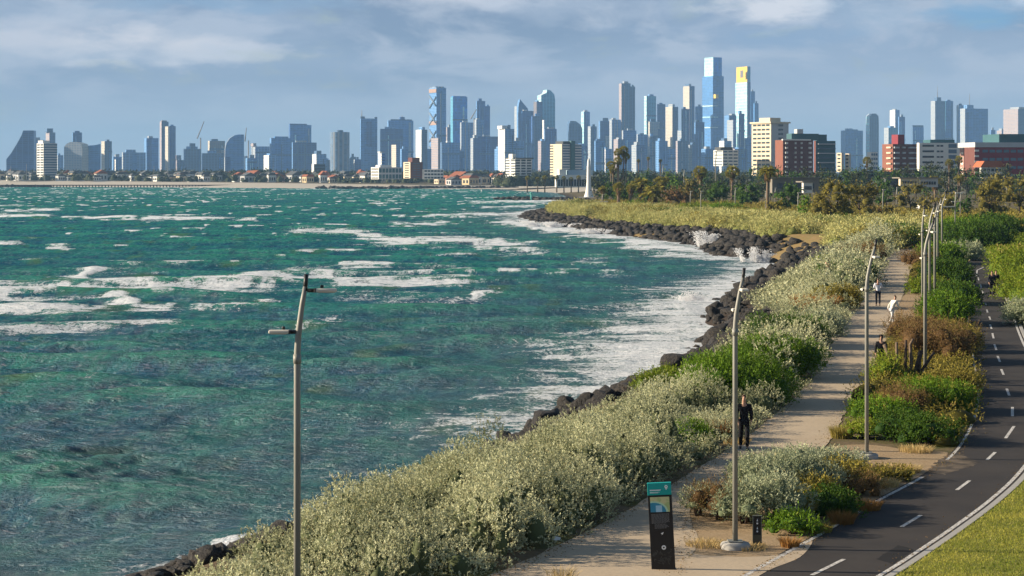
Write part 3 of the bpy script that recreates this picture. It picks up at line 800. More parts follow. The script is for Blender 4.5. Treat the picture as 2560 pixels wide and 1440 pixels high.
# ------------------------------------------------------------------ foliage geometry
def nrm(v): return v / np.maximum(np.linalg.norm(v, axis=-1, keepdims=True), 1e-9)
def leaf_quads(C, D, L, W, r):
    n = len(C)
    D = nrm(D)
    S = nrm(np.cross(D, nrm(r.normal(size=(n, 3)))))
    L = np.broadcast_to(L, (n,))[:, None]; W = np.broadcast_to(W, (n,))[:, None]
    M = C + D * L * 0.5
    return np.stack([C, M + S * W * 0.5, C + D * L, M - S * W * 0.5], 1).reshape(-1, 3)
class FB:
    """foliage builder: collects leaf quads and lumpy cores"""
    def __init__(s, seed): s.r = np.random.default_rng(seed); s.V, s.Q, s.T, s.n = [], [], [], 0; s.tri = []
    def quads(s, V, tint):
        k = len(V) // 4
        s.V.append(V); s.Q.append(np.arange(k * 4).reshape(k, 4) + s.n); s.n += len(V)
        s.T.append(np.broadcast_to(tint, (k,)).astype(np.float32))
    def shell(s, B, dens, L, W, up=0.4, out=0.7, jit=0.16, low=-0.25, sprig=0, tvar=0.35, tb=None):
        """B (n,6): centre and radii of lumps. dens in leaves per square metre."""
        B = np.asarray(B, float); r = s.r
        area = 2 * math.pi * ((B[:, 3] * B[:, 4] + B[:, 3] * B[:, 5] + B[:, 4] * B[:, 5]) / 3) * 1.25
        cnt = np.maximum(6, (area * dens).astype(int))
        idx = np.repeat(np.arange(len(B)), cnt); n = len(idx)
        z = r.uniform(low, 1, n); a = r.uniform(0, 2 * math.pi, n); q = np.sqrt(np.maximum(0, 1 - z * z))
        d = np.stack([q * np.cos(a), q * np.sin(a), z], 1)
        bt = r.uniform(-tvar, tvar, len(B))[idx] if tb is None else np.asarray(tb)[idx]
        P = B[idx, :3] + d * B[idx, 3:] * (1 + r.uniform(-jit * 1.6, jit * 0.7, n))[:, None]
        D = d * out + np.array([0, 0, up]) + r.normal(size=(n, 3)) * 0.45
        if sprig:
            # each point carries a sprig of small leaves round an axis
            A = nrm(D); Ls = L * 2.0 * r.uniform(0.6, 1.25, n)
            k = sprig
            t = np.tile(np.linspace(0.05, 1, k), n); ii = np.repeat(np.arange(n), k)
            base = P[ii] + A[ii] * (Ls[ii] * t)[:, None]
            LD = A[ii] * 0.8 + nrm(r.normal(size=(n * k, 3))) * 0.75
            V = leaf_quads(base, LD, L * r.uniform(0.7, 1.2, n * k), W * r.uniform(0.7, 1.2, n * k), r)
            s.quads(V, np.clip(0.5 + bt[ii] + (t - 0.5) * 0.25 + r.uniform(-0.3, 0.3, n)[ii] + r.normal(0, 0.12, n * k), 0, 1))
        else:
            V = leaf_quads(P, D, L * r.uniform(0.7, 1.3, n), W * r.uniform(0.7, 1.2, n), r)
            s.quads(V, np.clip(0.5 + bt + r.normal(0, 0.22, n), 0, 1))
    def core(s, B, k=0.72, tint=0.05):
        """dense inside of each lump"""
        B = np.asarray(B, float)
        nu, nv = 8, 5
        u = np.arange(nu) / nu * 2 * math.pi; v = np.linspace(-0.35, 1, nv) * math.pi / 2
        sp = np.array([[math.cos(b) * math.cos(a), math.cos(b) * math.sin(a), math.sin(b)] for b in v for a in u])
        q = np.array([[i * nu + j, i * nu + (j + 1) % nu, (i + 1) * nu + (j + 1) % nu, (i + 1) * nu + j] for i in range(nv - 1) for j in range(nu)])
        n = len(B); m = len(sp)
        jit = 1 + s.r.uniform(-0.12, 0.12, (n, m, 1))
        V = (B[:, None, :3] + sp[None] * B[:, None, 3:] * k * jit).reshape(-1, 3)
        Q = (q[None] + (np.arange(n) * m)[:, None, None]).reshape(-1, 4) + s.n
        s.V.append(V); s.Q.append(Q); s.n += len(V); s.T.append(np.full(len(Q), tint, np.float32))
    def blades(s, cx, cy, z, n, L, W, spread, rad, lean=(0, 0)):
        r = s.r
        a = r.uniform(0, 2 * math.pi, n); q = np.sqrt(r.uniform(0, 1, n)) * rad
        base = np.stack([cx + q * np.cos(a), cy + q * np.sin(a), np.full(n, z)], 1)
        out = np.stack([np.cos(a), np.sin(a), np.zeros(n)], 1) * (spread * (0.2 + 0.8 * q / max(rad, 1e-6)) * r.uniform(0.5, 1.3, n))[:, None]
        ln = L * r.uniform(0.55, 1.1, n)
        S = nrm(np.cross(out + [0, 0, 1.0], r.normal(size=(n, 3)))) * (W * 0.5)
        up = np.array([0, 0, 1.0]) + out * 0.6 + np.array([lean[0], lean[1], 0])
        mid = base + nrm(up) * (ln * 0.55)[:, None]
        tip = mid + nrm(up * [1, 1, 0.75] + out * 1.2 + np.array([lean[0], lean[1], 0])) * (ln * 0.5)[:, None]
        V = np.stack([base - S, base + S, mid + S * 0.8, mid - S * 0.8, mid - S * 0.8, mid + S * 0.8, tip + S * 0.1, tip - S * 0.1], 1).reshape(-1, 3)
        t = np.repeat(np.clip(r.normal(0.55, 0.25, n), 0, 1), 2)
        s.quads(V, t)
    def build(s, name, mat, parent=None, loc=None):
        V = np.concatenate(s.V)
        me = mesh_np(name, V, [np.concatenate(s.Q)], tint=np.concatenate(s.T))
        return link(name, me, mat, parent, loc)

def fill_poly(poly, step, r, sdmin=None, zf=None):
    P = np.array([p[:2] for p in poly]); x0, y0 = P.min(0); x1, y1 = P.max(0)
    X, Y = np.meshgrid(np.arange(x0, x1, step), np.arange(y0, y1, step))
    X = X.ravel() + r.uniform(-0.5, 0.5, X.size) * step; Y = Y.ravel() + r.uniform(-0.5, 0.5, Y.size) * step
    k = inpoly(X, Y, P)
    return X[k], Y[k]

# ---- pale saltbush hedge between the path and the rocks ----------------------
hedge_px = {}
hl = catmull([(-7.6, 33), (-6.3, 40.5), (-5.3, 47), (-4.3, 53), (-2.9, 58), (0.5, 66), (3.8, 75), (6.9, 84), (9.5, 94), (11.5, 106), (13.6, 117), (17.2, 132), (18.6, 150), (19.6, 166), (24.0, 186), (29.0, 205), (34, 225), (37.5, 245), (39.5, 262)], 5)
hr = np.array(offs(pl, -0.35))
hr = hr[(hr[:, 1] > 33) & (hr[:, 1] < 262)]
hedge = [tuple(p) for p in hl] + [(41.5, 268)] + [tuple(p) for p in hr[::-1]]
GREENS = []   # places kept for the distinct shrubs: x, y, r
def hedge_band(name, y0, y1, step, seed, label, sprig, L, dens, excl=()):
    r = np.random.default_rng(seed)
    X, Y = fill_poly(hedge, step, r)
    k = (Y >= y0) & (Y < y1)
    for (ex, ey, er) in GREENS: k &= np.hypot(X - ex, (Y - ey) * 0.8) > er * 0.75
    X, Y = X[k], Y[k]
    dr = dist_poly(X, Y, hr); dl = dist_poly(X, Y, hl)
    sd = signed(X, Y)
    h = np.clip(0.85 + 0.30 * dr, 0.4, 1.15) * np.clip(1.12 - 0.06 * dr, 0.62, 1.0) * np.clip(0.52 + 0.11 * dl, 0.5, 1.0)
    h *= np.interp(Y, [0, 60, 66, 300], [1.22, 1.15, 1.0, 1.0]) * 1.0
    h *= (0.62 + 0.85 * fbm(X * 0.33, Y * 0.26, 71, 3)) * r.uniform(0.78, 1.22, len(X))
    wv = worley(X / 2.3 + fbm(X * .4, Y * .4, 5) * .7, Y / 2.9, 9) if Y.size else 0
    h *= np.clip(1.55 - 1.75 * wv ** 1.4, 0.16, 1.5)
    gap = np.clip((fbm(Y * 0.30, Y * 0.0 + 3, 77, 2) - 0.36) * 4.8, 0.36, 1.6)
    gap = np.where(Y < 61, np.clip(gap, 0.85, 1.2), gap)
    gap = np.where((Y > 63.5) & (Y < 75), 0.40, gap)
    h *= np.where(dr < 3.2, gap, 1.0)
    h *= np.interp(Y, [0, 80, 130, 270], [1.0, 1.0, 0.95, 1.1])
    rad = step * r.uniform(0.60, 1.05, len(X))
    gz = np.minimum(land_h(X, Y, sd), 0)
    gz = np.where(dl < 6, np.maximum(gz, -1.1), gz)
    B = np.stack([X, Y, gz + h * 0.30, rad, rad, np.maximum(h * 0.75, 0.25)], 1)
    f = FB(seed)
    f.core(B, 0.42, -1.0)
    f.shell(B, dens * 1.15, L, L * 0.58, up=0.6, out=0.7, sprig=sprig, low=-0.8)
    o = f.build(name, FOL['salt'])
    tag(o, label, 'scrub', None, 'stuff')
    return o
G_ = lambda px, py: G(px, py)[:2]
# distinct shrubs inside the hedge: px, py of base, half width m, height m, type, label
hedge_shrubs = [
  (1905, 1010, 2.2, 2.1, 'green', 'big rounded bright green shrub against the path behind the second lamp post', 1.1, -1.0),
  (1985, 948, 2.2, 1.95, 'green', 'bright green shrub just beyond the biggest green shrub beside the path', 1.0, -0.9),
  (1840, 985, 1.9, 1.15, 'bright', 'low yellow green shrub on the sea side of the biggest green shrub', 0.9, -2.3),
  (1760, 1120, 0.8, 0.9, 'green', 'small green shrub low in the pale hedge left of the second lamp post', 1.0, -0.4),
  (2040, 868, 2.1, 1.7, 'deep', 'dark green shrub with a twiggy top above the two bright green shrubs', 1.0, -1.4),
  (2085, 840, 1.4, 1.3, 'silver', 'round silver grey shrub beside the path below the russet grass', 1.0, -0.7),
  (2135, 770, 2.2, 1.4, 'olive', 'dark olive shrub overhanging the path under the russet grass', 1.0, -1.2),
  (2172, 715, 2.6, 1.9, 'deep', 'dark shrub beside the third lamp post where the walkers pass', 1.0, -1.6),
  (2180, 680, 2.4, 1.5, 'bright', 'yellow green shrub behind the third lamp post', 1.0, -3.4),
  (2212, 652, 3.0, 1.6, 'brown', 'brown twiggy shrub at the far left edge of the path', 1.0, -2.2)]
HS = []
for (px, py, rx, h, ty, lab, k, off) in hedge_shrubs:
    x, y = G_(px, py); x += off; HS.append((x, y, rx, h, ty, lab)); GREENS.append((x, y, rx))
hedge_band('saltbush_hedge', 33, 82, 0.62, 101, 'pale grey green saltbush hedge on the near shore side of the path', 6, 0.055, 56)
hedge_band('saltbush_hedge', 82, 150, 0.9, 102, 'pale saltbush hedge along the middle stretch of the path', 5, 0.095, 22)
hedge_band('saltbush_hedge', 150, 270, 1.5, 103, 'pale saltbush hedge narrowing to the far end of the path', 4, 0.19, 7)

def shrub(x, y, rx, h, ty, label, seed, d=None, ry=None, group=None, cat='shrub', z=None, name='shrub'):
    d = d or math.hypot(x, y); ry = ry or rx
    r = np.random.default_rng(seed)
    root = empty(name, (x, y, plateau(y) if z is None else z)); tag(root, label, cat, group)
    n = int(10 + 5 * rx * h)
    a = r.uniform(0, 2 * math.pi, n); q = np.sqrt(r.uniform(0, 1, n)) * 0.74
    zz = r.uniform(0.25, 0.78, n) * (1.05 - 0.55 * q)
    rad = r.uniform(0.26, 0.42, n) * min(rx, h * 1.1)
    B = np.stack([q * np.cos(a) * rx, q * np.sin(a) * ry, zz * h, rad, rad, rad * 0.85], 1)
    B = np.concatenate([B, [[0, 0, h * 0.42, rx * 0.72, ry * 0.72, h * 0.46]]])
    f = FB(seed)
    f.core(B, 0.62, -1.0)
    L = max(0.075, d * 0.00115)
    if ty in ('brown',): L *= 1.3
    dens = 0.95 / (L * L * 0.45 * 5) if ty != 'brown' else 0.7 / (L * L * 0.2 * 5)
    f.shell(B, dens, L, L * (0.42 if ty != 'brown' else 0.16), up=0.45, out=0.6, sprig=5 if ty != 'brown' else 4, low=-0.6)
    f.build('foliage', FOL[ty], root)
    s = MB()
    for k in range(5):
        t = r.uniform(0, 6.28); rr1 = rx * 0.5
        s.tube([(0, 0, -0.1), (math.cos(t) * rr1 * 0.4, math.sin(t) * rr1 * 0.4, h * 0.3), (math.cos(t) * rr1, math.sin(t) * rr1, h * 0.6)], [0.05, 0.035, 0.015], 5)
    s.build('stem', bark_dark, root)
    return root
for i, (x, y, rx, h, ty, lab) in enumerate(HS): shrub(x, y, rx, h, ty, lab, 200 + i)

def tuft(x, y, h, rad, ty, label, seed, n=500, spread=0.5, W=0.012, group=None):
    f = FB(seed)
    f.blades(0, 0, 0, n, h, W, spread, rad, lean=(0.06, 0))
    o = f.build('grass_tuft', FOL[ty], None, (x, y, plateau(y)))
    tag(o, label, 'grass tuft', group); return o
x, y = G_(1808, 1098); tuft(x, y, 0.62, 0.32, 'russet', 'russet ornamental grass tuft left of the second lamp post', 301, 900, 0.45, 0.014)
x, y = G_(1830, 1106); tuft(x + 0.1, y - 0.3, 0.22, 0.42, 'straw', 'straw coloured grass at the foot of the russet tuft', 302, 600, 0.5, 0.012)
x, y = G_(2120, 790); tuft(x - 1.6, y + 3, 1.1, 1.3, 'russet', 'tall russet grass clump on the sea side above the dark olive shrub', 303, 1500, 0.35, 0.045)
x, y = G_(1405, 1452); tuft(x, y, 0.35, 0.3, 'straw', 'dry grass tips at the bottom edge beside the near path', 304, 120, 0.6, 0.012)

# ---- island between path and road --------------------------------------------
isl = [  # px, py(base), rx, h, ty, label
  (1745, 1290, 0.42, 0.62, 'silver', 'small silvery shrub at the path tip of the planted island beside the black sign'),
  (1800, 1300, 0.62, 0.72, 'brown', 'dry brown twiggy shrub left of the second lamp post'),
  (1860, 1310, 0.55, 0.85, 'silver', 'silvery shrub right behind the second lamp post'),
  (1930, 1300, 0.70, 1.00, 'silver', 'tall silver green shrub behind the small black marker post'),
  (1960, 1235, 0.65, 0.95, 'silver', 'upright silvery shrub tallest in the middle of the planted island'),
  (2035, 1235, 0.75, 0.75, 'silver', 'broad pale silver shrub behind the yellow grass clump'),
  (2110, 1215, 0.80, 0.55, 'olive', 'low olive shrub between the silver shrub and the straw grass'),
  (2070, 1290, 0.60, 0.55, 'deep', 'low dark green shrub beside the road edge in the planted island'),
  (2150, 1235, 0.55, 0.42, 'brown', 'low brown scrub near the road at the far half of the planted island'),
  (1985, 1335, 0.55, 0.42, 'green', 'low green shrub at the near road edge of the planted island'),
  (2235, 1200, 0.45, 0.30, 'olive', 'small olive shrub at the pointed far end of the planted island'),
  (1905, 1215, 0.70, 0.75, 'silver', 'silvery shrub behind the second lamp post at the path side of the planted island'),
  (2000, 1195, 0.75, 0.70, 'silver', 'low silvery shrub at the path side edge right of the tallest one'),
  (2085, 1190, 0.80, 0.60, 'silver', 'low silvery shrub where straw grass begins in the planted island'),
  (1905, 1260, 0.70, 0.95, 'silver', 'leafy silvery shrub between the second lamp post and the tallest silvery shrub'),
  (2020, 1270, 0.65, 0.65, 'olive', 'olive shrub under the broad pale silver one')]
for i, (px, py, rx, h, ty, lab) in enumerate(isl):
    x, y = G_(px, py); shrub(x, y, rx * 1.42, h * 1.3, ty, lab, 330 + i, ry=rx * 2.0)
tf = [(2005, 1300, 0.55, 0.20, 'yellow', 'tall yellow green grass clump in the middle of the planted island', 700, 0.42),
      (2105, 1310, 0.34, 0.28, 'russet', 'russet grass tuft beside the road edge right of the dark green shrub', 500, 0.5),
      (1965, 1300, 0.30, 0.22, 'straw', 'straw grass tuft left of the tall yellow grass clump', 350, 0.5),
      (1975, 1368, 0.26, 0.20, 'russet', 'small orange grass tuft at the near tip of the planted island', 300, 0.6),
      (2160, 1275, 0.30, 0.40, 'russet', 'russet grass patch along the road edge of the planted island', 600, 0.4),
      (2040, 1330, 0.25, 0.36, 'olive', 'dark olive grass fringe along the near road edge', 500, 0.5),
      (2105, 1095, 0.42, 0.34, 'yellow', 'yellow grass clump beside the path left of the third lamp post', 800, 0.5),
      (2290, 1130, 0.25, 0.5, 'straw', 'dry straw grass patch right of the third lamp post footing', 400, 0.6),
      (1770, 1365, 0.16, 0.5, 'straw', 'thin dry grass at the foot of the brown twiggy shrub', 400, 0.6),
      (1870, 1372, 0.14, 0.45, 'straw', 'thin dry grass round the second lamp post footing', 300, 0.6)]
for i, (px, py, h, rad, ty, lab, n, sp) in enumerate(tf):
    x, y = G_(px, py); tuft(x, y, h, rad, ty, lab, 360 + i, int(n * 1.3), sp, 0.012)
f = FB(380)
for (px, py, rad) in [(2130, 1195, 0.55), (2180, 1190, 0.6), (2225, 1180, 0.55), (2265, 1180, 0.4), (2200, 1215, 0.5), (2090, 1180, 0.4)]:
    x, y = G_(px, py); f.blades(x, y, 0, 900, 0.24, 0.011, 0.6, rad)
tag(f.build('straw_grass', FOL['straw']), 'dry straw grass covering the far half of the planted island', 'grass', None, 'stuff')

# ---- shrub strip between path and road ----------------------------------------
strip = [
  (2165, 1095, 0.9, 0.55, 'bright', 'low bright green groundcover just right of the third lamp post'),
  (2200, 1060, 1.3, 0.95, 'green', 'green shrub behind the third lamp post with reddish tips'),
  (2255, 1100, 1.2, 1.0, 'deep', 'dark green shrub nearest the bend of the road edge'),
  (2250, 1040, 1.1, 1.15, 'brown', 'reddish brown flowering shrub in the middle of the near strip clump'),
  (2320, 1110, 1.1, 0.95, 'deep', 'dark green shrub with sparse tips at the road bend'),
  (2345, 1030, 1.5, 1.25, 'green', 'leafy green shrub along the road edge behind the bend'),
  (2300, 990, 1.4, 0.75, 'green', 'leafy green shrub in front of the cut stump branches'),
  (2380, 985, 1.4, 1.0, 'olive', 'olive shrub beside the road line at the far side of the near clump'),
  (2214, 965, 0.85, 1.45, 'bright', 'bright green shrub hiding most of a person left of the bare trunks'),
  (2345, 905, 1.9, 2.2, 'brown', 'big reddish brown shrub to the right of the cut stump branches'),
  (2290, 865, 1.5, 1.9, 'brown', 'orange brown shrub behind the cut stump branches'),
  (2395, 880, 1.3, 1.3, 'olive', 'olive shrub leaning over the road edge beside the big reddish shrub'),
  (2360, 810, 1.9, 1.7, 'green', 'sunlit green shrub right of the sandy verge'),
  (2385, 760, 1.8, 1.6, 'deep', 'dark shrub by the road behind the sunlit green shrub'),
  (2320, 735, 1.6, 1.2, 'bright', 'low yellow green shrub between the path and the lamp cluster'),
  (2370, 715, 2.2, 2.2, 'deep', 'dense dark green shrub at the foot of the lamp cluster'),
  (2300, 665, 2.0, 1.4, 'brown', 'brown scrub at the right edge of the far path'),
  (2345, 660, 2.6, 2.0, 'green', 'green shrub just right of the lamp cluster'),
  (2400, 650, 2.6, 1.7, 'silver', 'pale silvery shrub closing the far end of the road'),
  (2440, 628, 4.2, 3.2, 'deep', 'large dark shrub behind the far end of the road'),
  (2400, 612, 4.4, 3.1, 'green', 'large domed green shrub left of the far end of the road'),
  (2470, 602, 5.0, 3.2, 'deep', 'largest dark domed shrub above the far end of the road'),
  (2540, 585, 5.0, 1.9, 'deep', 'dark shrub at the right margin beyond the road'),
  (2541, 694, 1.9, 2.9, 'bright', 'tall yellow green shrub leaning over the right side of the road'),
  (2562, 704, 2.0, 2.4, 'bright', 'yellow green shrub at the right margin with pale grass before it'),
  (2560, 750, 2.0, 2.2, 'bright', 'yellow green shrub halfway down the right margin'),
  (2562, 812, 1.5, 1.5, 'silver', 'silvery shrub at the right margin nearest the viewer'),
  (2556, 668, 2.4, 1.9, 'yellow', 'straw coloured mound of grass behind the right roadside shrubs'),
  (2240, 610, 3.2, 1.8, 'silver', 'pale silver shrub closing the left of the far path end'),
  (2285, 602, 3.0, 1.9, 'silver', 'pale silver shrub directly beyond the path end')]
for i, (px, py, rx, h, ty, lab) in enumerate(strip):
    x, y = G_(px, py); shrub(x, y, rx, h, ty, lab, 400 + i, ry=rx * (1.25 if y < 120 else 1.6))
# groundcover under the strip
stp = [tuple(p) for p in offs(pr, 0.5) if 72 < p[1] < 250] + [tuple(p) for p in offs(RL, -0.35)[::-1] if 66 < p[1] < 250]
def cover(name, poly, step, seed, ty, label, hmax, L, dens, sprig=4, excl=None, noise_s=0.2, keepf=None, kz=1.0, mound=0):
    r = np.random.default_rng(seed)
    X, Y = fill_poly(poly, step, r)
    if excl is not None:
        for e in excl:
            k = ~inpoly(X, Y, e); X, Y = X[k], Y[k]
    if keepf is not None:
        k = keepf(X, Y); X, Y = X[k], Y[k]
    h = hmax * (0.35 + 0.9 * fbm(X * noise_s, Y * noise_s, seed, 3))
    rad = step * r.uniform(0.65, 1.1, len(X))
    if mound: h *= np.clip(1.5 - 1.7 * worley(X / mound, Y / mound, seed) ** 1.5, 0.15, 1.5)
    sd = signed(X, Y); gz = land_h(X, Y, sd)
    B = np.stack([X, Y, gz + h * 0.25, rad, rad, h * 0.75], 1)
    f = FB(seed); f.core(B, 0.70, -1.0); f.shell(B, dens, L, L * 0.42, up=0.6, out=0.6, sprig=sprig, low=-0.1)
    return tag(f.build(name, FOL[ty]), label, 'scrub', None, 'stuff')
sandyv = gls([(2255, 745), (2300, 700), (2330, 700), (2325, 780), (2290, 830), (2215, 850), (2235, 790)], 3)
cover('ground_cover', stp, 0.9, 500, 'olive', 'low olive ground cover between the path and the bike road', 0.6, 0.10, 14, excl=[sandyv], mound=2.0)
rgt = [tuple(p) for p in offs(RR, 0.5) if 118 < p[1] < 262] + [(75, 262), (60, 118)]
cover('ground_cover', rgt, 1.5, 501, 'bright', 'yellow green ground cover right of the bike road', 1.1, 0.16, 6, mound=2.6)

# ---- headland and park scrub ---------------------------------------------------
head = hp([(1318, 530), (1400, 519), (1520, 526), (1700, 533), (1900, 548), (2060, 560), (2240, 566), (2320, 575), (2340, 600), (2235, 628)]) + [(44, 262), (37, 248), (40, 285)] + \
       hp([(2030, 612), (1960, 612), (1850, 596), (1730, 588), (1600, 577), (1480, 560), (1400, 548), (1330, 541)])
ex = [np.array(catmull(hp(p), 4, True)) for p in [[(1468, 545), (1478, 540), (1520, 538), (1530, 543), (1500, 547)], [(1560, 565), (1590, 562), (1650, 564), (1660, 568), (1600, 569)], [(1925, 599), (1935, 591), (1990, 589), (2075, 590), (2085, 597), (2040, 601)]]]
kf = lambda X, Y: signed(X, Y) > 8.5
FOL['head'] = foliage_mat('headland_saltbush', (0.22, 0.24, 0.07), (0.66, 0.62, 0.26), (0.42, 0.29, 0.10), 0.12, 0.08)
cover('headland_scrub', [p for p in head], 1.9, 502, 'head', 'pale yellow green scrub covering the headland', 1.75, 0.34, 3.4, excl=ex, keepf=kf, noise_s=0.09, mound=4.2)
park = hp([(2240, 566), (1900, 548), (1700, 533), (1520, 526), (1440, 520), (1500, 514), (1700, 517), (2000, 524), (2300, 540), (2560, 545), (2700, 560), (2700, 600), (2340, 590)])
cover('headland_scrub', [p for p in head], 2.6, 504, 'olive', 'darker olive scrub patches mottling the headland', 1.7, 0.36, 2.6, excl=ex, noise_s=0.12,
      keepf=lambda X, Y: (signed(X, Y) > 9.5) & (fbm(X * 0.09, Y * 0.035, 88, 3) > 0.57), mound=5.0)
cover('headland_scrub', [p for p in head], 2.6, 505, 'deep', 'dark green scrub patches mottling the headland', 1.6, 0.36, 2.6, excl=ex, noise_s=0.12,
      keepf=lambda X, Y: (signed(X, Y) > 14) & (fbm(X * 0.10, Y * 0.04, 99, 3) > 0.66), mound=5.0)
cover('park_scrub', park, 3.0, 503, 'olive', 'low olive scrub and grass of the park behind the headland', 1.3, 0.5, 1.3, keepf=kf, noise_s=0.06, mound=6.5)
for i, (px, py, rx, h, ty, lab) in enumerate([
    (1760, 541, 7.5, 2.6, 'bright', 'long low bright green shrub in the middle of the headland'),
    (1815, 545, 6.0, 2.8, 'green', 'bright green mound right of the long low green shrub'),
    (1870, 548, 5.0, 1.7, 'bright', 'low bright green shrub left of the palm trunk base'),
    (1590, 531, 4.5, 2.2, 'green', 'dark green shrub below the sprawling frond palm'),
    (1640, 531, 4.0, 1.9, 'deep', 'small dark shrub right of the sprawling frond palm trunk'),
    (1445, 521, 3.4, 1.6, 'head', 'pale scrub mound left of the low flat roofed kiosk')]):
    x, y = GP(px, py)[:2]; shrub(x, y, rx, h, ty, lab, 520 + i, ry=rx)

# ------------------------------------------------------------------ rocks
m = NT('basalt')
g_ = m.node('ShaderNodeNewGeometry')
n1 = m.noise(0.9, 6, 0.65, vec=g_.outputs['Position']); n2 = m.noise(7, 5, 0.7, vec=g_.outputs['Position'])
c = m.mix(n1, (0.005, 0.005, 0.006), (0.036, 0.031, 0.028)); c = m.mix(m.math('MULTIPLY', m.ramp(n2, [(0.50, 0), (0.62, 1)]), 0.6), c, (0.13, 0.105, 0.082))  # pale patches put highlights on the rock faces into the colour
M_ROCK = m.done(m.pbr(c, 0.6, 0.35, m.bump(n2, 1.0, 0.25)))
_ico = None
def ico(sub):
    import bmesh
    b = bmesh.new(); bmesh.ops.create_icosphere(b, subdivisions=sub, radius=1.0)
    v = np.array([x.co[:] for x in b.verts]); f_ = np.array([[q.index for q in t.verts] for t in b.faces]); b.free()
    return v, f_
ICO2 = ico(3); ICO1 = ico(2)
def rock_shape(r, base, planes=16):
    v, f_ = base
    n = nrm(r.normal(size=(planes, 3))); d = r.uniform(0.42, 0.86, planes)
    k = v @ n.T
    s = np.where(k > 1e-3, d[None] / np.maximum(k, 1e-3), 9).min(1)
    s = np.minimum(s, 1.15)
    return v * s[:, None]
rocks_px = []
rk = np.random.default_rng(77)
# boulders one can tell apart at the near shore: px, py of the foot, half width in px, half height px
big = [(1425, 1022, 40, 28, 0), (1492, 1026, 44, 28, 0), (1552, 1000, 40, 32, 0), (1595, 965, 22, 12, 0), (1680, 938, 34, 16, 0), (1452, 1040, 20, 18, 0), (1408, 1070, 24, 26, 0),
       (1350, 1108, 34, 16, 0), (1250, 1128, 48, 20, 0), (1300, 1128, 24, 12, 0), (1620, 962, 18, 8, 0), (1330, 1115, 16, 10, 0), (1385, 1088, 16, 16, 0), (1475, 1050, 16, 14, 0),
       (560, 1436, 22, 13, 0), (600, 1412, 18, 10, 0), (515, 1444, 18, 11, 0)]
idx = 0
def boulder(x, y, z, s, label, group, seed, hi=True):
    r = np.random.default_rng(seed)
    base = ICO2 if hi else ICO1
    V = rock_shape(r, base) * s
    a = r.uniform(0, 6.28); ca, sa = math.cos(a) * 1, math.sin(a) * 1
    me = mesh_np('boulder', V, [base[1]])
    o = link('boulder', me, M_ROCK, None, (x, y, z)); o.rotation_euler = (r.uniform(-0.3, 0.3), r.uniform(-0.3, 0.3), r.uniform(-0.5, 0.5))
    return tag(o, label, 'rock', group)
blabs = ['flat topped dark boulder first in the row jutting into the foam', 'wide dark boulder right of the flat topped one', 'peaked dark boulder at the right end of the jutting row',
  'small dark boulder right of the peaked one at the hedge top', 'long dark boulder lying alone above the hedge below the rock point', 'upright dark boulder under the flat topped one',
  'dark slanted boulder half way down to the low boulders', 'rounded brown black boulder where the hedge meets the foam', 'large low dark boulder furthest left behind the hedge',
  'small dark boulder right of the large low one', 'tiny dark boulder between the peaked one and the long one', 'small rock touching the rounded brown black boulder', 'small rock below the dark slanted boulder',
  'dark rock half hidden by the hedge under the wide boulder', 'dark wet rock at the bottom of the picture by the breaking wave', 'dark rock right of the breaking wave at the bottom', 'dark rock at the bottom edge left of the hedge']
for (px, py, hw, hh, _), lb in zip(big, blabs):
    z = SEA + 0.55
    x, y, _z = G(px, py, z)
    s_ = y / F
    boulder(x, y, z + 0.15, np.array([hw * s_, hw * s_ * 0.8, hh * s_ * 1.15]), lb, None, 900 + idx, True); idx += 1
# rock armour: each boulder of the bank
cn = 0
areas = [  # along-coast y range, spacing, size, label, group, width range
  (50, 68, 0.9, 0.36, 'dark rock at the bottom of the picture between the breaking wave and the hedge', 'rocks between the breaking wave and the hedge', (0.1, 2.6)),
  (86, 120, 1.4, 0.66, 'dark basalt boulder half hidden in the bank below the near hedge', 'basalt boulders below the near hedge', (0.0, 9)),
  (119, 175, 1.25, 0.74, 'black basalt boulder in the broad rock point beside the white water', 'basalt boulders of the broad rock point', (-1.5, 10)),
  (175, 250, 1.7, 0.85, 'black basalt boulder in the rock bank running up to the cove corner', 'basalt boulders up to the cove corner', (-1.5, 10)),
  (250, 312, 2.0, 0.95, 'dark basalt boulder in the bank round the cove corner', 'basalt boulders round the cove corner', (-1.0, 11))]
rest = []
for (ya, yb, st, sz, lb, gp, (w0, w1)) in areas:
    P = [p for p in coast if ya <= p[1] <= yb]
    X, Y = np.meshgrid(np.arange(-22, 48, st), np.arange(ya, yb, st))
    X = X.ravel() + rk.uniform(-0.85, 0.85, X.size) * st; Y = Y.ravel() + rk.uniform(-0.85, 0.85, Y.size) * st
    k = Y < 312; X, Y = X[k], Y[k]
    sd = signed(X, Y); k = (sd > w0) & (sd < w1) & ~inpoly(X, Y, hedge)
    for e in ex: k &= ~(inpoly(X, Y, e) & (sd > 6.5))
    if ya == 250: k &= (X < 45)
    X, Y, sd = X[k], Y[k], sd[k]
    Z = land_h(X, Y, sd)
    for x, y, z, s0 in zip(X, Y, Z, sd):
        s = sz * rk.uniform(0.4, 1.0) ** 1.0 * rk.choice([1, 1, 1, 1.45]) * (0.7 if s0 < 1 else 1)
        sc3 = np.array([rk.uniform(0.8, 1.3), rk.uniform(0.8, 1.2), rk.uniform(0.6, 0.9)]) * s
        if s > sz * 0.80 and cn < 285:
            boulder(x, y, z + s * 0.3, sc3 * 1.05, lb, gp, 1000 + cn, y < 200); cn += 1
        else: rest.append((x, y, z + s * 0.2, *sc3))
X, Y = np.meshgrid(np.arange(-14, 2, 0.42), np.arange(42, 90, 0.5))
X = X.ravel() + rk.uniform(-0.3, 0.3, X.size); Y = Y.ravel() + rk.uniform(-0.3, 0.3, Y.size)
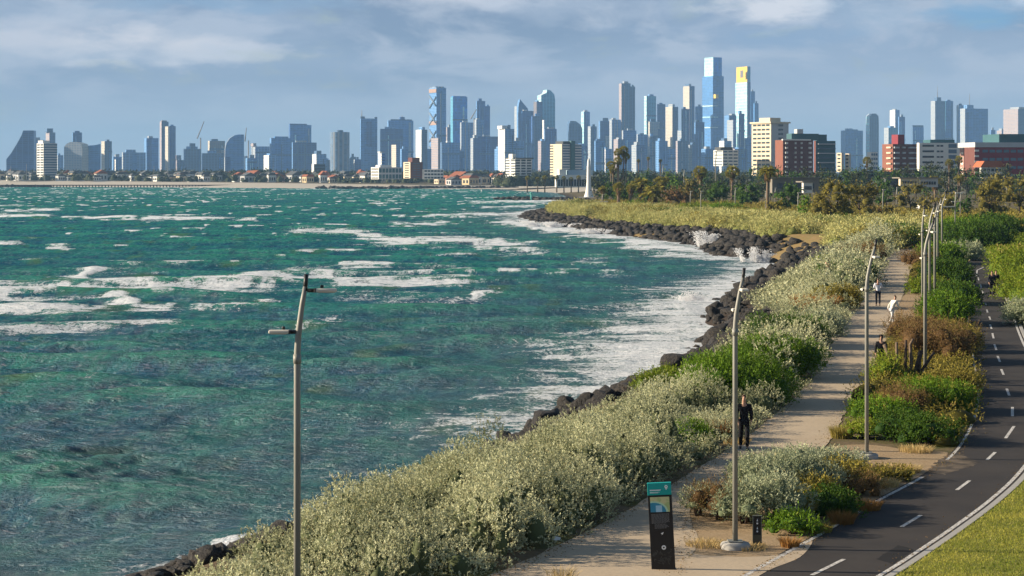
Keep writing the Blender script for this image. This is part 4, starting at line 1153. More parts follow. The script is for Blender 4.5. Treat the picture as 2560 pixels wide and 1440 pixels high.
sd = signed(X, Y); k = (sd > -0.3) & (sd < 8) & ~inpoly(X, Y, hedge); X, Y, sd = X[k], Y[k], sd[k]; Z = land_h(X, Y, sd)
for x, y, z in zip(X, Y, Z):
    s = rk.uniform(0.14, 0.40); rest.append((x, y, z + s * 0.3, s * rk.uniform(0.9, 1.4), s, s * 0.8))
# the headland's bank, far enough to read as one mass
X, Y = np.meshgrid(np.arange(-2, 48, 1.35), np.arange(300, 680, 1.8))
X = X.ravel() + rk.uniform(-1.2, 1.2, X.size); Y = Y.ravel() + rk.uniform(-1.2, 1.2, Y.size)
sd = signed(X, Y); k = (sd > -1.2) & (sd < 8.2)
for e in ex: k &= ~(inpoly(X, Y, e) & (sd > 6.5))
X, Y, sd = X[k], Y[k], sd[k]; Z = land_h(X, Y, sd)
for x, y, z in zip(X, Y, Z):
    s = rk.uniform(0.45, 1.2); rest.append((x, y, z + s * 0.25, s * rk.uniform(0.9, 1.4), s, s * 0.75))
# breakwater and far rock walls
for (a, b, n, w, h) in [(GP(1262, 500), GP(1440, 500), 260, 3.0, 1.2)]:
    a = np.array([XA(1255, 1030), 1030]); b = np.array([XA(1450, 1010), 1010])
    for _ in range(n):
        t = rk.uniform(0, 1); p = a * (1 - t) + b * t + rk.normal(0, 1.8, 2)
        s = rk.uniform(0.8, 1.7); rest.append((p[0], p[1], SEA + 0.5, s * 1.3, s, s * rk.uniform(0.6, 1.1)))
def rock_mass(lst, name, label):
    Vs, Fs, n = [], [], 0
    shapes = [rock_shape(rk, ICO1) for _ in range(24)]
    for q in lst:
        x, y, z, a, b, c_ = q
        S = shapes[rk.integers(24)]; t = rk.uniform(0, 6.28)
        R = np.array([[math.cos(t), -math.sin(t), 0], [math.sin(t), math.cos(t), 0], [0, 0, 1]])
        V = (S @ R.T) * [a, b, c_] + [x, y, z]
        Vs.append(V); Fs.append(ICO1[1] + n); n += len(V)
    return tag(link(name, mesh_np(name, np.concatenate(Vs), [np.concatenate(Fs)]), M_ROCK), label, 'rocks', None, 'stuff')
rock_mass(rest, 'rock_rubble', 'dark basalt rubble filling the sea bank and the headland edge')
far_r = []
for (xa, xb, D, n) in [(0, 130, 2150, 90), (790, 1290, 1905, 320)]:
    for _ in range(n):
        px = rk.uniform(xa, xb); s = rk.uniform(1.2, 2.6)
        far_r.append((XA(px, D), D + rk.uniform(-4, 4), SEA + 0.8, s * 1.6, s, s))
rock_mass(far_r, 'rock_wall_far', 'low dark rock sea wall along the far shore')

# spray thrown up at the rocks
m = NT('spray'); M_SPRAY = m.done(m.pbr((0.86, 0.86, 0.87), 1.0, 0.1))
m = NT('spray_mist')
def spray(px, py, D, w, h, n, label, seed):
    n = n * 4
    r = np.random.default_rng(seed)
    x0, z0 = XA(px, D), SEA + 0.2
    k = 7
    cx = r.normal(0, w * 0.28, k); hh = r.uniform(0.35, 1, k) * h
    i = r.integers(0, k, n); t = r.uniform(0, 1, n) ** 1.5
    P = np.stack([x0 + cx[i] * (1 + t * 0.5) + r.normal(0, w * 0.09, n) * (0.5 + t), D + r.normal(0, w * 0.25, n), z0 + hh[i] * t + r.normal(0, 0.05, n)], 1)
    s = D * 0.00015 * r.uniform(0.4, 1.7, n)
    V, f_ = ico(1)
    A = (P[:, None] + V[None] * s[:, None, None]).reshape(-1, 3)
    Q = (f_[None] + (np.arange(n) * len(V))[:, None, None]).reshape(-1, 3)
    return tag(link('sea_spray', mesh_np('sea_spray', A, [Q], smooth=True), M_SPRAY), label, 'spray', None, 'stuff')
spray(1768, 615, 345, 3.4, 2.9, 900, 'white spray bursting against the headland rocks', 1)
spray(1892, 655, 285, 2.6, 2.4, 800, 'white spray shooting up at the cove corner', 2)
spray(1385, 570, 480, 6.5, 1.6, 900, 'white surf against the headland tip rocks', 3)
spray(1480, 585, 425, 5.5, 1.0, 500, 'white surf along the headland rocks', 4)
spray(1730, 745, 196, 2.4, 0.9, 300, 'white splash left of the broad rock point', 5)

# ------------------------------------------------------------------ lawn blades
f = FB(600)
nb = 42000
Pl = np.array([p[:2] for p in lp])
X = f.r.uniform(5, 16, nb * 4); Y = f.r.uniform(41, 62, nb * 4); k = inpoly(X, Y, Pl) & (X / Y < 0.27); X, Y = X[k], Y[k]
n = len(X); base = np.stack([X, Y, np.full(n, 0.03)], 1)
Dr = np.stack([f.r.normal(0, 0.5, n), f.r.normal(0, 0.5, n), np.ones(n)], 1)
f.quads(leaf_quads(base, Dr, f.r.uniform(0.03, 0.075, n), 0.012, f.r), np.clip(f.r.normal(0.5, 0.2, n) + (fbm(X * 1.2, Y * 0.9, 5) - 0.5) * 1.3, 0, 1))
FOL['lawn'] = foliage_mat('lawn_blades', (0.13, 0.19, 0.015), (0.46, 0.42, 0.07), (0.48, 0.40, 0.15), 0.2, 0.5)
tag(f.build('lawn_grass', FOL['lawn']), 'short patchy lawn grass in the lower right corner', 'grass', None, 'stuff')
# leaf litter and sand grains along the path and road edges
f = FB(610); lt_ = f.r
for (P, side, y1, n) in [(pl, 1, 110, 2600), (pr, -1, 110, 1800), (RL, 1, 100, 1600), (RR, -1, 90, 500)]:
    Q = offs(P, 0); Q = Q[(Q[:, 1] > 42) & (Q[:, 1] < y1)]
    if len(Q) < 3: continue
    T = np.gradient(Q, axis=0); T /= np.linalg.norm(T, axis=1)[:, None]; Nn = np.stack([T[:, 1], -T[:, 0]], 1)
    i = lt_.integers(0, len(Q) - 1, n); t = lt_.uniform(0, 1, n)[:, None]
    o_ = np.abs(lt_.normal(0, 0.22, n))[:, None] * side
    p = Q[i] * (1 - t) + Q[i + 1] * t + Nn[i] * (o_ + 0.05 * lt_.normal(size=(n, 1)))
    base = np.column_stack([p, np.full(n, 0.028)])
    D_ = np.column_stack([lt_.normal(size=(n, 2)), lt_.uniform(0, 0.25, n)])
    f.quads(leaf_quads(base, D_, lt_.uniform(0.02, 0.06, n), lt_.uniform(0.01, 0.03, n), lt_), lt_.uniform(0, 1, n))
tag(f.build('leaf_litter', FOL['brown']), 'dry leaf litter scattered along the edges of path and road', 'litter', None, 'stuff')
# ------------------------------------------------------------------ facade materials
def facade(name, wall, glass, fl=3.6, wf=0.5, cw=0.0, cf=0.2, rough=0.35, var=0.12, vert=False, spec=0.5, metal=0.0):
    """floors of height fl with window share wf, bays cw wide with mullion share cf, in the wall's own metres"""
    m = NT(name)
    sep = m.node('ShaderNodeSeparateXYZ'); m.L.new(m.tc.outputs['Object'], sep.inputs[0])
    nn = m.node('ShaderNodeSeparateXYZ'); m.L.new(m.tc.outputs['Normal'], nn.inputs[0])
    ax = m.math('ABSOLUTE', nn.outputs[0])
    side = m.math('GREATER_THAN', ax, 0.7)
    u = m.math('ADD', m.math('MULTIPLY', sep.outputs[1], side), m.math('MULTIPLY', sep.outputs[0], m.math('SUBTRACT', 1.0, side)))
    z = sep.outputs[2]
    fz = m.math('FRACT', m.math('DIVIDE', z, fl))
    win = m.math('LESS_THAN', fz, wf)
    if vert: win = m.math('MAXIMUM', win, 0.65)
    if cw:
        fu = m.math('FRACT', m.math('ADD', m.math('DIVIDE', u, cw), 0.37))
        win = m.math('MULTIPLY', win, m.math('GREATER_THAN', fu, cf))
    top = m.math('GREATER_THAN', m.math('ABSOLUTE', nn.outputs[2]), 0.7)
    win = m.math('MULTIPLY', win, m.math('SUBTRACT', 1.0, top))
    # bays and floors differ a little: blinds, and sky reflections put into the glass colour
    cell = m.node('ShaderNodeCombineXYZ')
    m.L.new(m.math('FLOOR', m.math('DIVIDE', u, max(cw, 5.0))), cell.inputs[0]); m.L.new(m.math('FLOOR', m.math('DIVIDE', z, fl * 1.0)), cell.inputs[1]); m.L.new(side, cell.inputs[2])
    wn = m.node('ShaderNodeTexWhiteNoise'); m.L.new(cell.outputs[0], wn.inputs[0])
    big = m.noise(0.018, 3)
    g = m.mix(wn.outputs[0], tuple(x * (1 - var * 2) for x in glass), tuple(min(1, x * (1 + var * 2.2)) for x in glass))
    g = m.mix(m.math('MULTIPLY', m.ramp(big, [(0.4, 0), (0.6, 1)]), 0.35), g, tuple(x * 0.6 for x in glass))
    w = m.mix(big, tuple(x * (1 - var) for x in wall), tuple(min(1, x * (1 + var)) for x in wall))
    c = m.mix(win, w, g)
    r = m.math('SUBTRACT', 0.75, m.math('MULTIPLY', win, 0.75 - rough))
    return m.done(m.pbr(c, r, spec, None, metal))
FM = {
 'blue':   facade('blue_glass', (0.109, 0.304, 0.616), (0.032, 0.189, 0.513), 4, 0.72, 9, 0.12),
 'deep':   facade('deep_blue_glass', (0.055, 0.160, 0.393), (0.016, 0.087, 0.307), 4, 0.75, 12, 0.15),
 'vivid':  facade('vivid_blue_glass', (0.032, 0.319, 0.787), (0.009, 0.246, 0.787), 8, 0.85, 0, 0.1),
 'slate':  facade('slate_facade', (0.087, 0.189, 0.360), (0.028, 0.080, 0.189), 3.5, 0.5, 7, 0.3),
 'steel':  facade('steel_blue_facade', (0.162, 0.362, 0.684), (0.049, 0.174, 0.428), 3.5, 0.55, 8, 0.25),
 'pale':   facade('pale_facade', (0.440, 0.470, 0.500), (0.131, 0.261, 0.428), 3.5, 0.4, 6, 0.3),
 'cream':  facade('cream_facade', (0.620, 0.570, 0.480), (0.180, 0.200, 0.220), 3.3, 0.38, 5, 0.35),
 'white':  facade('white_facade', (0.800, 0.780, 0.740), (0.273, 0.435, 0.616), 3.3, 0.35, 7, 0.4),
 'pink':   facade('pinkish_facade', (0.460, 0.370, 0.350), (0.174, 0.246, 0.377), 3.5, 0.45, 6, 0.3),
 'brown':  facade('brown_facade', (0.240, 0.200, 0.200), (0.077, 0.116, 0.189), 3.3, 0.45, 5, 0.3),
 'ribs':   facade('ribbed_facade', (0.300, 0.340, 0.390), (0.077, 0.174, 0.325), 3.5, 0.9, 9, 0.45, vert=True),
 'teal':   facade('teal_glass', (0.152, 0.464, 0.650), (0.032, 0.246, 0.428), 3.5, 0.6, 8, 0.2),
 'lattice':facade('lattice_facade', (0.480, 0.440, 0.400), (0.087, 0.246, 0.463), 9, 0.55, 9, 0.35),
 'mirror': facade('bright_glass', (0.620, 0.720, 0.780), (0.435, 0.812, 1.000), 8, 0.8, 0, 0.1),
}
gold = plain('gold_glass', (0.95, 0.62, 0.10), 0.35, 0.5, 0.25, 0.08, 0.05)
dark_roof = plain('dark_roof', (0.08, 0.09, 0.10), 0.8)
white_paint = plain('white_paint', (0.78, 0.77, 0.73), 0.6)
grey_conc = plain('grey_concrete', (0.38, 0.37, 0.35), 0.85)
red_paint = plain('red_paint', (0.55, 0.07, 0.05), 0.6)
crane_m = plain('crane_steel', (0.30, 0.26, 0.24), 0.6)

def tower(label, x0, x1, yt, D, lit=0.3, front='blue', side='pale', name='tower', cat='tower', rot=26, cap=None, mast=None, strips=None, steps=None, z0=-1.5, group=None, base=None):
    """box tower: x0..x1, top row yt of the photograph, distance D; lit = share of its width that is the sunlit left face"""
    a = math.radians(rot)
    W = (x1 - x0) / F * D
    wd, wf = lit * W / math.sin(a), (1 - lit) * W / math.cos(a)
    wd = max(wd, 3)
    H = ZA(yt, D) - z0
    # front-left corner sits where lit and shaded faces meet
    cx = XA(x0 + (x1 - x0) * lit, D)
    mb = MB()
    mb.box(0, wf, 0, wd, 0, H)
    mats = [FM[front], FM[side], dark_roof]  # sunlit face mostly takes a lighter facade: sunlight put into the colour
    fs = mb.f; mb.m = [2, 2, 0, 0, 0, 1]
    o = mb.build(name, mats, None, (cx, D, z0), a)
    tag(o, label, cat, group)
    tr = random.Random(int(x0 * 7 + yt))
    if not cap and wf > 12:
        f0 = tr.uniform(.1, .4); c = MB(); c.box(wf * f0, wf * (f0 + tr.uniform(.3, .5)), wd * .2, wd * .8, H, H + tr.uniform(3, 7)); c.build('roof_plant', [FM[tr.choice(['slate', 'steel', 'pale'])]], o)
    if not strips and wf > 14:
        for q in range(tr.choice([1, 2, 2, 3])):
            f0 = tr.uniform(.05, .88); c = MB(); c.box(wf * f0, wf * (f0 + tr.uniform(.03, .12)), -.9, .5, 0, H * tr.uniform(.8, .995)); c.build('facade_panel', [FM[tr.choice(['pale', 'deep', 'blue', 'mirror', 'steel', 'slate'])]], o)
        hb = H * tr.uniform(.35, .8); c = MB(); c.box(-.5, wf + .5, -1.0, .4, hb, hb + 4); c.build('plant_floor_band', [FM['slate']], o)
    if cap:  # (fraction start, fraction end, extra px height, material)
        for (f0, f1, px, mt) in cap:
            c = MB(); c.box(wf * f0, wf * f1, wd * 0.15, wd * 0.85, H, H + px / F * D); c.build('roof_plant', [FM.get(mt, dark_roof)], o)
    if strips:  # vertical fins or bright ribs on the front: (fraction, width fraction, material, y0frac, y1frac)
        for (f0, w_, mt, h0, h1) in strips:
            c = MB(); c.box(wf * f0, wf * (f0 + w_), -1.2, 0.5, H * h0, H * h1); c.build('facade_panel', [FM.get(mt) or mt], o)
    if mast:
        for (f0, px) in mast:
            c = MB(); c.tube([(wf * f0, wd * 0.5, H), (wf * f0, wd * 0.5, H + px / F * D)], [1.2, 0.4], 6); c.build('mast', crane_m, o)
    return o
def round_tower(label, x0, x1, yt, D, front='ribs', cap=None, name='tower', z0=-1.5, ell=0.8, steps=None):
    W = (x1 - x0) / F * D; H = ZA(yt, D) - z0
    mb = MB(); n = 20
    vs = [(W / 2 * math.cos(2 * math.pi * k / n), W / 2 * ell * math.sin(2 * math.pi * k / n), z) for z in (0, H) for k in range(n)]
    mb.add(vs, [(k, (k + 1) % n, n + (k + 1) % n, n + k) for k in range(n)] , 0, False)
    mb.add(vs[n:], [tuple(range(n))], 1)
    o = mb.build(name, [FM[front], dark_roof], None, (XA((x0 + x1) / 2, D), D + W / 2, z0)); tag(o, label, 'tower')
    if cap:
        for (k, px, mt) in cap:
            c = MB(); c.cyl(0, 0, H, H + px / F * D, W / 2 * k, n=12, smooth=False); c.build('roof_plant', [FM.get(mt, dark_roof)], o)
    return o
def prof_tower(label, pts, D, front='blue', side='pale', depth=30, rot=12, name='tower', z0=-1.5):
    """tower with a shaped roofline: pts are photograph pixels, left to right"""
    a = math.radians(rot)
    x0 = XA(pts[0][0], D)
    P = [((XA(px, D) - x0) / math.cos(a), ZA(py, D) - z0) for px, py in pts]
    poly = [(P[-1][0], 0), (0, 0)] + P if P[0][0] == 0 else P
    poly = [(0, 0)] + [(P[-1][0], 0)] + P[::-1]
    mb = MB(); mb.prism(poly, 0, depth)
    # side faces get the side material, mostly lighter: sunlight put into the colour
    n = len(poly)
    mb.m = [0, 0] + [1] * n
    o = mb.build(name, [FM[front], FM[side]], None, (x0, D, z0), a); tag(o, label, 'tower')
    return o

T = tower
# left third of the skyline
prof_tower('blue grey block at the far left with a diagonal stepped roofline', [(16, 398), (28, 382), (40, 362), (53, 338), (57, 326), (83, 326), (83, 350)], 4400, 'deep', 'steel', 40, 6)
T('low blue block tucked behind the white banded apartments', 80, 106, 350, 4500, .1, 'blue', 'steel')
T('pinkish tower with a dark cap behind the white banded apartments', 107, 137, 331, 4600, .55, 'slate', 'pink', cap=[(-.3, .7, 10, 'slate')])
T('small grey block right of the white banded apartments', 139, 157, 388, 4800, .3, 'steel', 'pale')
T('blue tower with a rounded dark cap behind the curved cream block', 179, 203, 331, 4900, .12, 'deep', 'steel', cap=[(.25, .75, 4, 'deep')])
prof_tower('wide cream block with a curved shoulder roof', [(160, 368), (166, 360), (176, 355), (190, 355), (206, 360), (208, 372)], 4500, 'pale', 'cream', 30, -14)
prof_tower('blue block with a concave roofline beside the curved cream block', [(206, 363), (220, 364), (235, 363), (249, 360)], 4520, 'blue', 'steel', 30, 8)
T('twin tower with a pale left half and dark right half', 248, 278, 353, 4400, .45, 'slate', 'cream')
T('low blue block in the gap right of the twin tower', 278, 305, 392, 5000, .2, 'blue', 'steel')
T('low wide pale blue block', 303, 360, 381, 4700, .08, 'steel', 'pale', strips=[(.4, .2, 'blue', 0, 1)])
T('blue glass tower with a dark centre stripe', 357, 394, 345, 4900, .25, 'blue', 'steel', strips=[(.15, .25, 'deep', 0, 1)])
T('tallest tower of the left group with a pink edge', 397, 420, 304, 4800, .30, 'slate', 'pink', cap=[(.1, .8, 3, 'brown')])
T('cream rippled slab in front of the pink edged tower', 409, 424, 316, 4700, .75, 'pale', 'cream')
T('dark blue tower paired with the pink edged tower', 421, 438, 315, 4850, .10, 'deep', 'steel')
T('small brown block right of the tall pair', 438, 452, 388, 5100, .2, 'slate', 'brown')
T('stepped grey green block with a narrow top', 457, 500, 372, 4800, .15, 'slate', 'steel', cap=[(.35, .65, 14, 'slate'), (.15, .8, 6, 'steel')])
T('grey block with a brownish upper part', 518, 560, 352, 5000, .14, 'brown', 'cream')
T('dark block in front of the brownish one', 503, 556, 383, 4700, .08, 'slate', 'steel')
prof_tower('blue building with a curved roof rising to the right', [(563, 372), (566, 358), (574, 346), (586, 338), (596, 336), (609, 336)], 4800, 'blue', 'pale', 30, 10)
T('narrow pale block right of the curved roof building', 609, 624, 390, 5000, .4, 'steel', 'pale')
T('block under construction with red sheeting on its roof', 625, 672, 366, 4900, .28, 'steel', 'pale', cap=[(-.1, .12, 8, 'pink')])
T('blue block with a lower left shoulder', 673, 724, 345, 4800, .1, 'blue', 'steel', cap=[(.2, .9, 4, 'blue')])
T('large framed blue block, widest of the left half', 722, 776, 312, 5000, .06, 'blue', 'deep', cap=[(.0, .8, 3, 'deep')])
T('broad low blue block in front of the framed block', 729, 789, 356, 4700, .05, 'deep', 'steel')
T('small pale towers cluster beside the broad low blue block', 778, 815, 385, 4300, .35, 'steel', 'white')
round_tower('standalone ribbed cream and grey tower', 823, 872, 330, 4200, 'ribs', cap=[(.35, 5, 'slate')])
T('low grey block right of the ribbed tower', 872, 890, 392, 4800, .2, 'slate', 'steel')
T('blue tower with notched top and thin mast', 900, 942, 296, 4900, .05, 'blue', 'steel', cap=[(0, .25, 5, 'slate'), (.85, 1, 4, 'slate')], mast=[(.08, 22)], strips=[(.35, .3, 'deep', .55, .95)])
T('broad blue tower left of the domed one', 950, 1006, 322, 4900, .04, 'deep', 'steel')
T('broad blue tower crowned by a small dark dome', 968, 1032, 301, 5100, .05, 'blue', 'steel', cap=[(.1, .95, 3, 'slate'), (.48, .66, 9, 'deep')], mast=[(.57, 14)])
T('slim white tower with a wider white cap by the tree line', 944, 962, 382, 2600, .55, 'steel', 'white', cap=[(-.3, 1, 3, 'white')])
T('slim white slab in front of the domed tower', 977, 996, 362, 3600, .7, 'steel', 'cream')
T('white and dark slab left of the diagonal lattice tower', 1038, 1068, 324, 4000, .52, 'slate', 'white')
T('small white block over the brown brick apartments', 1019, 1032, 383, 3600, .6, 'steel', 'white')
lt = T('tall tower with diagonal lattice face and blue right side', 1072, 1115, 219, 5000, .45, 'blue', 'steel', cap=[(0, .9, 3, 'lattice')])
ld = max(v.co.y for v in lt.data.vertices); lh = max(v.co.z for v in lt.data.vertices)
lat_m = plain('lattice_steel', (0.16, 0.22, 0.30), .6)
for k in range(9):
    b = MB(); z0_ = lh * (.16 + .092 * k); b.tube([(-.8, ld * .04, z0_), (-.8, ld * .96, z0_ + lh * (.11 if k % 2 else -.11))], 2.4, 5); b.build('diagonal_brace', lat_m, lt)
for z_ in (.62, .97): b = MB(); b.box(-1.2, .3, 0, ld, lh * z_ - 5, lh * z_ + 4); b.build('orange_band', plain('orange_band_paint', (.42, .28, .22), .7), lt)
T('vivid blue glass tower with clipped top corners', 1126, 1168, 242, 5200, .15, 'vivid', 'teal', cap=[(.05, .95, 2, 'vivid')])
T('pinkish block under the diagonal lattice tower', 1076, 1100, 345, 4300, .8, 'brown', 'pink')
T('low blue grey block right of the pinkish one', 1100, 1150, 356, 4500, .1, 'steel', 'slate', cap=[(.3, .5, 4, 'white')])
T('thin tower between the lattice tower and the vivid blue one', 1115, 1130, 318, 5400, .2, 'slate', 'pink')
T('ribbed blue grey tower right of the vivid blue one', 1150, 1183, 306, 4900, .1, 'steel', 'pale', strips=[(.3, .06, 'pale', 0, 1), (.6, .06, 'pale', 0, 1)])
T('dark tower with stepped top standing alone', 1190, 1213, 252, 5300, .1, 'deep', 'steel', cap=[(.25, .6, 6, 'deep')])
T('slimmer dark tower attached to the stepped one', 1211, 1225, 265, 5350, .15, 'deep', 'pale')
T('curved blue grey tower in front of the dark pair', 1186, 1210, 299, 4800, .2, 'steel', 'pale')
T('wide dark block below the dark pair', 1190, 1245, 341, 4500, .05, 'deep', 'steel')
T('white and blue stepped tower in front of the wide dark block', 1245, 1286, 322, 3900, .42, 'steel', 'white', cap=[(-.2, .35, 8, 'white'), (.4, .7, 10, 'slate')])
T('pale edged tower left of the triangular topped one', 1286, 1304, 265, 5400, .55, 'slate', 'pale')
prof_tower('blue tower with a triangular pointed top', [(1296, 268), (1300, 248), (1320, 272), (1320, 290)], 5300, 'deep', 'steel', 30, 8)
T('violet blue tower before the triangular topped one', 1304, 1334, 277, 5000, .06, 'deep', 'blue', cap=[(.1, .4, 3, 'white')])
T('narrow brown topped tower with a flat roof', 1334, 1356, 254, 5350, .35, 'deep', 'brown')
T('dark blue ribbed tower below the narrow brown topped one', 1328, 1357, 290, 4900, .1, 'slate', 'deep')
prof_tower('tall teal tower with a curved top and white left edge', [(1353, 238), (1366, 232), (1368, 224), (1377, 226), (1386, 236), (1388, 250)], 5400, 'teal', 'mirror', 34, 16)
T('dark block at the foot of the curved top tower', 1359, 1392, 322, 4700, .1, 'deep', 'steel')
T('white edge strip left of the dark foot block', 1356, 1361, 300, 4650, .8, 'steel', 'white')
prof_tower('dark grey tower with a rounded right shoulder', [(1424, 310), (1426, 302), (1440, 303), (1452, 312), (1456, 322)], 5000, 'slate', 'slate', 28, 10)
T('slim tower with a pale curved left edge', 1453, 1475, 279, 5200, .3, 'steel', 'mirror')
T('pale and dark ribbed tower behind the white column', 1470, 1492, 316, 4800, .3, 'slate', 'pale')
T('dark block with a pale wedge on its face', 1497, 1528, 302, 5100, .1, 'deep', 'steel', strips=[(.5, .3, 'pale', .3, .75)])
T('pale ribbed tower under the tall pinkish one', 1524, 1553, 299, 4900, .2, 'steel', 'pale', strips=[(.25, .08, 'pale', 0, 1), (.55, .08, 'pale', 0, 1)])
T('tall pinkish edged tower with grey front', 1548, 1577, 208, 5200, .2, 'slate', 'pink', strips=[(.3, .05, 'pink', 0, .97)])
T('lower twin joined to the right of the tall pinkish tower', 1574, 1588, 216, 5230, .15, 'slate', 'pink')
T('wide blue block at the foot of the tall pinkish tower', 1555, 1592, 326, 4600, .08, 'blue', 'pale')
T('ribbed blue block with small roof box', 1592, 1622, 336, 4500, .08, 'steel', 'pale', cap=[(.25, .6, 3, 'slate')], strips=[(.9, .08, 'white', 0, 1)])
T('teal topped tower with slanted roof', 1611, 1641, 240, 5500, .18, 'teal', 'mirror')
T('cream block in front of the teal topped tower', 1621, 1650, 304, 5000, .12, 'pale', 'cream')
T('dark blue tower right of the teal topped one', 1643, 1664, 260, 5200, .1, 'deep', 'blue')
T('small dark block with bright top right of the ribbed blue block', 1622, 1642, 341, 4500, .15, 'slate', 'white')
T('cream cylinder like tower with bright left half', 1666, 1696, 267, 4900, .5, 'slate', 'cream')
T('small brown roofed tower before the slim cream one', 1695, 1712, 326, 4700, .5, 'slate', 'pale')
T('dark slab crossing the slim cream tower', 1704, 1724, 272, 4900, .15, 'deep', 'slate')
T('slim cream tower with dark right side', 1710, 1737, 215, 5300, .5, 'deep', 'cream')
T('blue tower just left of the tallest tower', 1738, 1757, 266, 5200, .15, 'blue', 'steel')
T('low blue block below the blue tower left of the tallest one', 1736, 1762, 305, 4700, .1, 'deep', 'steel')
# the tallest tower: slender upper shaft on a wider lower one, with a gold band
D = 5500; z0 = -1.5
tt = empty('tower', (XA(1785, D), D, z0), math.radians(30)); tag(tt, 'tallest tower of the skyline with a gold bulge half way up', 'tower')
def blockp(par, nm, mats, x0, x1, yb, yt, rotdeg=30, lit=.45, dy=0.0, D=D):
    a = math.radians(rotdeg); W = (x1 - x0) / F * D
    wd, wf = lit * W / math.sin(a), (1 - lit) * W / math.cos(a)
    px = (XA(x0 + (x1 - x0) * lit, D) - XA(1785, D))
    lx, ly = px * math.cos(a), -px * math.sin(a)
    mb = MB(); mb.box(lx, lx + wf, ly + dy, ly + wd + dy, ZA(yb, D) - z0, ZA(yt, D) - z0); mb.m = [2, 2, 0, 0, 0, 1]
    return mb.build(nm, mats + [dark_roof], par)
blockp(tt, 'lower_shaft', [FM['blue'], FM['blue']], 1759, 1811, 450, 190)
blockp(tt, 'upper_shaft', [FM['vivid'], FM['mirror']], 1764, 1806, 190, 143)  # sunlit left face given the brighter glass colour
blockp(tt, 'gold_band', [gold, gold], 1777, 1791, 246, 236, 30, .5, -9)
for yb in (266, 294, 320): blockp(tt, 'facade_band', [FM['mirror'], FM['mirror']], 1758.5, 1795, yb, yb - 3, 30, .62, -1.5)
T('blue tower attached to the right of the tallest tower', 1813, 1846, 288, 5000, .3, 'deep', 'steel')
T('pale dotted block between the two tallest towers', 1820, 1843, 300, 4800, .55, 'steel', 'pale')
T('dark curved tower before the gold topped one', 1842, 1862, 284, 4700, .25, 'deep', 'mirror')
D = 5600
gt = empty('tower', (XA(1860, D), D, z0), math.radians(24)); tag(gt, 'gold topped pale tower, second tallest of the skyline', 'tower')
def gb(nm, x0, x1, yb, yt, mats, lit=.72, dy=0):
    a = math.radians(24); W = (x1 - x0) / F * D
    wd, wf = lit * W / math.sin(a), (1 - lit) * W / math.cos(a)
    px = XA(x0 + (x1 - x0) * lit, D) - XA(1860, D)
    lx, ly = px * math.cos(a), -px * math.sin(a)
    mb = MB(); mb.box(lx, lx + wf, ly + dy, ly + wd + dy, ZA(yb, D) - z0, ZA(yt, D) - z0); mb.m = [2, 2, 0, 0, 0, 1]
    mb.build(nm, mats + [dark_roof], gt)
gb('shaft', 1844, 1877, 450, 205, [FM['deep'], FM['mirror']])  # left face bright as sunlit, right face dark as shaded, in the facade colours
gb('gold_crown', 1846, 1876.5, 204.6, 166, [FM['teal'], gold])
mb = MB(); a = math.radians(24); px = XA(1853, D) - XA(1860, D)
gb('crown_slot', 1850, 1856, 194, 176, [FM['brown'], FM['brown']], .9, -4)
T('blue tower partly hidden behind the gold topped one', 1876, 1888, 228, 5900, .1, 'blue', 'blue')
T('lower blue tower to the right of the gold topped one', 1884, 1897, 258, 5800, .2, 'steel', 'blue')
T('low blue block right of the gold topped tower', 1862, 1892, 345, 4700, .1, 'blue', 'steel')
# filler of lower blocks between the towers
low = [(100, 120, 400), (285, 300, 398), (440, 460, 400), (560, 575, 392), (612, 640, 395), (655, 690, 388), (810, 826, 400), (884, 902, 398), (1000, 1020, 372), (1056, 1078, 372), (1120, 1160, 378), (1176, 1196, 345), (1236, 1262, 372),
       (1280, 1310, 352), (1345, 1366, 352), (1440, 1470, 365), (1486, 1512, 352), (1505, 1530, 372), (1535, 1562, 348), (1580, 1612, 362), (1640, 1670, 352), (1655, 1690, 372), (1690, 1722, 352), (1720, 1745, 362), (1755, 1790, 372), (1800, 1830, 352), (1825, 1870, 372)]
lr = np.random.default_rng(31)
for i, (a_, b_, y_) in enumerate(low):
    T('low hazy office block filling the gap between the taller towers', a_, b_, y_, 4300 + lr.uniform(-200, 300), float(lr.uniform(.1, .5)), ['blue', 'steel', 'slate', 'deep'][i % 4], ['steel', 'pale', 'pink', 'white'][(i * 3) % 4], name='office_block', cat='building', group='low blocks between the skyline towers')
# right part of the skyline
T('wide hazy block with an irregular top right of the brick apartments', 2105, 2161, 326, 5600, .16, 'blue', 'steel', cap=[(.2, .45, 5, 'steel'), (.55, .75, 3, 'blue')])
prof_tower('slim hazy tower with a rounded top', [(2174, 300), (2175, 290), (2181, 284), (2191, 284), (2197, 290), (2198, 302)], 5600, 'slate', 'mirror', 24, 14)
T('pale slab with a bright slanted left face', 2228, 2250, 275, 5900, .45, 'steel', 'white')
T('dark slab right of the bright slanted one', 2246, 2264, 292, 5850, .1, 'deep', 'steel')
T('teal lower block before the bright slanted slab', 2213, 2247, 319, 5300, .25, 'teal', 'pale')
T('small hazy block shaped like a portal', 2279, 2312, 318, 5700, .1, 'steel', 'slate', cap=[(0, .18, 0, 'slate'), (0, 1, 5, 'slate')])
T('tall hazy tower with a spire, left of the right hand pair', 2330, 2366, 252, 5800, .22, 'slate', 'pale', cap=[(.25, .65, 9, 'slate')], mast=[(.45, 38)])
T('blue glass tower joined to the spired one', 2360, 2385, 252, 5850, .15, 'blue', 'teal')
T('narrow hazy tower left of the broad blue one', 2393, 2412, 263, 5800, .2, 'steel', 'pale')
T('broad blue hazy tower with a round turret', 2404, 2477, 271, 5600, .12, 'blue', 'pale', cap=[(.12, .4, 9, 'steel')], mast=[(.3, 38)])
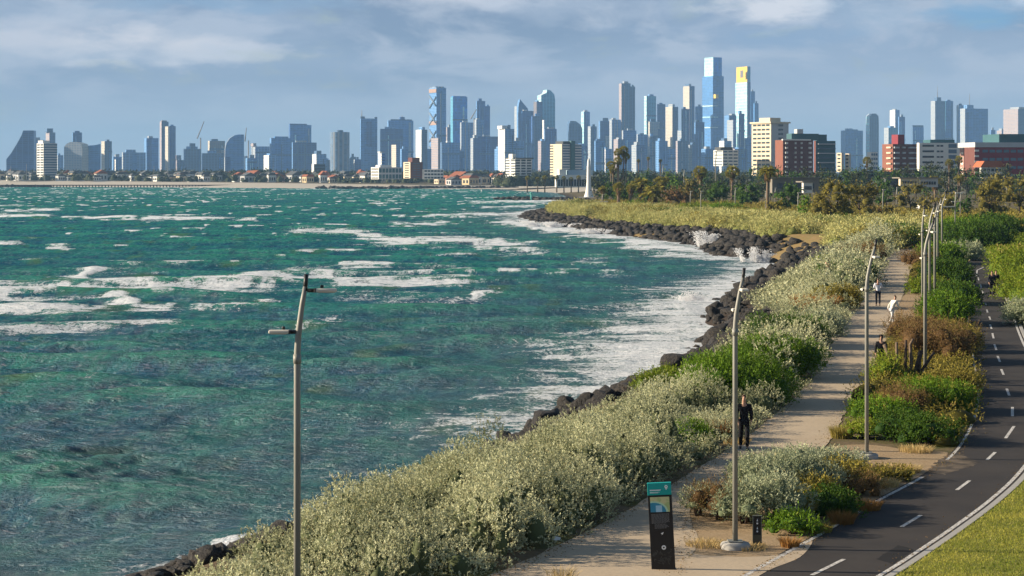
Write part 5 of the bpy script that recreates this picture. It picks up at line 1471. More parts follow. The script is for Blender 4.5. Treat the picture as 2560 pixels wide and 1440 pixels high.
T('small hazy block right of the broad blue tower', 2476, 2490, 325, 5700, .1, 'blue', 'steel')
T('pinkish tower cut by the right margin', 2520, 2580, 272, 5400, .42, 'slate', 'pink')
T('pinkish low block left of the pinkish right margin tower', 2496, 2524, 326, 5500, .3, 'steel', 'pink')
# three cranes over the skyline
for (px, yb, yt, D, lab, tip) in [(506, 400, 345, 5000, 'thin construction crane left of the brownish block', (515, 304)), (625, 392, 352, 4950, 'thin red crane by the red sheeted block', (620, 320)), (1186, 345, 296, 5000, 'thin crane beside the curved blue grey tower', (1192, 274))]:
    c = MB(); x = XA(px, D)
    c.tube([(x, D - 30, 0), (x, D - 30, ZA(yt, D))], 1.6, 5); c.tube([(x - 8, D - 30, ZA(yt, D) - 2), (XA(tip[0], D), D - 30, ZA(tip[1], D))], [1.6, .9], 5)
    tag(c.build('tower_crane', crane_m), lab, 'crane')

# ------------------------------------------------------------------ mid-distance buildings, with modelled windows
dglass = plain('dark_window_glass', (0.035, 0.05, 0.065), 0.18, 0.6)
bglass = plain('blue_window_glass', (0.08, 0.14, 0.20), 0.18, 0.6)
cream_w = plain('cream_wall', (0.70, 0.60, 0.44), 0.85, scale=0.2)
grey_w = plain('light_grey_wall', (0.50, 0.51, 0.52), 0.85, scale=0.2)
white_w = plain('white_wall', (0.80, 0.78, 0.72), 0.8, scale=0.2, var=.06)
brick_d = plain('dark_brick', (0.16, 0.065, 0.055), 0.9, scale=0.3)
brick_r = plain('sunlit_brick', (0.25, 0.10, 0.07), 0.9, scale=0.3)  # sunlit copy of the darker brick, light put into the colour
red_w = plain('deep_red_cladding', (0.24, 0.030, 0.045), 0.7, scale=0.2)
teal_w = plain('teal_cladding', (0.05, 0.13, 0.15), 0.5, scale=0.2)
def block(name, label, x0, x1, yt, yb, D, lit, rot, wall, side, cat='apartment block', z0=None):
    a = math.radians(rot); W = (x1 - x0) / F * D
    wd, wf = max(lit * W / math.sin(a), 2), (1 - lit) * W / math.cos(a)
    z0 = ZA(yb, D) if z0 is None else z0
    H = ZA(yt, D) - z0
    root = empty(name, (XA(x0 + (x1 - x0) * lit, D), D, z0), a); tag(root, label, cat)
    mb = MB(); mb.box(0, wf, 0, wd, 0, H); mb.m = [0, 0, 0, 0, 0, 1]; mb.build('wall', [wall, side], root)  # sunlit side mostly takes a brighter wall colour, the front its shaded tone
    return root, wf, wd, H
def ribbons(root, w, H, n, mat, face='front', z_off=0.35, hfrac=0.45, m0=.06, m1=.94, split=1, d=0.12, name='window'):
    fh = H / n
    for i in range(n):
        for j in range(split):
            a0 = w * (m0 + (m1 - m0) * (j + .1 * (split > 1)) / split); a1 = w * (m0 + (m1 - m0) * (j + 1 - .12 * (split > 1)) / split)
            z = i * fh + fh * z_off; b = MB()
            if face == 'front': b.box(a0, a1, -d, 0.3, z, z + fh * hfrac)
            else: b.box(-d, 0.3, a0, a1, z, z + fh * hfrac)
            b.build(name, mat, root)
def roofbox(root, x0, x1, y0, y1, H, h, mat): b = MB(); b.box(x0, x1, y0, y1, H, H + h); return b.build('roof_plant', mat, root)
# cream slab block
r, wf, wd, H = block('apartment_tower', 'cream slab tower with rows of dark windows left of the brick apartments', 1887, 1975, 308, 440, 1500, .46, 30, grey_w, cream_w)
ribbons(r, wd, H, 12, dglass, 'side', .38, .42, .05, .95, 4); ribbons(r, wf, H, 12, dglass, 'front', .35, .42, .42, .68)
roofbox(r, -1, wf + 1, -1, wd + 1, H, 1.1, cream_w); roofbox(r, wf * .0, wf * .6, wd * .05, wd * .6, H + 1.1, 2.8, cream_w)
# white banded round block by the beach
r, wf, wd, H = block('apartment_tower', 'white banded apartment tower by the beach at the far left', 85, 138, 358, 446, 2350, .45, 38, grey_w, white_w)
ribbons(r, wd, H, 14, dglass, 'side', .1, .5, .0, 1, 2); ribbons(r, wf, H, 14, bglass, 'front', .1, .6, .0, 1); roofbox(r, wf * .0, wf * .5, wd * .1, wd * .8, H, 3, white_w)
# white banded block behind the column
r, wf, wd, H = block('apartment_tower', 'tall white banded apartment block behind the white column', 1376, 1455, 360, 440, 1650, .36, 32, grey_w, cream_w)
ribbons(r, wd, H, 12, dglass, 'side', .1, .4, .72, 1.0); ribbons(r, wf, H, 12, bglass, 'front', .1, .5, .05, .40); ribbons(r, wf, H, 12, bglass, 'front', .1, .5, .66, 1.0)
b = MB(); b.box(wf * .42, wf * .62, -1.5, 3, 0, H + 2.5); b.build('stair_core', teal_w, r); roofbox(r, wf * .1, wf * .6, 1, wd * .7, H, 2.2, dark_roof)
r, wf, wd, H = block('apartment_block', 'white apartment block with a roof stub at the tree line', 1264, 1330, 397, 444, 1750, .36, 32, white_w, white_w)
ribbons(r, wd, H, 7, dglass, 'side', .1, .4, .0, .42); ribbons(r, wd, H, 7, dglass, 'side', .1, .4, .58, 1.0); ribbons(r, wf, H, 7, dglass, 'front', .1, .62, .0, 1, 3); roofbox(r, -wf * .1, wf * .1, wd * .1, wd * .5, H, 4, white_w); roofbox(r, 0, wf + 1, -1, wd, H, .9, dark_roof)
r, wf, wd, H = block('apartment_block', 'brown brick apartments with a lit cream side near the far beach', 1007, 1056, 405, 446, 1950, .38, 32, brick_d, cream_w)
ribbons(r, wd, H, 7, dglass, 'side', .2, .4, .2, .8); ribbons(r, wf, H, 7, bglass, 'front', .2, .3, .2, .8, 2); roofbox(r, wf * .2, wf * .8, 1, wd * .7, H, 4, brick_d)
r, wf, wd, H = block('apartment_block', 'long low apartment row with dark balconies near the far beach', 925, 1003, 418, 448, 2000, .28, 30, grey_w, white_w)
ribbons(r, wd, H, 4, dglass, 'side', .2, .4); ribbons(r, wf, H, 2, teal_w, 'front', .1, .7, .0, 1, 7); roofbox(r, wf * .1, wf * .6, 2, wd * .7, H, 2, white_w)
r, wf, wd, H = block('apartment_block', 'white block with square bays near the far beach', 1055, 1108, 423, 448, 1950, .1, 25, white_w, white_w)
ribbons(r, wf, H, 3, dglass, 'front', .2, .5, .0, 1, 6)
r, wf, wd, H = block('apartment_block', 'low blue grey hall in the trees left of the far beach centre', 778, 812, 410, 440, 2600, .2, 30, bglass, white_w)
ribbons(r, wf, H, 4, dglass, 'front', .2, .4)
r, wf, wd, H = block('apartment_block', 'white low block with dark roof rail left of the cream slab tower', 1787, 1848, 375, 415, 1500, .33, 30, white_w, white_w)
ribbons(r, wd, H, 5, bglass, 'side', .3, .3); ribbons(r, wf, H, 5, bglass, 'front', .3, .4, .0, 1, 3); roofbox(r, wf * -.1, wf * .7, 1, wd * .7, H, 2, dark_roof)
# brick apartments
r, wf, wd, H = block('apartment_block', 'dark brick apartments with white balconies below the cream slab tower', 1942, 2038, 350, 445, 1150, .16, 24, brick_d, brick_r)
for i in range(8):
    fh = H / 8
    for fx in (.06, .38, .58, .84):
        b = MB(); b.box(wf * fx, wf * (fx + (.08 if fx in (.06, .84) else .035)), -1.0, .2, fh * (i + .15), fh * (i + .55)); b.build('balcony', white_w, r)
b = MB(); b.box(-.6, wf * .9, -.9, 0.4, H - .2, H + .5); b.build('roof_rail', white_w, r)
roofbox(r, wf * .35, wf * 1.25, 2, wd * .9, H, 3.6, teal_w); roofbox(r, wf * .5, wf * .7, 1, wd * .5, H + 3.6, 2.4, grey_w)
r, wf, wd, H = block('apartment_block', 'dark teal glass apartments joined to the right of the brick ones', 2036, 2091, 352, 445, 1180, .06, 16, teal_w, brick_d)
for i in range(8):
    b = MB(); b.box(wf * .1, wf * .98, -1.0, .2, H / 8 * (i + .2), H / 8 * (i + .42)); b.build('balcony', grey_w if i % 2 else bglass, r)
roofbox(r, wf * .1, wf * .6, 1, wd * 1.5, H, 3.5, teal_w)
for (a_, b_, yt_, nm) in [(2094, 2110, 382, 'left'), (2115, 2128, 384, 'right')]:
    r, wf, wd, H = block('apartment_block', 'narrow cream block seen between dark trees, %s one of the two' % nm, a_, b_, yt_, 430, 1300, .6, 30, grey_w, cream_w); ribbons(r, wd, H, 5, dglass, 'side', .3, .4, .2, .8)
r, wf, wd, H = block('apartment_block', 'white lattice fronted block small among trees in the middle right', 2170, 2196, 380, 425, 1500, .3, 30, white_w, white_w); ribbons(r, wf, H, 4, bglass, 'front', .2, .5, .0, 1, 3)
r, wf, wd, H = block('apartment_block', 'brown red apartments with pale balconies left of the white apartments', 2213, 2300, 360, 440, 1120, .22, 24, brick_d, brick_r)
for i in range(6):
    for fx, ww in ((.03, .2), (.36, .12), (.62, .2), (.86, .12)):
        b = MB(); b.box(wf * fx, wf * (fx + ww), -1.0, .2, H / 6 * (i + .2), H / 6 * (i + .5)); b.build('balcony', grey_w, r)
    b = MB(); b.box(-.8, .2, wd * .1, wd * .5, H / 6 * (i + .2), H / 6 * (i + .5)); b.build('balcony', cream_w, r)
roofbox(r, wf * .25, wf * .5, 1, wd * .7, H, 5, red_w)
r, wf, wd, H = block('apartment_block', 'white apartments with long dark window bands right of the brown red ones', 2296, 2402, 357, 440, 1050, .02, 6, white_w, white_w)
ribbons(r, wf, H, 6, dglass, 'front', .3, .34, .08, .36); ribbons(r, wf, H, 6, dglass, 'front', .3, .3, .42, .6, 2); ribbons(r, wf, H, 6, bglass, 'front', .1, .7, .72, .92)
roofbox(r, wf * .3, wf * .9, 2, 14, H, 1.6, teal_w)
r, wf, wd, H = block('apartment_block', 'salmon walled block between the white apartments and the deep red ones', 2400, 2432, 362, 440, 1060, .3, 20, brick_d, plain('salmon_wall', (0.42, 0.24, 0.2), .85)); ribbons(r, wd, H, 6, white_w, 'side', .2, .4, .1, .5, name='balcony')
r, wf, wd, H = block('apartment_block', 'long deep red apartments under a dark roof storey at the right margin', 2425, 2620, 368, 450, 960, .06, 10, red_w, brick_d)
ribbons(r, wf, H, 4, bglass, 'front', .35, .35, .1, 1, 9); ribbons(r, wf, H, 6, white_w, 'front', .2, .35, .0, .06, name='balcony')
roofbox(r, 0, wf, -.4, 20, H, 2.2, grey_w); b = MB(); b.box(wf * .36, wf, 1, 20, H + 2.2, H + 6); b.build('roof_storey', teal_w, r)
r, wf, wd, H = block('house', 'white arcaded house with orange roof before the deep red apartments', 2452, 2512, 418, 446, 900, .02, 8, white_w, white_w, 'house')
ribbons(r, wf, H, 2, dglass, 'front', .25, .5, .05, .95, 5, name='arch_opening'); b = MB(); b.prism([(-.6, H), (wf + .6, H), (wf * .85, H + 2.6), (wf * .12, H + 2.6)], -.6, 9); b.build('roof', plain('orange_tiles', (.42, .12, .05), .8), r)
olive_w = plain('dull_stone_wall', (.22, .20, .17), .9)
for (a_, b_, yt_, yb_, D_, lab, w_) in [(1928, 2050, 446, 482, 640, 'long low grey roofed pavilion behind the park trees', olive_w), (2008, 2032, 456, 482, 600, 'small white shed beside the long pavilion', white_w), (2215, 2320, 446, 462, 820, 'long low building with pale roof line behind the right hand trees', dark_roof),
    (2250, 2298, 446, 464, 640, 'small cream shed between dark trees', cream_w), (2296, 2346, 446, 468, 640, 'white walled shed behind the right hand trees', grey_w), (2128, 2250, 431, 452, 1000, 'long dark low hall with a pale roof edge', teal_w)]:
    r, wf, wd, H = block('low_building', lab, a_, b_, yt_, yb_, D_, .02, 5, w_, w_, 'building'); b = MB(); b.box(-.4, wf + .4, -.5, max(wd, 8), H, H + .35); b.build('roof', olive_w, r)
    ribbons(r, wf, H, 1, dglass, 'front', .3, .35, .1, .9, 6)
# white arcaded bath house behind the column
r, wf, wd, H = block('bath_house', 'long white arcaded building behind the palms and the white column', 1388, 1545, 437, 468, 1330, .02, 5, white_w, white_w, 'building')
ribbons(r, wf, H, 1, dglass, 'front', .08, .55, .02, .98, 22, name='arch_opening'); roofbox(r, wf * .2, wf * .6, 3, 20, H, 3, plain('pale_blue_roof', (.42, .52, .58), .6)); roofbox(r, wf * .05, wf * .16, 1, 12, H, 3.4, white_w)
# low flat roofed kiosk on the headland
x, y = GP(1463, 524)[:2]; z = plateau(y)
k = empty('kiosk', (x, y, z)); tag(k, 'low flat roofed kiosk with dark glass front on the headland', 'kiosk')
s = y / F
b = MB(); b.box(0, 54 * s, 0, 4, 0, 18 * s); b.build('glass_front', dglass, k)
b = MB(); b.box(-1 * s, 57 * s, -.8, 5, 18 * s, 21 * s, bev=.05); b.build('roof', grey_conc, k)
b = MB(); b.box(13 * s, 19 * s, -.3, 0.2, 0, 17 * s); b.build('door', white_w, k)
# white column on the breakwater
D = 1035; r = empty('memorial_column', (XA(1472, D), D, SEA + 1.0)); tag(r, 'tall white column with a flared foot at the end of the breakwater', 'monument')
s = D / F
b = MB(); b.lathe(0, 0, [(14 * s, 0), (12 * s, 3 * s), (9 * s, 12 * s), (7 * s, 22 * s), (5.6 * s, 40 * s), (4.8 * s, 76 * s)], 18); b.build('shaft', white_paint, r)
b = MB(); b.lathe(0, 0, [(4.8 * s, 76 * s), (5.4 * s, 78 * s), (4.2 * s, 80 * s), (3.8 * s, 90 * s), (2.4 * s, 97 * s), (0.01, 100 * s)], 18); b.build('finial', white_paint, r)
b = MB(); b.box(-5, 5, -4, 4, -2, .4, bev=.2); b.build('plinth', grey_conc, r)
# channel beacon
D = 1010
b = MB(); b.tube([(XA(1328, D), D, SEA), (XA(1328, D), D, ZA(484, D))], [.45, .3], 8); b.tube([(XA(1328, D), D, ZA(484, D)), (XA(1328, D), D, ZA(481, D))], [.7, .7], 8)
tag(b.build('beacon', plain('green_beacon', (.12, .5, .42), .6)), 'small green channel beacon on the breakwater', 'beacon')
D = 1500
b = MB(); b.tube([(XA(1204, D), D, SEA), (XA(1204, D), D, ZA(474, D))], [.6, .4], 8); tag(b.build('marker_post', white_paint), 'pale marker post standing in the sea before the far beach', 'post')

# far pier
D = 2120; pr_ = empty('pier', (XA(0, D), D, SEA)); tag(pr_, 'long low pier on dark piles along the far left shore', 'pier')
b = MB(); b.box(0, XA(800, D) - XA(0, D), 0, 6, 2.0, 2.9); b.build('deck', plain('pier_timber', (.06, .05, .045), .9), pr_)
pm = plain('pier_pile_timber', (.03, .028, .027), .9); b = MB(); b.cyl(0, 0, -1, 2.0, .55, n=6); p0 = b.build('pile', pm, pr_, (2, 0.5, 0))
n_p = 98; span = (XA(800, D) - XA(0, D) - 4) / n_p
for i in range(1, n_p):
    c = p0.copy(); COL.objects.link(c); c.parent = pr_; c.location = (2 + i * span, 0.5, 0)
# houses of the far shore
hr_ = np.random.default_rng(5)
hm = {'white': white_w, 'cream': cream_w, 'pink': plain('rose_wall', (.55, .34, .27), .85), 'grey': grey_w, 'yellow': plain('sand_wall', (.68, .55, .34), .85)}
rm = {'terracotta': plain('terracotta_tiles', (.30, .10, .05), .85), 'slate': plain('slate_tiles', (.10, .11, .12), .8)}
protos = {}
def house_proto(wk, rk_, gable):
    r = empty('house'); b = MB(); b.box(-.5, .5, -.45, .45, 0, .7); b.build('wall', hm[wk], r)
    b = MB()
    b.prism([(-.56, .69), (.56, .69), (0, 1.05)], -.5, .5) if gable else b.prism([(-.56, .70), (.56, .70), (.3, .95), (-.3, .95)], -.5, .5)
    b.build('roof', rm[rk_], r)
    for sx in (-.3, .0, .3):
        b = MB(); b.box(sx - .08, sx + .08, -.47, -.44, .2, .5); b.build('window', dglass, r)
    for sy in (-.2, .2):
        b = MB(); b.box(-.52, -.49, sy - .09, sy + .09, .2, .5); b.build('window', dglass, r)
    return r
def copy_tree(o, parent=None):
    c = o.copy(); COL.objects.link(c); c.parent = parent
    for ch in o.children: copy_tree(ch, c)
    return c
kinds = [('white', 'terracotta', True), ('white', 'slate', False), ('cream', 'slate', False), ('pink', 'terracotta', True), ('yellow', 'terracotta', False), ('grey', 'slate', True)]
words = {'white': 'white walled', 'cream': 'cream', 'pink': 'rose walled', 'yellow': 'sand coloured', 'grey': 'light grey'}
for i in range(230):
    px = hr_.uniform(-10, 1010) if i < 190 else hr_.uniform(1100, 1400)
    if i < 12: px = hr_.uniform(0, 80)
    D = 2400 + hr_.uniform(-40, 230) - max(px, 0) * 0.24
    if px > 1010: D = 2000 + hr_.uniform(0, 120)
    w = hr_.uniform(7, 14); h = hr_.uniform(6.5, 12)
    kd = kinds[hr_.integers(len(kinds))] if hr_.random() > .35 else kinds[1]
    if kd not in protos: protos[kd] = o = house_proto(*kd)
    else: o = copy_tree(protos[kd])
    o.location = (XA(px, D), D, plateau(D) - .3); o.scale = (w, w * .9, h); o.rotation_euler = (0, 0, math.radians(hr_.uniform(12, 50)))
    tag(o, 'small %s house with %s roof among the trees of the far shore' % (words[kd[0]], kd[1]), 'house', '%s houses with %s roofs along the far shore' % (words[kd[0]], kd[1]))
# masts by the left beach
for i, (px, yt) in enumerate([(27, 415), (66, 410), (112, 428), (385, 415), (420, 418)]):
    D = 2330; b = MB(); b.tube([(XA(px, D), D, 0), (XA(px, D), D, ZA(yt, D))], [.35, .2], 5)
    tag(b.build('light_mast', grey_conc), 'thin pale light mast behind the far beach', 'mast', 'light masts behind the far beach')
# ------------------------------------------------------------------ trees
def crown(root, f_seed, W, Hc, zc, ty, d, dens=1.0, depth=None, n=None, umbrella=False):
    r = np.random.default_rng(f_seed)
    depth = depth or W * 0.8
    n = n or 16
    a = r.uniform(0, 2 * math.pi, n); q = np.sqrt(r.uniform(0.02, 1, n)) * 0.78
    u = r.uniform(-0.75, 0.85, n) * np.sqrt(np.maximum(0.15, 1 - q * q))
    if umbrella: u = np.abs(u) * 0.9 - 0.15
    rad = r.uniform(0.20, 0.34, n) * min(W, Hc * 1.5) * 0.5
    B = np.stack([q * np.cos(a) * W / 2, q * np.sin(a) * depth / 2, zc + u * Hc / 2, rad, rad, rad * 0.8], 1)
    L = max(0.12, d * 0.0011)
    f = FB(f_seed)
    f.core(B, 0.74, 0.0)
    f.shell(B, dens * 0.8 / (L * L * 0.5 * 4), L, L * 0.5, up=0.25, out=0.5, sprig=4, low=-0.9, jit=0.3)
    return f.build('crown', FOL[ty], root)
def limbs(root, r, h, W, tr, mat):
    s = MB()
    top = (r.uniform(-.1, .1) * W, 0, h * .55)
    s.tube([(0, 0, -.3), (r.uniform(-.03, .03) * W, 0, h * .25), top], [tr, tr * .8, tr * .55], 7)
    for k in range(5):
        t = r.uniform(0, 6.28); w = W * r.uniform(.18, .34)
        s.tube([(top[0] * .6, 0, h * .38), (math.cos(t) * w * .6, math.sin(t) * w * .6, h * .55), (math.cos(t) * w, math.sin(t) * w, h * r.uniform(.65, .85))], [tr * .5, tr * .35, tr * .12], 5)
    s.build('trunk', mat, root)
def tree(label, x0, x1, yt, yb, ty, seed, D=None, cat='tree', group=None, umbrella=False, low=.12, dens=1.0):
    """crown from x0 to x1 and up to yt, foot at row yb (or distance D)"""
    if D is None:
        D = GP(1280, yb)[1]
    r = np.random.default_rng(seed)
    s = D / F; W = (x1 - x0) * s; z0 = plateau(D); h = ZA(yt, D) - z0
    root = empty('tree', (XA((x0 + x1) / 2, D), D, z0)); tag(root, label, cat, group)
    Hc = h * (1 - low)
    crown(root, seed, W, Hc, h * low + Hc / 2, ty, D, dens, umbrella=umbrella)
    limbs(root, r, h, W, max(.12, W * .03), bark_dark)
    return root
# big olive clumps of the park
for a in [
 ('big olive brown tree spreading left of the right hand lamp cluster', 2015, 2150, 455, 572, 'olive', 701),
 ('drooping olive tree lapping over the right side of the big olive brown one', 2095, 2215, 462, 566, 'olive', 702),
 ('dark tree behind the pair of thin posts in the middle right', 2185, 2245, 450, 540, 'deep', 703),
 ('rounded dark olive tree left of the small park lawn', 2238, 2312, 448, 545, 'olive', 704),
 ('dark wide tree below the cream slab tower', 1922, 2012, 458, 545, 'deep', 705),
 ('small olive tree at the left foot of the dark wide tree', 1912, 1960, 500, 560, 'olive', 706),
 ('green shrub like tree right of the dark wide tree', 1995, 2040, 480, 566, 'green', 707),
 ('olive tree behind the lamp cluster', 2320, 2400, 478, 552, 'olive', 708),
 ('dark drooping tree right of the lamp cluster', 2378, 2440, 485, 560, 'deep', 709),
 ('large golden olive tree at the right', 2425, 2530, 450, 568, 'olive', 710),
 ('large golden olive tree cut by the right margin', 2500, 2600, 432, 560, 'olive', 711),
 ('olive tree top peeping between the two golden olive trees', 2440, 2540, 430, 535, 'olive', 712),
 ('dark tree between the low kiosk palms and the column', 1585, 1640, 442, 520, 'deep', 713),
 ('dark green round tree above the sprawling frond palm', 1655, 1705, 428, 510, 'green', 714),
 ('brown shaded tree right of the dark green round one', 1690, 1760, 450, 520, 'olive', 715),
 ('dark shaded tree between the two fan palms', 1755, 1830, 462, 525, 'deep', 716),
 ('dark shaded tree right of the second fan palm', 1840, 1915, 458, 530, 'deep', 717),
 ('low brown tree over the rock bank of the park', 1650, 1740, 470, 528, 'brown', 718),
 ('reddish bush clump between the park posts', 2150, 2215, 515, 562, 'brown', 719),
 ('small round olive bush tree beside the reddish clump', 2205, 2248, 510, 562, 'olive', 720),
 ('low olive tree at the left foot of the lamp cluster', 2290, 2345, 470, 548, 'olive', 721),
 ('dark wind bent tree left of the headland palms', 1535, 1580, 462, 518, 'deep', 722)]:
    tree(*a, umbrella=False, dens=1.1)
# belt of dark trees in front of the apartment blocks
tr_ = np.random.default_rng(61)
k = 0
for (xa, xb, n, y0, y1, D0, lab, grp) in [
   (1480, 1920, 26, 418, 436, 1150, 'dark evergreen tree in the belt behind the headland palms', 'dark tree belt behind the headland palms'),
   (1900, 2250, 26, 408, 440, 900, 'dark evergreen tree at the foot of the brick apartments', 'dark trees at the foot of the brick apartments'),
   (2250, 2590, 24, 405, 440, 850, 'dark evergreen tree before the white and the deep red apartments', 'dark trees before the white and red apartments'),
   (1490, 1900, 22, 446, 462, 760, 'shaded dark tree low in the park behind the palms', 'shaded trees low in the park')]:
    for i in range(n):
        px = xa + (xb - xa) * (i + tr_.uniform(0, 1)) / n; w = tr_.uniform(22, 48); D = D0 * tr_.uniform(.9, 1.12)
        tree(lab, px - w / 2, px + w / 2, tr_.uniform(y0, y1), 0, ['far', 'far', 'deep'][k % 3], 800 + k, D=D, group=grp, low=.05, dens=.55); k += 1
# woodland of the far shore, one mass
f = FB(990); r = f.r
n = 900
px = np.concatenate([r.uniform(-60, 1500, n), r.uniform(1250, 1500, 160)]); D = np.concatenate([2500 - np.clip(px[:n], 0, 1500) * .26 + r.uniform(-50, 330, n), r.uniform(1740, 1860, 160)])
h = r.uniform(4, 10, len(px)) * (0.6 + .9 * fbm(px * .02, D * .01, 7)); w = r.uniform(4, 8, len(px))
k2 = 420
px = np.concatenate([px, r.uniform(-20, 1260, k2)]); D = np.concatenate([D, 2400 - np.clip(px[-k2:], 0, 1500) * .24 + r.uniform(-60, 200, k2)]); h = np.concatenate([h, r.uniform(3, 8.5, k2)]); w = np.concatenate([w, r.uniform(2.5, 5, k2)])
B = np.stack([(px - 1280) / F * D, D, h * .40 + plateau_np(D), w, w, h * .6], 1)
f.core(B, .9, .1); f.shell(B, .22, 2.1, 1.1, up=.3, out=.6, low=-.2, jit=.25)
tag(f.build('far_woodland', FOL['far']), 'dark tree belt along the far shore behind the houses', 'woodland', None, 'stuff')
f = FB(991); r = f.r; n = 800
px = r.uniform(-100, 2700, n); D = r.uniform(2700, 3400, n); h = r.uniform(8, 15, n); w = r.uniform(8, 14, n)
B = np.stack([(px - 1280) / F * D, D, h * .4, w, w, h * .6], 1)
f.core(B, .95, .15); f.shell(B, .08, 3.2, 1.8, up=.3, out=.6, low=-.2, jit=.25)
tag(f.build('far_woodland', FOL['far']), 'hazy tree belt at the foot of the skyline towers', 'woodland', None, 'stuff')

# palms
def frond_quads(f, root, dirv, L, droop, W, nl=14, tint=.5):
    """one feather frond: arching spine with leaflets on both sides"""
    r = f.r
    t = np.linspace(0, 1, nl)
    d = np.array(dirv, float); d /= np.linalg.norm(d)
    h = np.array([d[0], d[1], 0]); h /= max(np.linalg.norm(h), 1e-6)
    P = np.array(root)[None] + d[None] * (L * t)[:, None] + np.array([0, 0, -1.0])[None] * (droop * L * t ** 2.2)[:, None]
    S = np.cross(h, [0, 0, 1.0])
    w = W * np.sin(np.pi * np.clip(t * .92 + .08, 0, 1)) ** .6
    for sgn in (-1, 1):
        D = S[None] * sgn * .8 + h[None] * .5 + np.array([0, 0, -.35])[None] + r.normal(0, .1, (nl, 3))
        V = leaf_quads(P, D, w, W * .28, r)
        f.quads(V, np.clip(tint + r.normal(0, .15, nl), 0, 1))
    Q = np.stack([P[:-1], P[:-1] + S * .04 * L * .2, P[1:] + S * .04 * L * .2, P[1:]], 1).reshape(-1, 3)
    f.quads(Q, tint)
def palm(label, px, crown_y, base_y, crown_r, seed, kind='date', D=None, tr=None, group=None, skirt=True, name='palm_tree'):
    D = D or GP(1280, base_y)[1]; s = D / F
    x, z0 = XA(px, D), plateau(D); zc = ZA(crown_y, D) - z0; R = crown_r * s
    root = empty(name, (x, D, z0)); tag(root, label, 'palm tree', group)
    r = np.random.default_rng(seed); tr = tr or R * .11
    b = MB(); lean = r.uniform(-.02, .02) * zc
    b.tube([(0, 0, -.3), (lean * .3, 0, zc * .3), (lean, 0, zc)], [tr * 1.25, tr, tr * .9], 8); b.build('trunk', bark, root)
    f = FB(seed)
    n = 52 if kind == 'date' else 40
    for i in range(n):
        a = i * 2.39996 + r.uniform(-.2, .2); el = r.uniform(-.35, 1.25) if kind == 'date' else r.uniform(-.7, 1.3)
        d = (math.cos(a) * math.cos(el), math.sin(a) * math.cos(el), math.sin(el))
        if kind == 'date': frond_quads(f, (lean, 0, zc), d, R * r.uniform(.9, 1.1), r.uniform(.35, .65), R * .22, 16, .25 + .5 * (el > 0.1))
        else:
            # fan frond: stalk with a fan of blades
            c = np.array([lean, 0, zc]) + np.array(d) * R * .55
            m_ = 12; dd = np.array(d)[None] * .9 + nrm(r.normal(size=(m_, 3))) * .75 + np.array([0, 0, -.25])
            f.quads(leaf_quads(np.repeat(c[None], m_, 0), dd, R * .5, R * .10, r), np.clip(.45 + .3 * (el > .2) + r.normal(0, .15, m_), 0, 1))
            f.quads(leaf_quads(np.array([[lean, 0, zc]]), np.array([d]), R * .58, R * .05, r), .3)
    f.build('crown', FOL['palm'], root)
    if skirt:
        g = FB(seed + 1); m_ = 140
        z = zc - np.abs(r.normal(0, .55, m_)) * R * (1.0 if kind == 'fan' else .5); a = r.uniform(0, 6.28, m_)
        P = np.stack([lean + np.cos(a) * tr, np.sin(a) * tr, z], 1); Dn = np.stack([np.cos(a) * .5, np.sin(a) * .5, -np.ones(m_)], 1)
        g.quads(leaf_quads(P, Dn, R * .45, R * .09, g.r), .4); g.build('dead_fronds', FOL['brown'], root)
    return root
palm('sprawling low frond palm in the middle of the headland', 1632, 482, 532, 42, 1101, 'date')
palm('frond palm with a thick crown left of the sprawling one', 1602, 458, 524, 30, 1102, 'date')
palm('frond palm behind the sprawling one', 1655, 452, 522, 26, 1103, 'date')
palm('fan palm with a golden skirt left of the dark trees', 1752, 432, 512, 20, 1104, 'fan', tr=.5)
palm('fan palm with a golden skirt right of the tall pole', 1830, 431, 516, 20, 1105, 'fan', tr=.45)
palm('date palm with a full golden crown before the cream slab tower', 1918, 428, 556, 28, 1106, 'date', tr=.30)
for i, (px, cy, by, cr, lab) in enumerate([(1527, 414, 500, 13, 'lower left fan palm of the tall headland group'), (1543, 404, 500, 13, 'middle fan palm of the tall headland group'), (1546, 382, 500, 13, 'upper left fan palm of the tall headland group'),
      (1557, 376, 500, 13, 'highest fan palm of the tall headland group'), (1566, 392, 500, 12, 'right hand fan palm of the tall headland group'), (1533, 424, 502, 11, 'shortest fan palm of the tall headland group')]):
    palm(lab, px, cy, by, cr, 1110 + i, 'fan', tr=.22)
palm('small frond palm near the low kiosk', 1507, 472, 524, 15, 1120, 'date', tr=.3)
palm('brown skirted palm right of the low kiosk', 1547, 470, 526, 16, 1121, 'fan', tr=.5)
palm('brown skirted palm left of the frond palms', 1576, 472, 524, 14, 1122, 'fan', tr=.5)
palm('spiky green palm above the lamp cluster', 2338, 452, 520, 26, 1123, 'date', tr=.35)
palm('small frond palm at the right behind the lamp cluster', 2400, 444, 520, 18, 1124, 'date', tr=.3)
palm('green frond palm before the long dark hall', 2126, 440, 500, 16, 1125, 'date', tr=.3)
palm('tall thin fan palm rising before the portal shaped block', 2168, 402, 490, 12, 1126, 'fan', tr=.25)
palm('tall thin fan palm before the white apartments', 2372, 408, 500, 12, 1127, 'fan', tr=.25)
palm('tall thin fan palm before the deep red apartments', 2395, 400, 500, 12, 1128, 'fan', tr=.25)
for i, px in enumerate([1597, 1620, 1652]): palm(['left', 'middle', 'right'][i] + ' one of three tiny distant palms rising above the tree belt', px, [402, 396, 402][i], 0, 5, 1130 + i, 'fan', D=1300, tr=.3)
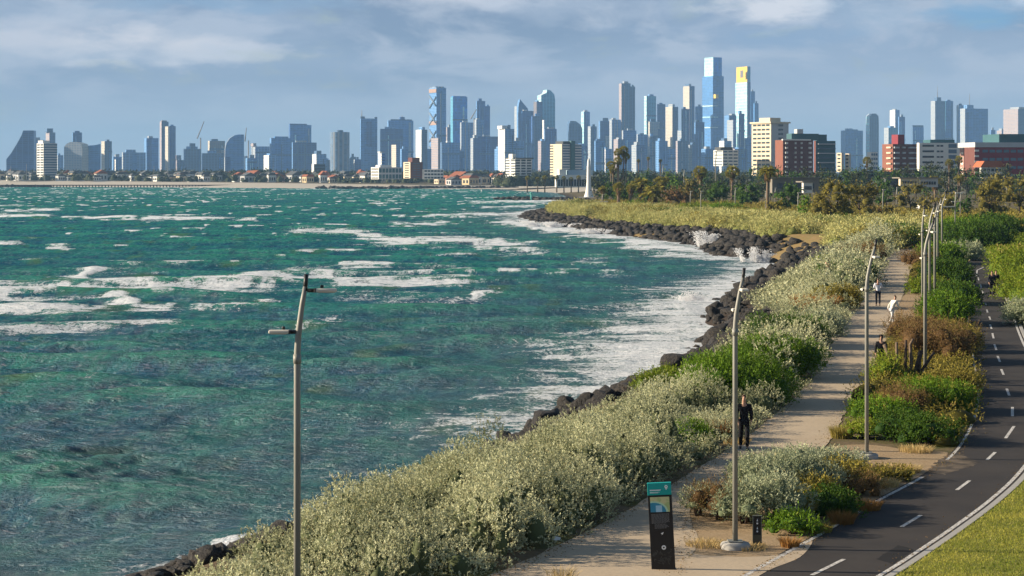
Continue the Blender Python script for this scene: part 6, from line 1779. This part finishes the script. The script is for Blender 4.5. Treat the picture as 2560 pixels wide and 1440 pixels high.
for i, px in enumerate([1392, 1410, 1428, 1446, 1500, 1344, 1362, 1318]): palm('small dark palm on the beach front by the white arcaded building', px, 444 + (i % 3) * 2, 0, 6.5, 1140 + i, 'fan', D=1290, tr=.35, group='beach front palms by the white arcaded building')
# ------------------------------------------------------------------ lamp posts
m = NT('galvanised_steel'); n1 = m.noise(2.0, 5)
M_STEEL = m.done(m.pbr(m.mix(n1, (0.22, 0.22, 0.195), (0.33, 0.325, 0.29)), 0.55, 0.4, None, 0.1))
M_BLACK = plain('black_plastic', (0.015, 0.015, 0.017), 0.45, 0.5)
M_HEAD = plain('pale_lamp_housing', (0.70, 0.66, 0.56), 0.5)
M_LENS = plain('lamp_lens', (0.55, 0.55, 0.52), 0.2, 0.6)
M_FOOT = plain('footing_concrete', (0.36, 0.35, 0.33), 0.9, var=.25, scale=5)
def lamp_post(label, px, base_y, seed, arms=((180, 4.86, True), (0, 5.72, True)), bend=1.0, base=True, group='bent lamp posts along the promenade', xoff=0, lean=.30, H=6.5, detail=True, rad=.062, rz=0):
    x, y, z = G(px, base_y); 
    root = empty('lamp_post', (x, y, z)); tag(root, label, 'lamp post', group); root.rotation_euler = (0, 0, rz)
    b = MB()
    zb = H * .80
    pts = [(0, 0, 0), (0, 0, zb), (lean * .03, 0, zb + .12 * (H - zb)), (lean * .12, 0, zb + .30 * (H - zb)), (lean * .30, 0, zb + .50 * (H - zb)), (lean * .58, 0, zb + .76 * (H - zb)), (lean * .9, 0, H - .02)]
    b.tube(pts, [rad, rad * .92, rad * .9, rad * .86, rad * .8, rad * .72, rad * .62], 14); b.build('pole', M_STEEL, root)
    b = MB(); b.tube([(lean * .86, 0, H - .1), (lean * 1.02, 0, H + .2)], rad * .62, 10); b.build('top_spigot', M_BLACK, root)
    b = MB(); b.tube([(0, 0, zb - .1), (0, 0, zb + .06)], rad * 1.12, 14); b.build('collar', M_STEEL, root)
    if base:
        b = MB(); b.lathe(0, 0, [(.34, -.05), (.34, .10), (.31, .14), (.12, .17), (.0, .17)], 22, 0, True); b.build('footing', M_FOOT, root)
        b = MB(); b.box(-.17, .17, -.17, .17, .165, .19, bev=.008); b.build('base_plate', M_STEEL, root)
    for (ang, h, full) in arms:
        f = (h - zb) / (H - zb); ox = 0 if h <= zb else lean * max(0, f) * .95
        a = math.radians(ang); dx, dy = math.cos(a), math.sin(a)
        L0, L1 = .08, .62
        hd = empty('luminaire', (ox, 0, h)); hd.parent = root; hd.rotation_euler = (0, 0, a)
        b = MB(); b.tube([(.04, 0, 0), (.20, 0, 0)], .035, 8); b.build('arm', M_BLACK, hd)
        b = MB(); b.box(.17, .56, -.085, .085, -.03, .035, bev=.015); b.build('housing', M_HEAD, hd)
        b = MB(); b.box(.24, .52, -.06, .06, -.040, -.031); b.build('lens', M_LENS, hd)
        b = MB(); b.cyl(.30, 0, .045, .10, .035, .028, 10); b.build('sensor', M_BLACK, hd)
        b = MB(); b.box(.165, .205, -.09, .09, -.035, .04, bev=.008); b.build('clamp', M_BLACK, hd)
lamp_post('nearest lamp post rising in front of the sea with two arms', 743, 1618, 1, arms=((180, 5.62, True), (0, 6.36, True)), lean=.16, H=6.45, rad=.064)
lamp_post('second lamp post, at the near tip of the planted island beside the small marker', 1838, 1372, 2, arms=((92, 5.35, True), (272, 5.85, True)), lean=.20, H=6.13)
lamp_post('third lamp post on a round footing between path and road', 2167, 1146, 3, arms=((92, 5.0, True), (272, 6.0, True)), lean=.28, H=6.32)
cl = [(2306, 802, 'leftmost lamp post of the cluster beside the far path', .12), (2313, 950, 'nearest lamp post of the cluster, behind the cut branches', .36), (2324, 778, 'lamp post just right of the nearest one in the cluster', .32),
      (2337, 762, 'tall straight lamp post in the middle of the cluster', .22), (2344, 700, 'lamp post behind the middle one of the cluster', .34), (2355, 652, 'rightmost bent lamp post of the cluster', .42)]
for i, (px, by, lab, ln) in enumerate(cl):
    lamp_post(lab, px, by, 10 + i, arms=((95, 5.0, True), (275, 6.1, True)), lean=ln, rad=.072 + .005 * i)
for i, (px, by, yt, lab, arm) in enumerate([
    (2388, 617, 480, 'tall lamp post with two arms right of the cluster', 1), (2401, 570, 480, 'slimmer lamp post beside the tall two armed one', 1), (2516, 551, 470, 'lone lamp post before the golden olive trees', 0),
    (2160, 566, 476, 'lamp post in front of the big olive brown tree', 1), (2207, 556, 474, 'lamp post at the right side of the drooping olive tree', 0), (2242, 520, 468, 'lamp post before the rounded dark olive tree', 0),
    (1995, 560, 482, 'lamp post right of the dark wide tree', 0), (1938, 525, 470, 'lamp post before the dark wide tree', 0), (1914, 550, 478, 'lamp post just left of the date palm trunk', 0), (1838, 540, 470, 'lamp post right of the low green shrub', 0),
    (1752, 545, 478, 'lamp post in the low bright green shrub', 0), (1726, 540, 478, 'lamp post left of the low bright green shrub', 0), (1688, 525, 478, 'right hand post of the close pair', 0), (1683, 526, 480, 'left hand post of the close pair', 0),
    (1630, 532, 482, 'lamp post in front of the sprawling frond palm', 0), (1506, 526, 486, 'lamp post beside the low kiosk', 0), (1789, 505, 378, 'tallest thin pole standing between the fan palms', 0), (1657, 480, 414, 'short white pole above the dark green tree', 0),
    (1710, 490, 425, 'thin leaning white pole left of the first fan palm', 0), (2167, 480, 415, 'thin white mast before the long dark hall', 0)]):
    D = GP(1280, by)[1]; z = plateau(D); H = ZA(yt, D) - z
    root = empty('lamp_post', (XA(px, D), D, z)); tag(root, lab, 'lamp post')
    rd = max(.08, D * .00028)
    b = MB(); b.tube([(0, 0, 0), (0, 0, H * .8), (.12 * H / 7, 0, H)], [rd, rd * .9, rd * .7], 8); b.build('pole', M_STEEL, root)
    b = MB(); 
    if arm: b.box(-1.6, -.1, -.12, .12, H * .72, H * .72 + .14, bev=.02); b.box(.0, .9, -.12, .12, H * .97, H * .97 + .14, bev=.02)
    else: b.box(-.1, .55, -.14, .14, H - .08, H + .06, bev=.02)
    b.build('luminaire', M_HEAD, root)

# ------------------------------------------------------------------ way-finding sign
m = NT('teal_panel'); M_TEAL = m.done(m.pbr((0.0, 0.36, 0.34), 0.45, 0.4))
m = NT('sign_black'); M_SIGN = m.done(m.pbr((0.008, 0.008, 0.009), 0.4, 0.4))
m = NT('map_print'); sep = m.node('ShaderNodeSeparateXYZ'); m.L.new(m.tc.outputs['Generated'], sep.inputs[0])
gx, gz = sep.outputs[0], sep.outputs[2]
dx = m.math('MULTIPLY', gx, 1.0); rr2 = m.math('SQRT', m.math('ADD', m.math('MULTIPLY', m.math('ADD', gx, -0.15), m.math('ADD', gx, -0.15)), m.math('MULTIPLY', m.math('MULTIPLY', gz, gz), 1.1)))
water = m.math('LESS_THAN', rr2, 0.66); edge = m.math('LESS_THAN', rr2, 0.76)
nn = m.noise(9, 3); land_c = m.mix(m.ramp(nn, [(.45, 0), (.6, 1)]), (0.62, 0.60, 0.32), (0.42, 0.52, 0.22))
c = m.mix(edge, land_c, (0.48, 0.72, 0.50)); c = m.mix(water, c, (0.03, 0.26, 0.42))
bx = m.math('MULTIPLY', m.math('MULTIPLY', m.math('GREATER_THAN', gx, .28), m.math('LESS_THAN', gx, .6)), m.math('LESS_THAN', gz, .44))
c = m.mix(bx, c, (0.36, 0.62, 0.80)); M_MAP = m.done(m.pbr(c, 0.4, 0.4))
M_GREY = plain('grey_print', (0.20, 0.20, 0.20), .6); M_WHITE = plain('white_print', (.85, .88, .88), .6)
sx, sy, _ = G(1659, 1425)
sg = empty('wayfinding_sign', (sx, sy, 0.0)); tag(sg, 'black wayfinding pillar with teal header and small map at the path edge', 'sign')
sg.rotation_euler = (0, math.radians(-3.0), math.radians(-4))
W2 = .255; HH = 1.86
b = MB(); b.box(-W2, W2, 0, .10, 0.02, HH - .26, bev=.004); b.build('panel', M_SIGN, sg)
b = MB(); b.box(-W2 + .0, W2 + .0, -.006, .106, HH - .26, HH, bev=.004); hdp = b.build('header', M_TEAL, sg)
b = MB(); b.box(-.21, .20, -.012, -.002, HH - .30 - .32, HH - .30); b.build('map', M_MAP, sg)
b = MB()
b.box(-.205, .02, -.012, -.0065, HH - .165, HH - .150); b.box(-.205, .03, -.012, -.0065, HH - .155, HH - .142); b.box(-.205, .0, -.012, -.0065, HH - .20, HH - .192); b.box(-.205, -.03, -.012, -.0065, HH - .215, HH - .209)
b.build('heading_text', M_WHITE, hdp)
b = MB(); cx, cz = .145, HH - .085
ring = [(cx + .034 * math.cos(t), cz + .034 * math.sin(t)) for t in np.linspace(math.radians(-35), math.radians(215), 14)] + [(cx, cz - .075)]
b.prism([(x, z) for x, z in ring], -.012, -.0065); b.build('map_pin', M_WHITE, hdp)
b = MB(); b.prism([(cx + .013 * math.cos(t), cz + .013 * math.sin(t)) for t in np.linspace(0, 2 * math.pi, 10, endpoint=False)], -.016, -.0125); b.build('pin_dot', M_TEAL, hdp)
b = MB(); tr2 = random.Random(3)
zz = HH - .66
for k in range(13):
    w = .38 if k < 8 else .25 + .03 * (k % 3)
    x0 = -.20 if k < 9 else -.14
    xx = x0
    while xx < x0 + w:
        ww = tr2.uniform(.025, .07); b.box(xx, min(xx + ww, x0 + w), -.008, -.001, zz - .010, zz)
        xx += ww + .008
    zz -= .024 if k != 8 else .034
b.build('body_text', M_GREY, sg)
b = MB(); b.prism([(-.02, .78), (.045, .81), (.02, .755)], -.008, -.001); b.prism([(-.01 + .035 * math.cos(t), .80 + .0 * math.sin(t)) for t in (0, 1)] + [(.0, .74)], -.0075, -.001); b.build('arrow_symbol', M_WHITE, sg)
b = MB(); n = 18
o1 = [(.03 + .048 * math.cos(t), .48 + .048 * math.sin(t)) for t in np.linspace(0, 2 * math.pi, n, endpoint=False)]
b.prism(o1, -.008, -.001); b.build('round_symbol', M_WHITE, sg)
b = MB(); b.prism([(.03 + .02 * math.cos(t), .48 + .02 * math.sin(t)) for t in np.linspace(0, 2 * math.pi, 10, endpoint=False)], -.012, -.0085); b.build('round_symbol_dot', M_SIGN, sg)
# faint leaf pattern at the foot of the panel
b = MB()
for k in range(46):
    x, z = tr2.uniform(-.20, .20), tr2.uniform(.14, .38 + .10 * tr2.random()); a = tr2.uniform(0, 3.14); l = tr2.uniform(.025, .05); w = l * .3
    ca, sa = math.cos(a), math.sin(a)
    if abs(x) + l > .245: continue
    b.prism([(x - l * ca, z - l * sa), (x + w * sa, z - w * ca), (x + l * ca, z + l * sa), (x - w * sa, z + w * ca)], -.006, -.001)
b.build('leaf_pattern', plain('dark_grey_print', (.06, .06, .055), .6), sg)
b = MB(); b.box(-W2 - .02, W2 + .02, -.02, .12, -.04, .02); b.build('base_plate', M_BLACK, sg)
# small marker post
x, y, _ = G(1893, 1366)
mk = empty('marker_post', (x, y, 0)); tag(mk, 'small black marker post with four white symbols below the silver shrub', 'sign'); mk.rotation_euler = (0, 0, math.radians(-6))
b = MB(); b.box(-.10, .10, 0, .05, .02, .68, bev=.004); b.build('panel', M_SIGN, mk)
b = MB()
for sx_ in (-.105, .085): b.box(sx_, sx_ + .02, -.01, .06, 0, .70)
b.box(-.085, .085, -.01, .06, .685, .70); b.build('frame', plain('bronze_frame', (.16, .17, .13), .5), mk)
for k, z in enumerate((.60, .52, .42, .34)):
    b = MB()
    if k % 2 == 0: b.prism([(-.014, z - .03), (.02, z - .03), (.004, z + .03)], -.006, -.001)
    else: b.prism([(.002 + .022 * math.cos(t), z + .022 * math.sin(t)) for t in np.linspace(0, 6.28, 9)[:-1]], -.006, -.001)
    b.build('symbol', M_WHITE, mk)
b = MB(); b.box(-.085, .085, -.005, -.001, .03, .26); b.build('lower_panel', plain('marker_brown', (.10, .09, .06), .7), mk)

# cut branches of the pruned shrub
x, y, _ = G(2262, 962)
sg2 = empty('pruned_tree', (x, y, 0)); tag(sg2, 'bare pruned trunks standing out of the green shrub', 'pruned tree')
def PL(px, py): return ((px - 1280) / F * y - x, ZA(py, y))
for k, (p, rr3, mt) in enumerate([([(2240, 960), (2232, 915), (2212, 862)], .07, bark), ([(2243, 955), (2243, 905), (2240, 855)], .05, bark), ([(2275, 960), (2262, 915), (2265, 850)], .05, bark_dark), ([(2270, 958), (2280, 910), (2277, 862), (2283, 848)], .06, bark),
      ([(2262, 960), (2290, 925), (2302, 876)], .08, bark_dark), ([(2280, 962), (2310, 915), (2335, 880)], .05, bark_dark), ([(2255, 955), (2222, 925), (2218, 905)], .05, bark_dark), ([(2290, 950), (2300, 915), (2296, 880)], .05, bark)]):
    b = MB(); pts = [(*PL(*q)[:1], 0.15 * math.sin(k * 2.1 + i), PL(*q)[1]) for i, q in enumerate(p)]; pts[0] = (pts[0][0], pts[0][1], max(pts[0][2], 0.0))
    b.tube(pts, [rr3 * 1.5 * (1 - .15 * i) for i in range(len(pts))], 8); b.build('branch', mt, sg2)
# small dark sign board in the hedge and parked van
x, y, _ = G(2128, 700); b = MB(); b.box(-.55, .55, -.03, .03, .55, .9); b.box(-.5, -.45, -.02, .02, 0, .55); b.box(.45, .5, -.02, .02, 0, .55)
tag(b.build('hedge_board', grey_conc, None, (x, y, .75)), 'low grey notice board poking out of the hedge left of the third lamp post', 'board')
x, y = GP(2312, 532)[:2]; z = plateau(y) + .1; s = y / F
v = empty('parked_van', (x, y, z), math.radians(20)); tag(v, 'white parked van beyond the small park lawn', 'van')
L_, H_ = 4.2, 2.0
b = MB(); b.prism([(-L_ / 2, .35), (L_ / 2, .35), (L_ / 2, 1.0), (L_ / 2 - .3, 1.15), (L_ / 2 - 1.2, H_), (-L_ / 2 + .25, H_), (-L_ / 2, 1.1)], -.85, .85); b.build('body', white_paint, v)
for sx_ in (-1.3, 1.35):
    for sy_ in (-.86, .70): b = MB(); b.tube([(sx_, sy_, .35), (sx_, sy_ + .16, .35)], .34, 14); b.build('wheel', M_BLACK, v)
b = MB(); b.prism([(-1.6, 1.2), (1.0, 1.2), (.75, 1.8), (-1.6, 1.8)], -.862, -.85); b.build('window', dglass, v)
b = MB(); b.box(-3.0, 3.2, -.4, .4, 0, 1.0, bev=.05); x2, y2 = GP(2315, 541)[:2]; tag(b.build('planter_wall', M_ORANGE, None, (x2, y2, plateau(y2) + .1)), 'low orange earth coloured wall in front of the parked van', 'wall')
# scrap of litter at the hedge foot
b = MB(); b.prism([(-.09, 0), (.08, .0), (.10, .05), (.0, .08), (-.07, .05)], -.05, .06); x, y, _ = G(1390, 1352); tag(b.build('paper_scrap', M_WHITE, None, (x, y, .02), .4), 'small white scrap lying at the foot of the hedge', 'litter')

# ------------------------------------------------------------------ people
skin = plain('skin', (0.45, 0.26, 0.18), .6, var=.05)
def cloth(n, c): return plain(n, c, .85, .2, var=.12, scale=9)
def skin_mesh(name, verts, edges, radii, mat, parent, sub=2):
    me = bpy.data.meshes.new(name); me.from_pydata(verts, edges, []); me.update()
    o = bpy.data.objects.new(name, me); COL.objects.link(o)
    md = o.modifiers.new('skin', 'SKIN'); md.use_smooth_shade = True
    sv = me.skin_vertices[0].data
    for i, rr4 in enumerate(radii):
        sv[i].radius = rr4 if isinstance(rr4, tuple) else (rr4, rr4); sv[i].use_root = (i == 0)
    s2 = o.modifiers.new('sub', 'SUBSURF'); s2.levels = sub; s2.render_levels = sub
    dg = bpy.context.evaluated_depsgraph_get(); ev = o.evaluated_get(dg)
    m2 = bpy.data.meshes.new_from_object(ev); m2.name = name
    bpy.data.objects.remove(o)
    for p in m2.polygons: p.use_smooth = True
    m2.materials.clear()
    return link(name, m2, mat, parent)
def person(label, px, py, face, pose, colours, seed, height=1.72, z=0.0, group=None, hairlen=0):
    """face: heading in degrees, 0 = walking away from the viewer (+Y), 180 = towards the viewer"""
    x, y, _ = G(px, py, z)
    root = empty('person', (x, y, z), math.radians(face)); tag(root, label, 'person', group)
    k = height / 1.75
    P = dict(pose)
    st, sw, leanf, bendl = P.get('stride', .22), P.get('swing', .18), P.get('lean', .0), P.get('elbow', .25)
    def v(a, b, c): return (a * k, b * k, c * k)
    hipz = .92; dy = leanf
    pel = v(0, 0, hipz); sp = v(0, dy * .3, 1.12); ch = v(0, dy * .75, 1.33); nk = v(0, dy, 1.47); hb = v(0, dy * 1.1 + .01, 1.56); hm_ = v(0, dy * 1.15 + .02, 1.64); ht = v(0, dy * 1.15 + .01, 1.72)
    ls = v(-.19, dy * .85, 1.40); rs = v(.19, dy * .85, 1.40)
    la = P.get('larm') or [(-.24, -sw * .5 + dy * .6, 1.13), (-.23, -sw + bendl * .6 + dy * .5, .93), (-.22, -sw + bendl * .9 + dy * .5, .86)]
    ra = P.get('rarm') or [(.24, sw * .5 + dy * .6, 1.13), (.22, sw + bendl * .6 + dy * .5, .95), (.20, sw + bendl * .9 + dy * .5, .89)]
    lh, rh = v(-.095, 0, .90), v(.095, 0, .90)
    lk, rk2 = v(-.10, st * .55 + .03, .49), v(.10, -st * .35 + .05, .49)
    lf, rf = v(-.10, st * .8, .09), v(.10, -st * .9, .11)
    lt, rt = v(-.12, st * .8 + .15, .04), v(.12, -st * .9 + .14, .05)
    verts = [pel, sp, ch, nk, hb, hm_, ht, ls, v(*la[0]), v(*la[1]), v(*la[2]), rs, v(*ra[0]), v(*ra[1]), v(*ra[2]), lh, lk, lf, lt, rh, rk2, rf, rt]
    rad = [(.13, .10), (.12, .09), (.14, .10), (.055, .055), (.065, .075), (.078, .095), (.05, .06), (.06, .06), .043, .034, (.030, .018), (.06, .06), .043, .034, (.030, .018), .085, .060, .040, (.035, .028), .085, .060, .040, (.035, .028)]
    rad = [tuple(q * k for q in (r_ if isinstance(r_, tuple) else (r_, r_))) for r_ in rad]
    ed = [(0, 1), (1, 2), (2, 3), (3, 4), (4, 5), (5, 6), (2, 7), (7, 8), (8, 9), (9, 10), (2, 11), (11, 12), (12, 13), (13, 14), (0, 15), (15, 16), (16, 17), (17, 18), (0, 19), (19, 20), (20, 21), (21, 22)]
    # five fingers on each hand, and a nose
    def add(p, q, r_):
        verts.append(p); ed.append((q, len(verts) - 1)); rad.append((r_ * k, r_ * k)); return len(verts) - 1
    for (h_, e_) in ((10, 9), (14, 13)):
        a, b_ = Vector(verts[h_]), Vector(verts[e_]); d = (a - b_).normalized(); s_ = Vector((1, 0, 0)) if abs(d.x) < .8 else Vector((0, 1, 0)); up_ = d.cross(s_).normalized()
        for j, (o_, l_) in enumerate(((-.024, .07), (-.008, .082), (.009, .076), (.024, .06))):
            p1 = a + (up_ * o_ + d * .035) * k; i1 = add(tuple(p1), h_, .009); add(tuple(p1 + (d * l_ * .9 + s_ * .012) * k), i1, .007)
        add(tuple(a + (up_ * -.045 + d * .02) * k), h_, .009)
    add(v(0, dy * 1.15 + .115, 1.625), 5, .012)
    skin_mesh('body', verts, ed, rad, skin, root)
    tc_, bc_, hc_, sc_ = colours
    g = .014 * k
    # upper garment
    ui = [0, 1, 2, 7, 8, 9, 11, 12, 13]
    uv = [v(0, 0, .86)] + [verts[i] for i in ui] + [v(0, dy * .95, 1.45)]
    ur = [(.155 * k, .12 * k)] + [tuple(q + g * 1.5 for q in rad[i]) for i in ui] + [(.075 * k, .07 * k)]
    skin_mesh('jacket' if P.get('jacket') else 'shirt', uv, [(0, 1), (1, 2), (2, 3), (3, 4), (4, 5), (5, 6), (3, 7), (7, 8), (8, 9), (3, 10)], ur, tc_, root)
    li = [0, 15, 16, 17, 19, 20, 21]
    lv = [v(0, 0, .94)] + [verts[i] for i in li[1:]]
    lrr = [(.14 * k, .115 * k)] + [tuple(q + g * 1.2 for q in rad[i]) for i in li[1:]]
    skin_mesh('trousers', lv, [(0, 1), (1, 2), (2, 3), (0, 4), (4, 5), (5, 6)], lrr, bc_, root)
    for (f_, t_) in ((17, 18), (21, 22)):
        a, b_ = verts[f_], verts[t_]
        skin_mesh('shoe', [(a[0], a[1] - .05 * k, a[2] - .045 * k), ((a[0] + b_[0]) / 2, (a[1] + b_[1]) / 2, b_[2] + .012), (b_[0], b_[1] + .05 * k, b_[2] + .0)], [(0, 1), (1, 2)], [.048 * k, .05 * k, .036 * k], sc_, root, 1)
    hv = [v(0, dy * 1.15 - .03, 1.66), v(0, dy * 1.15 - .005, 1.71), v(0, dy * 1.15 + .04, 1.725)]; he = [(0, 1), (1, 2)]; hr3 = [(.088 * k, .088 * k), (.078 * k, .085 * k), (.055 * k, .05 * k)]
    if hairlen:
        hv.append(v(0, dy * 1.1 - .075, 1.66 - hairlen)); he.append((0, 3)); hr3.append((.06 * k, .035 * k))
    skin_mesh('hair', hv, he, hr3, hc_, root, 1)
    for sx_ in (-1, 1):
        b = MB(); b.lathe(0, 0, [(.0, -.008 * k), (.008 * k, 0), (.0, .008 * k)], 8); b.build('eye', M_BLACK, root, (sx_ * .032 * k, (dy * 1.15 + .02 + .088) * k, 1.648 * k))
    return root
hair_b = plain('dark_hair', (.02, .014, .01), .6); hair_br = plain('brown_hair', (.07, .035, .02), .6); hair_l = plain('grey_brown_hair', (.22, .17, .13), .6)
black_c = cloth('black_cloth', (.010, .010, .013)); white_c = cloth('white_cloth', (.66, .68, .74)); cream_c = cloth('cream_cloth', (.72, .70, .62)); navy_c = cloth('navy_cloth', (.015, .018, .03)); denim = cloth('pale_trousers', (.55, .56, .58)); pink_c = cloth('pink_cloth', (.62, .30, .26)); brown_c = cloth('grey_brown_cloth', (.10, .075, .06))
dark_shoe = plain('dark_shoe', (.02, .02, .03), .6); pale_shoe = plain('pale_shoe', (.5, .5, .55), .6)
person('walker in black coming towards the viewer behind the second lamp post', 1860, 1124, 176, dict(stride=.20, swing=.08, elbow=.1, jacket=True), (black_c, black_c, hair_br, dark_shoe), 1, 1.68)
person('walker in white shirt and black trousers walking away on the path', 2195, 765, -6, dict(stride=.10, swing=.05, larm=[(-.25, .05, 1.16), (-.17, .2, 1.2), (-.08, .24, 1.24)], rarm=[(.25, .05, 1.16), (.17, .2, 1.2), (.08, .24, 1.24)]), (white_c, navy_c, hair_l, dark_shoe), 2, 1.78)
person('walker in cream clothes leaning forward on the path verge', 2229, 812, -60, dict(stride=.26, swing=.30, lean=.24, elbow=.15), (cream_c, denim, hair_br, pale_shoe), 3, 1.66)
person('dark clothed walker on the left at the right edge of the far road', 2480, 741, 170, dict(stride=.18, jacket=True), (navy_c, black_c, hair_b, dark_shoe), 4, 1.78)
person('dark clothed walker on the right at the right edge of the far road', 2490, 738, 176, dict(stride=.12, jacket=True), (black_c, brown_c, hair_b, dark_shoe), 5, 1.74)
person('dark haired person half hidden by the bright green shrub left of the bare trunks', 2203, 936, 165, dict(stride=.2, jacket=True), (black_c, black_c, hair_b, pale_shoe), 6, 1.66, hairlen=.16)
person('person in a pink top seen from the chest up above the pale hedge', 2071, 702, 20, dict(stride=.1), (pink_c, denim, hair_b, pale_shoe), 7, 1.7, z=.55, hairlen=.18)
person('small distant person in white beyond the end of the path', 2262, 578, 0, dict(stride=.1), (pink_c, denim, hair_b, pale_shoe), 8, 1.7, z=.4)
# ------------------------------------------------------------------ haze
HAZE = 7.5e-5
m = bpy.data.materials.new('haze_air'); m.use_nodes = True
nt = m.node_tree; nt.nodes.clear()
o_ = nt.nodes.new('ShaderNodeOutputMaterial'); pv = nt.nodes.new('ShaderNodeVolumePrincipled')
pv.inputs['Color'].default_value = (0.36, 0.64, 1.0, 1); pv.inputs['Density'].default_value = HAZE; pv.inputs['Anisotropy'].default_value = 0.0
nt.links.new(pv.outputs[0], o_.inputs['Volume'])
b = MB(); b.box(-9500, 9500, -1000, 20500, -9, 420)
hz = b.build('haze', m); tag(hz, 'thin sea haze that lets the skyline fade', None, None, 'stuff')
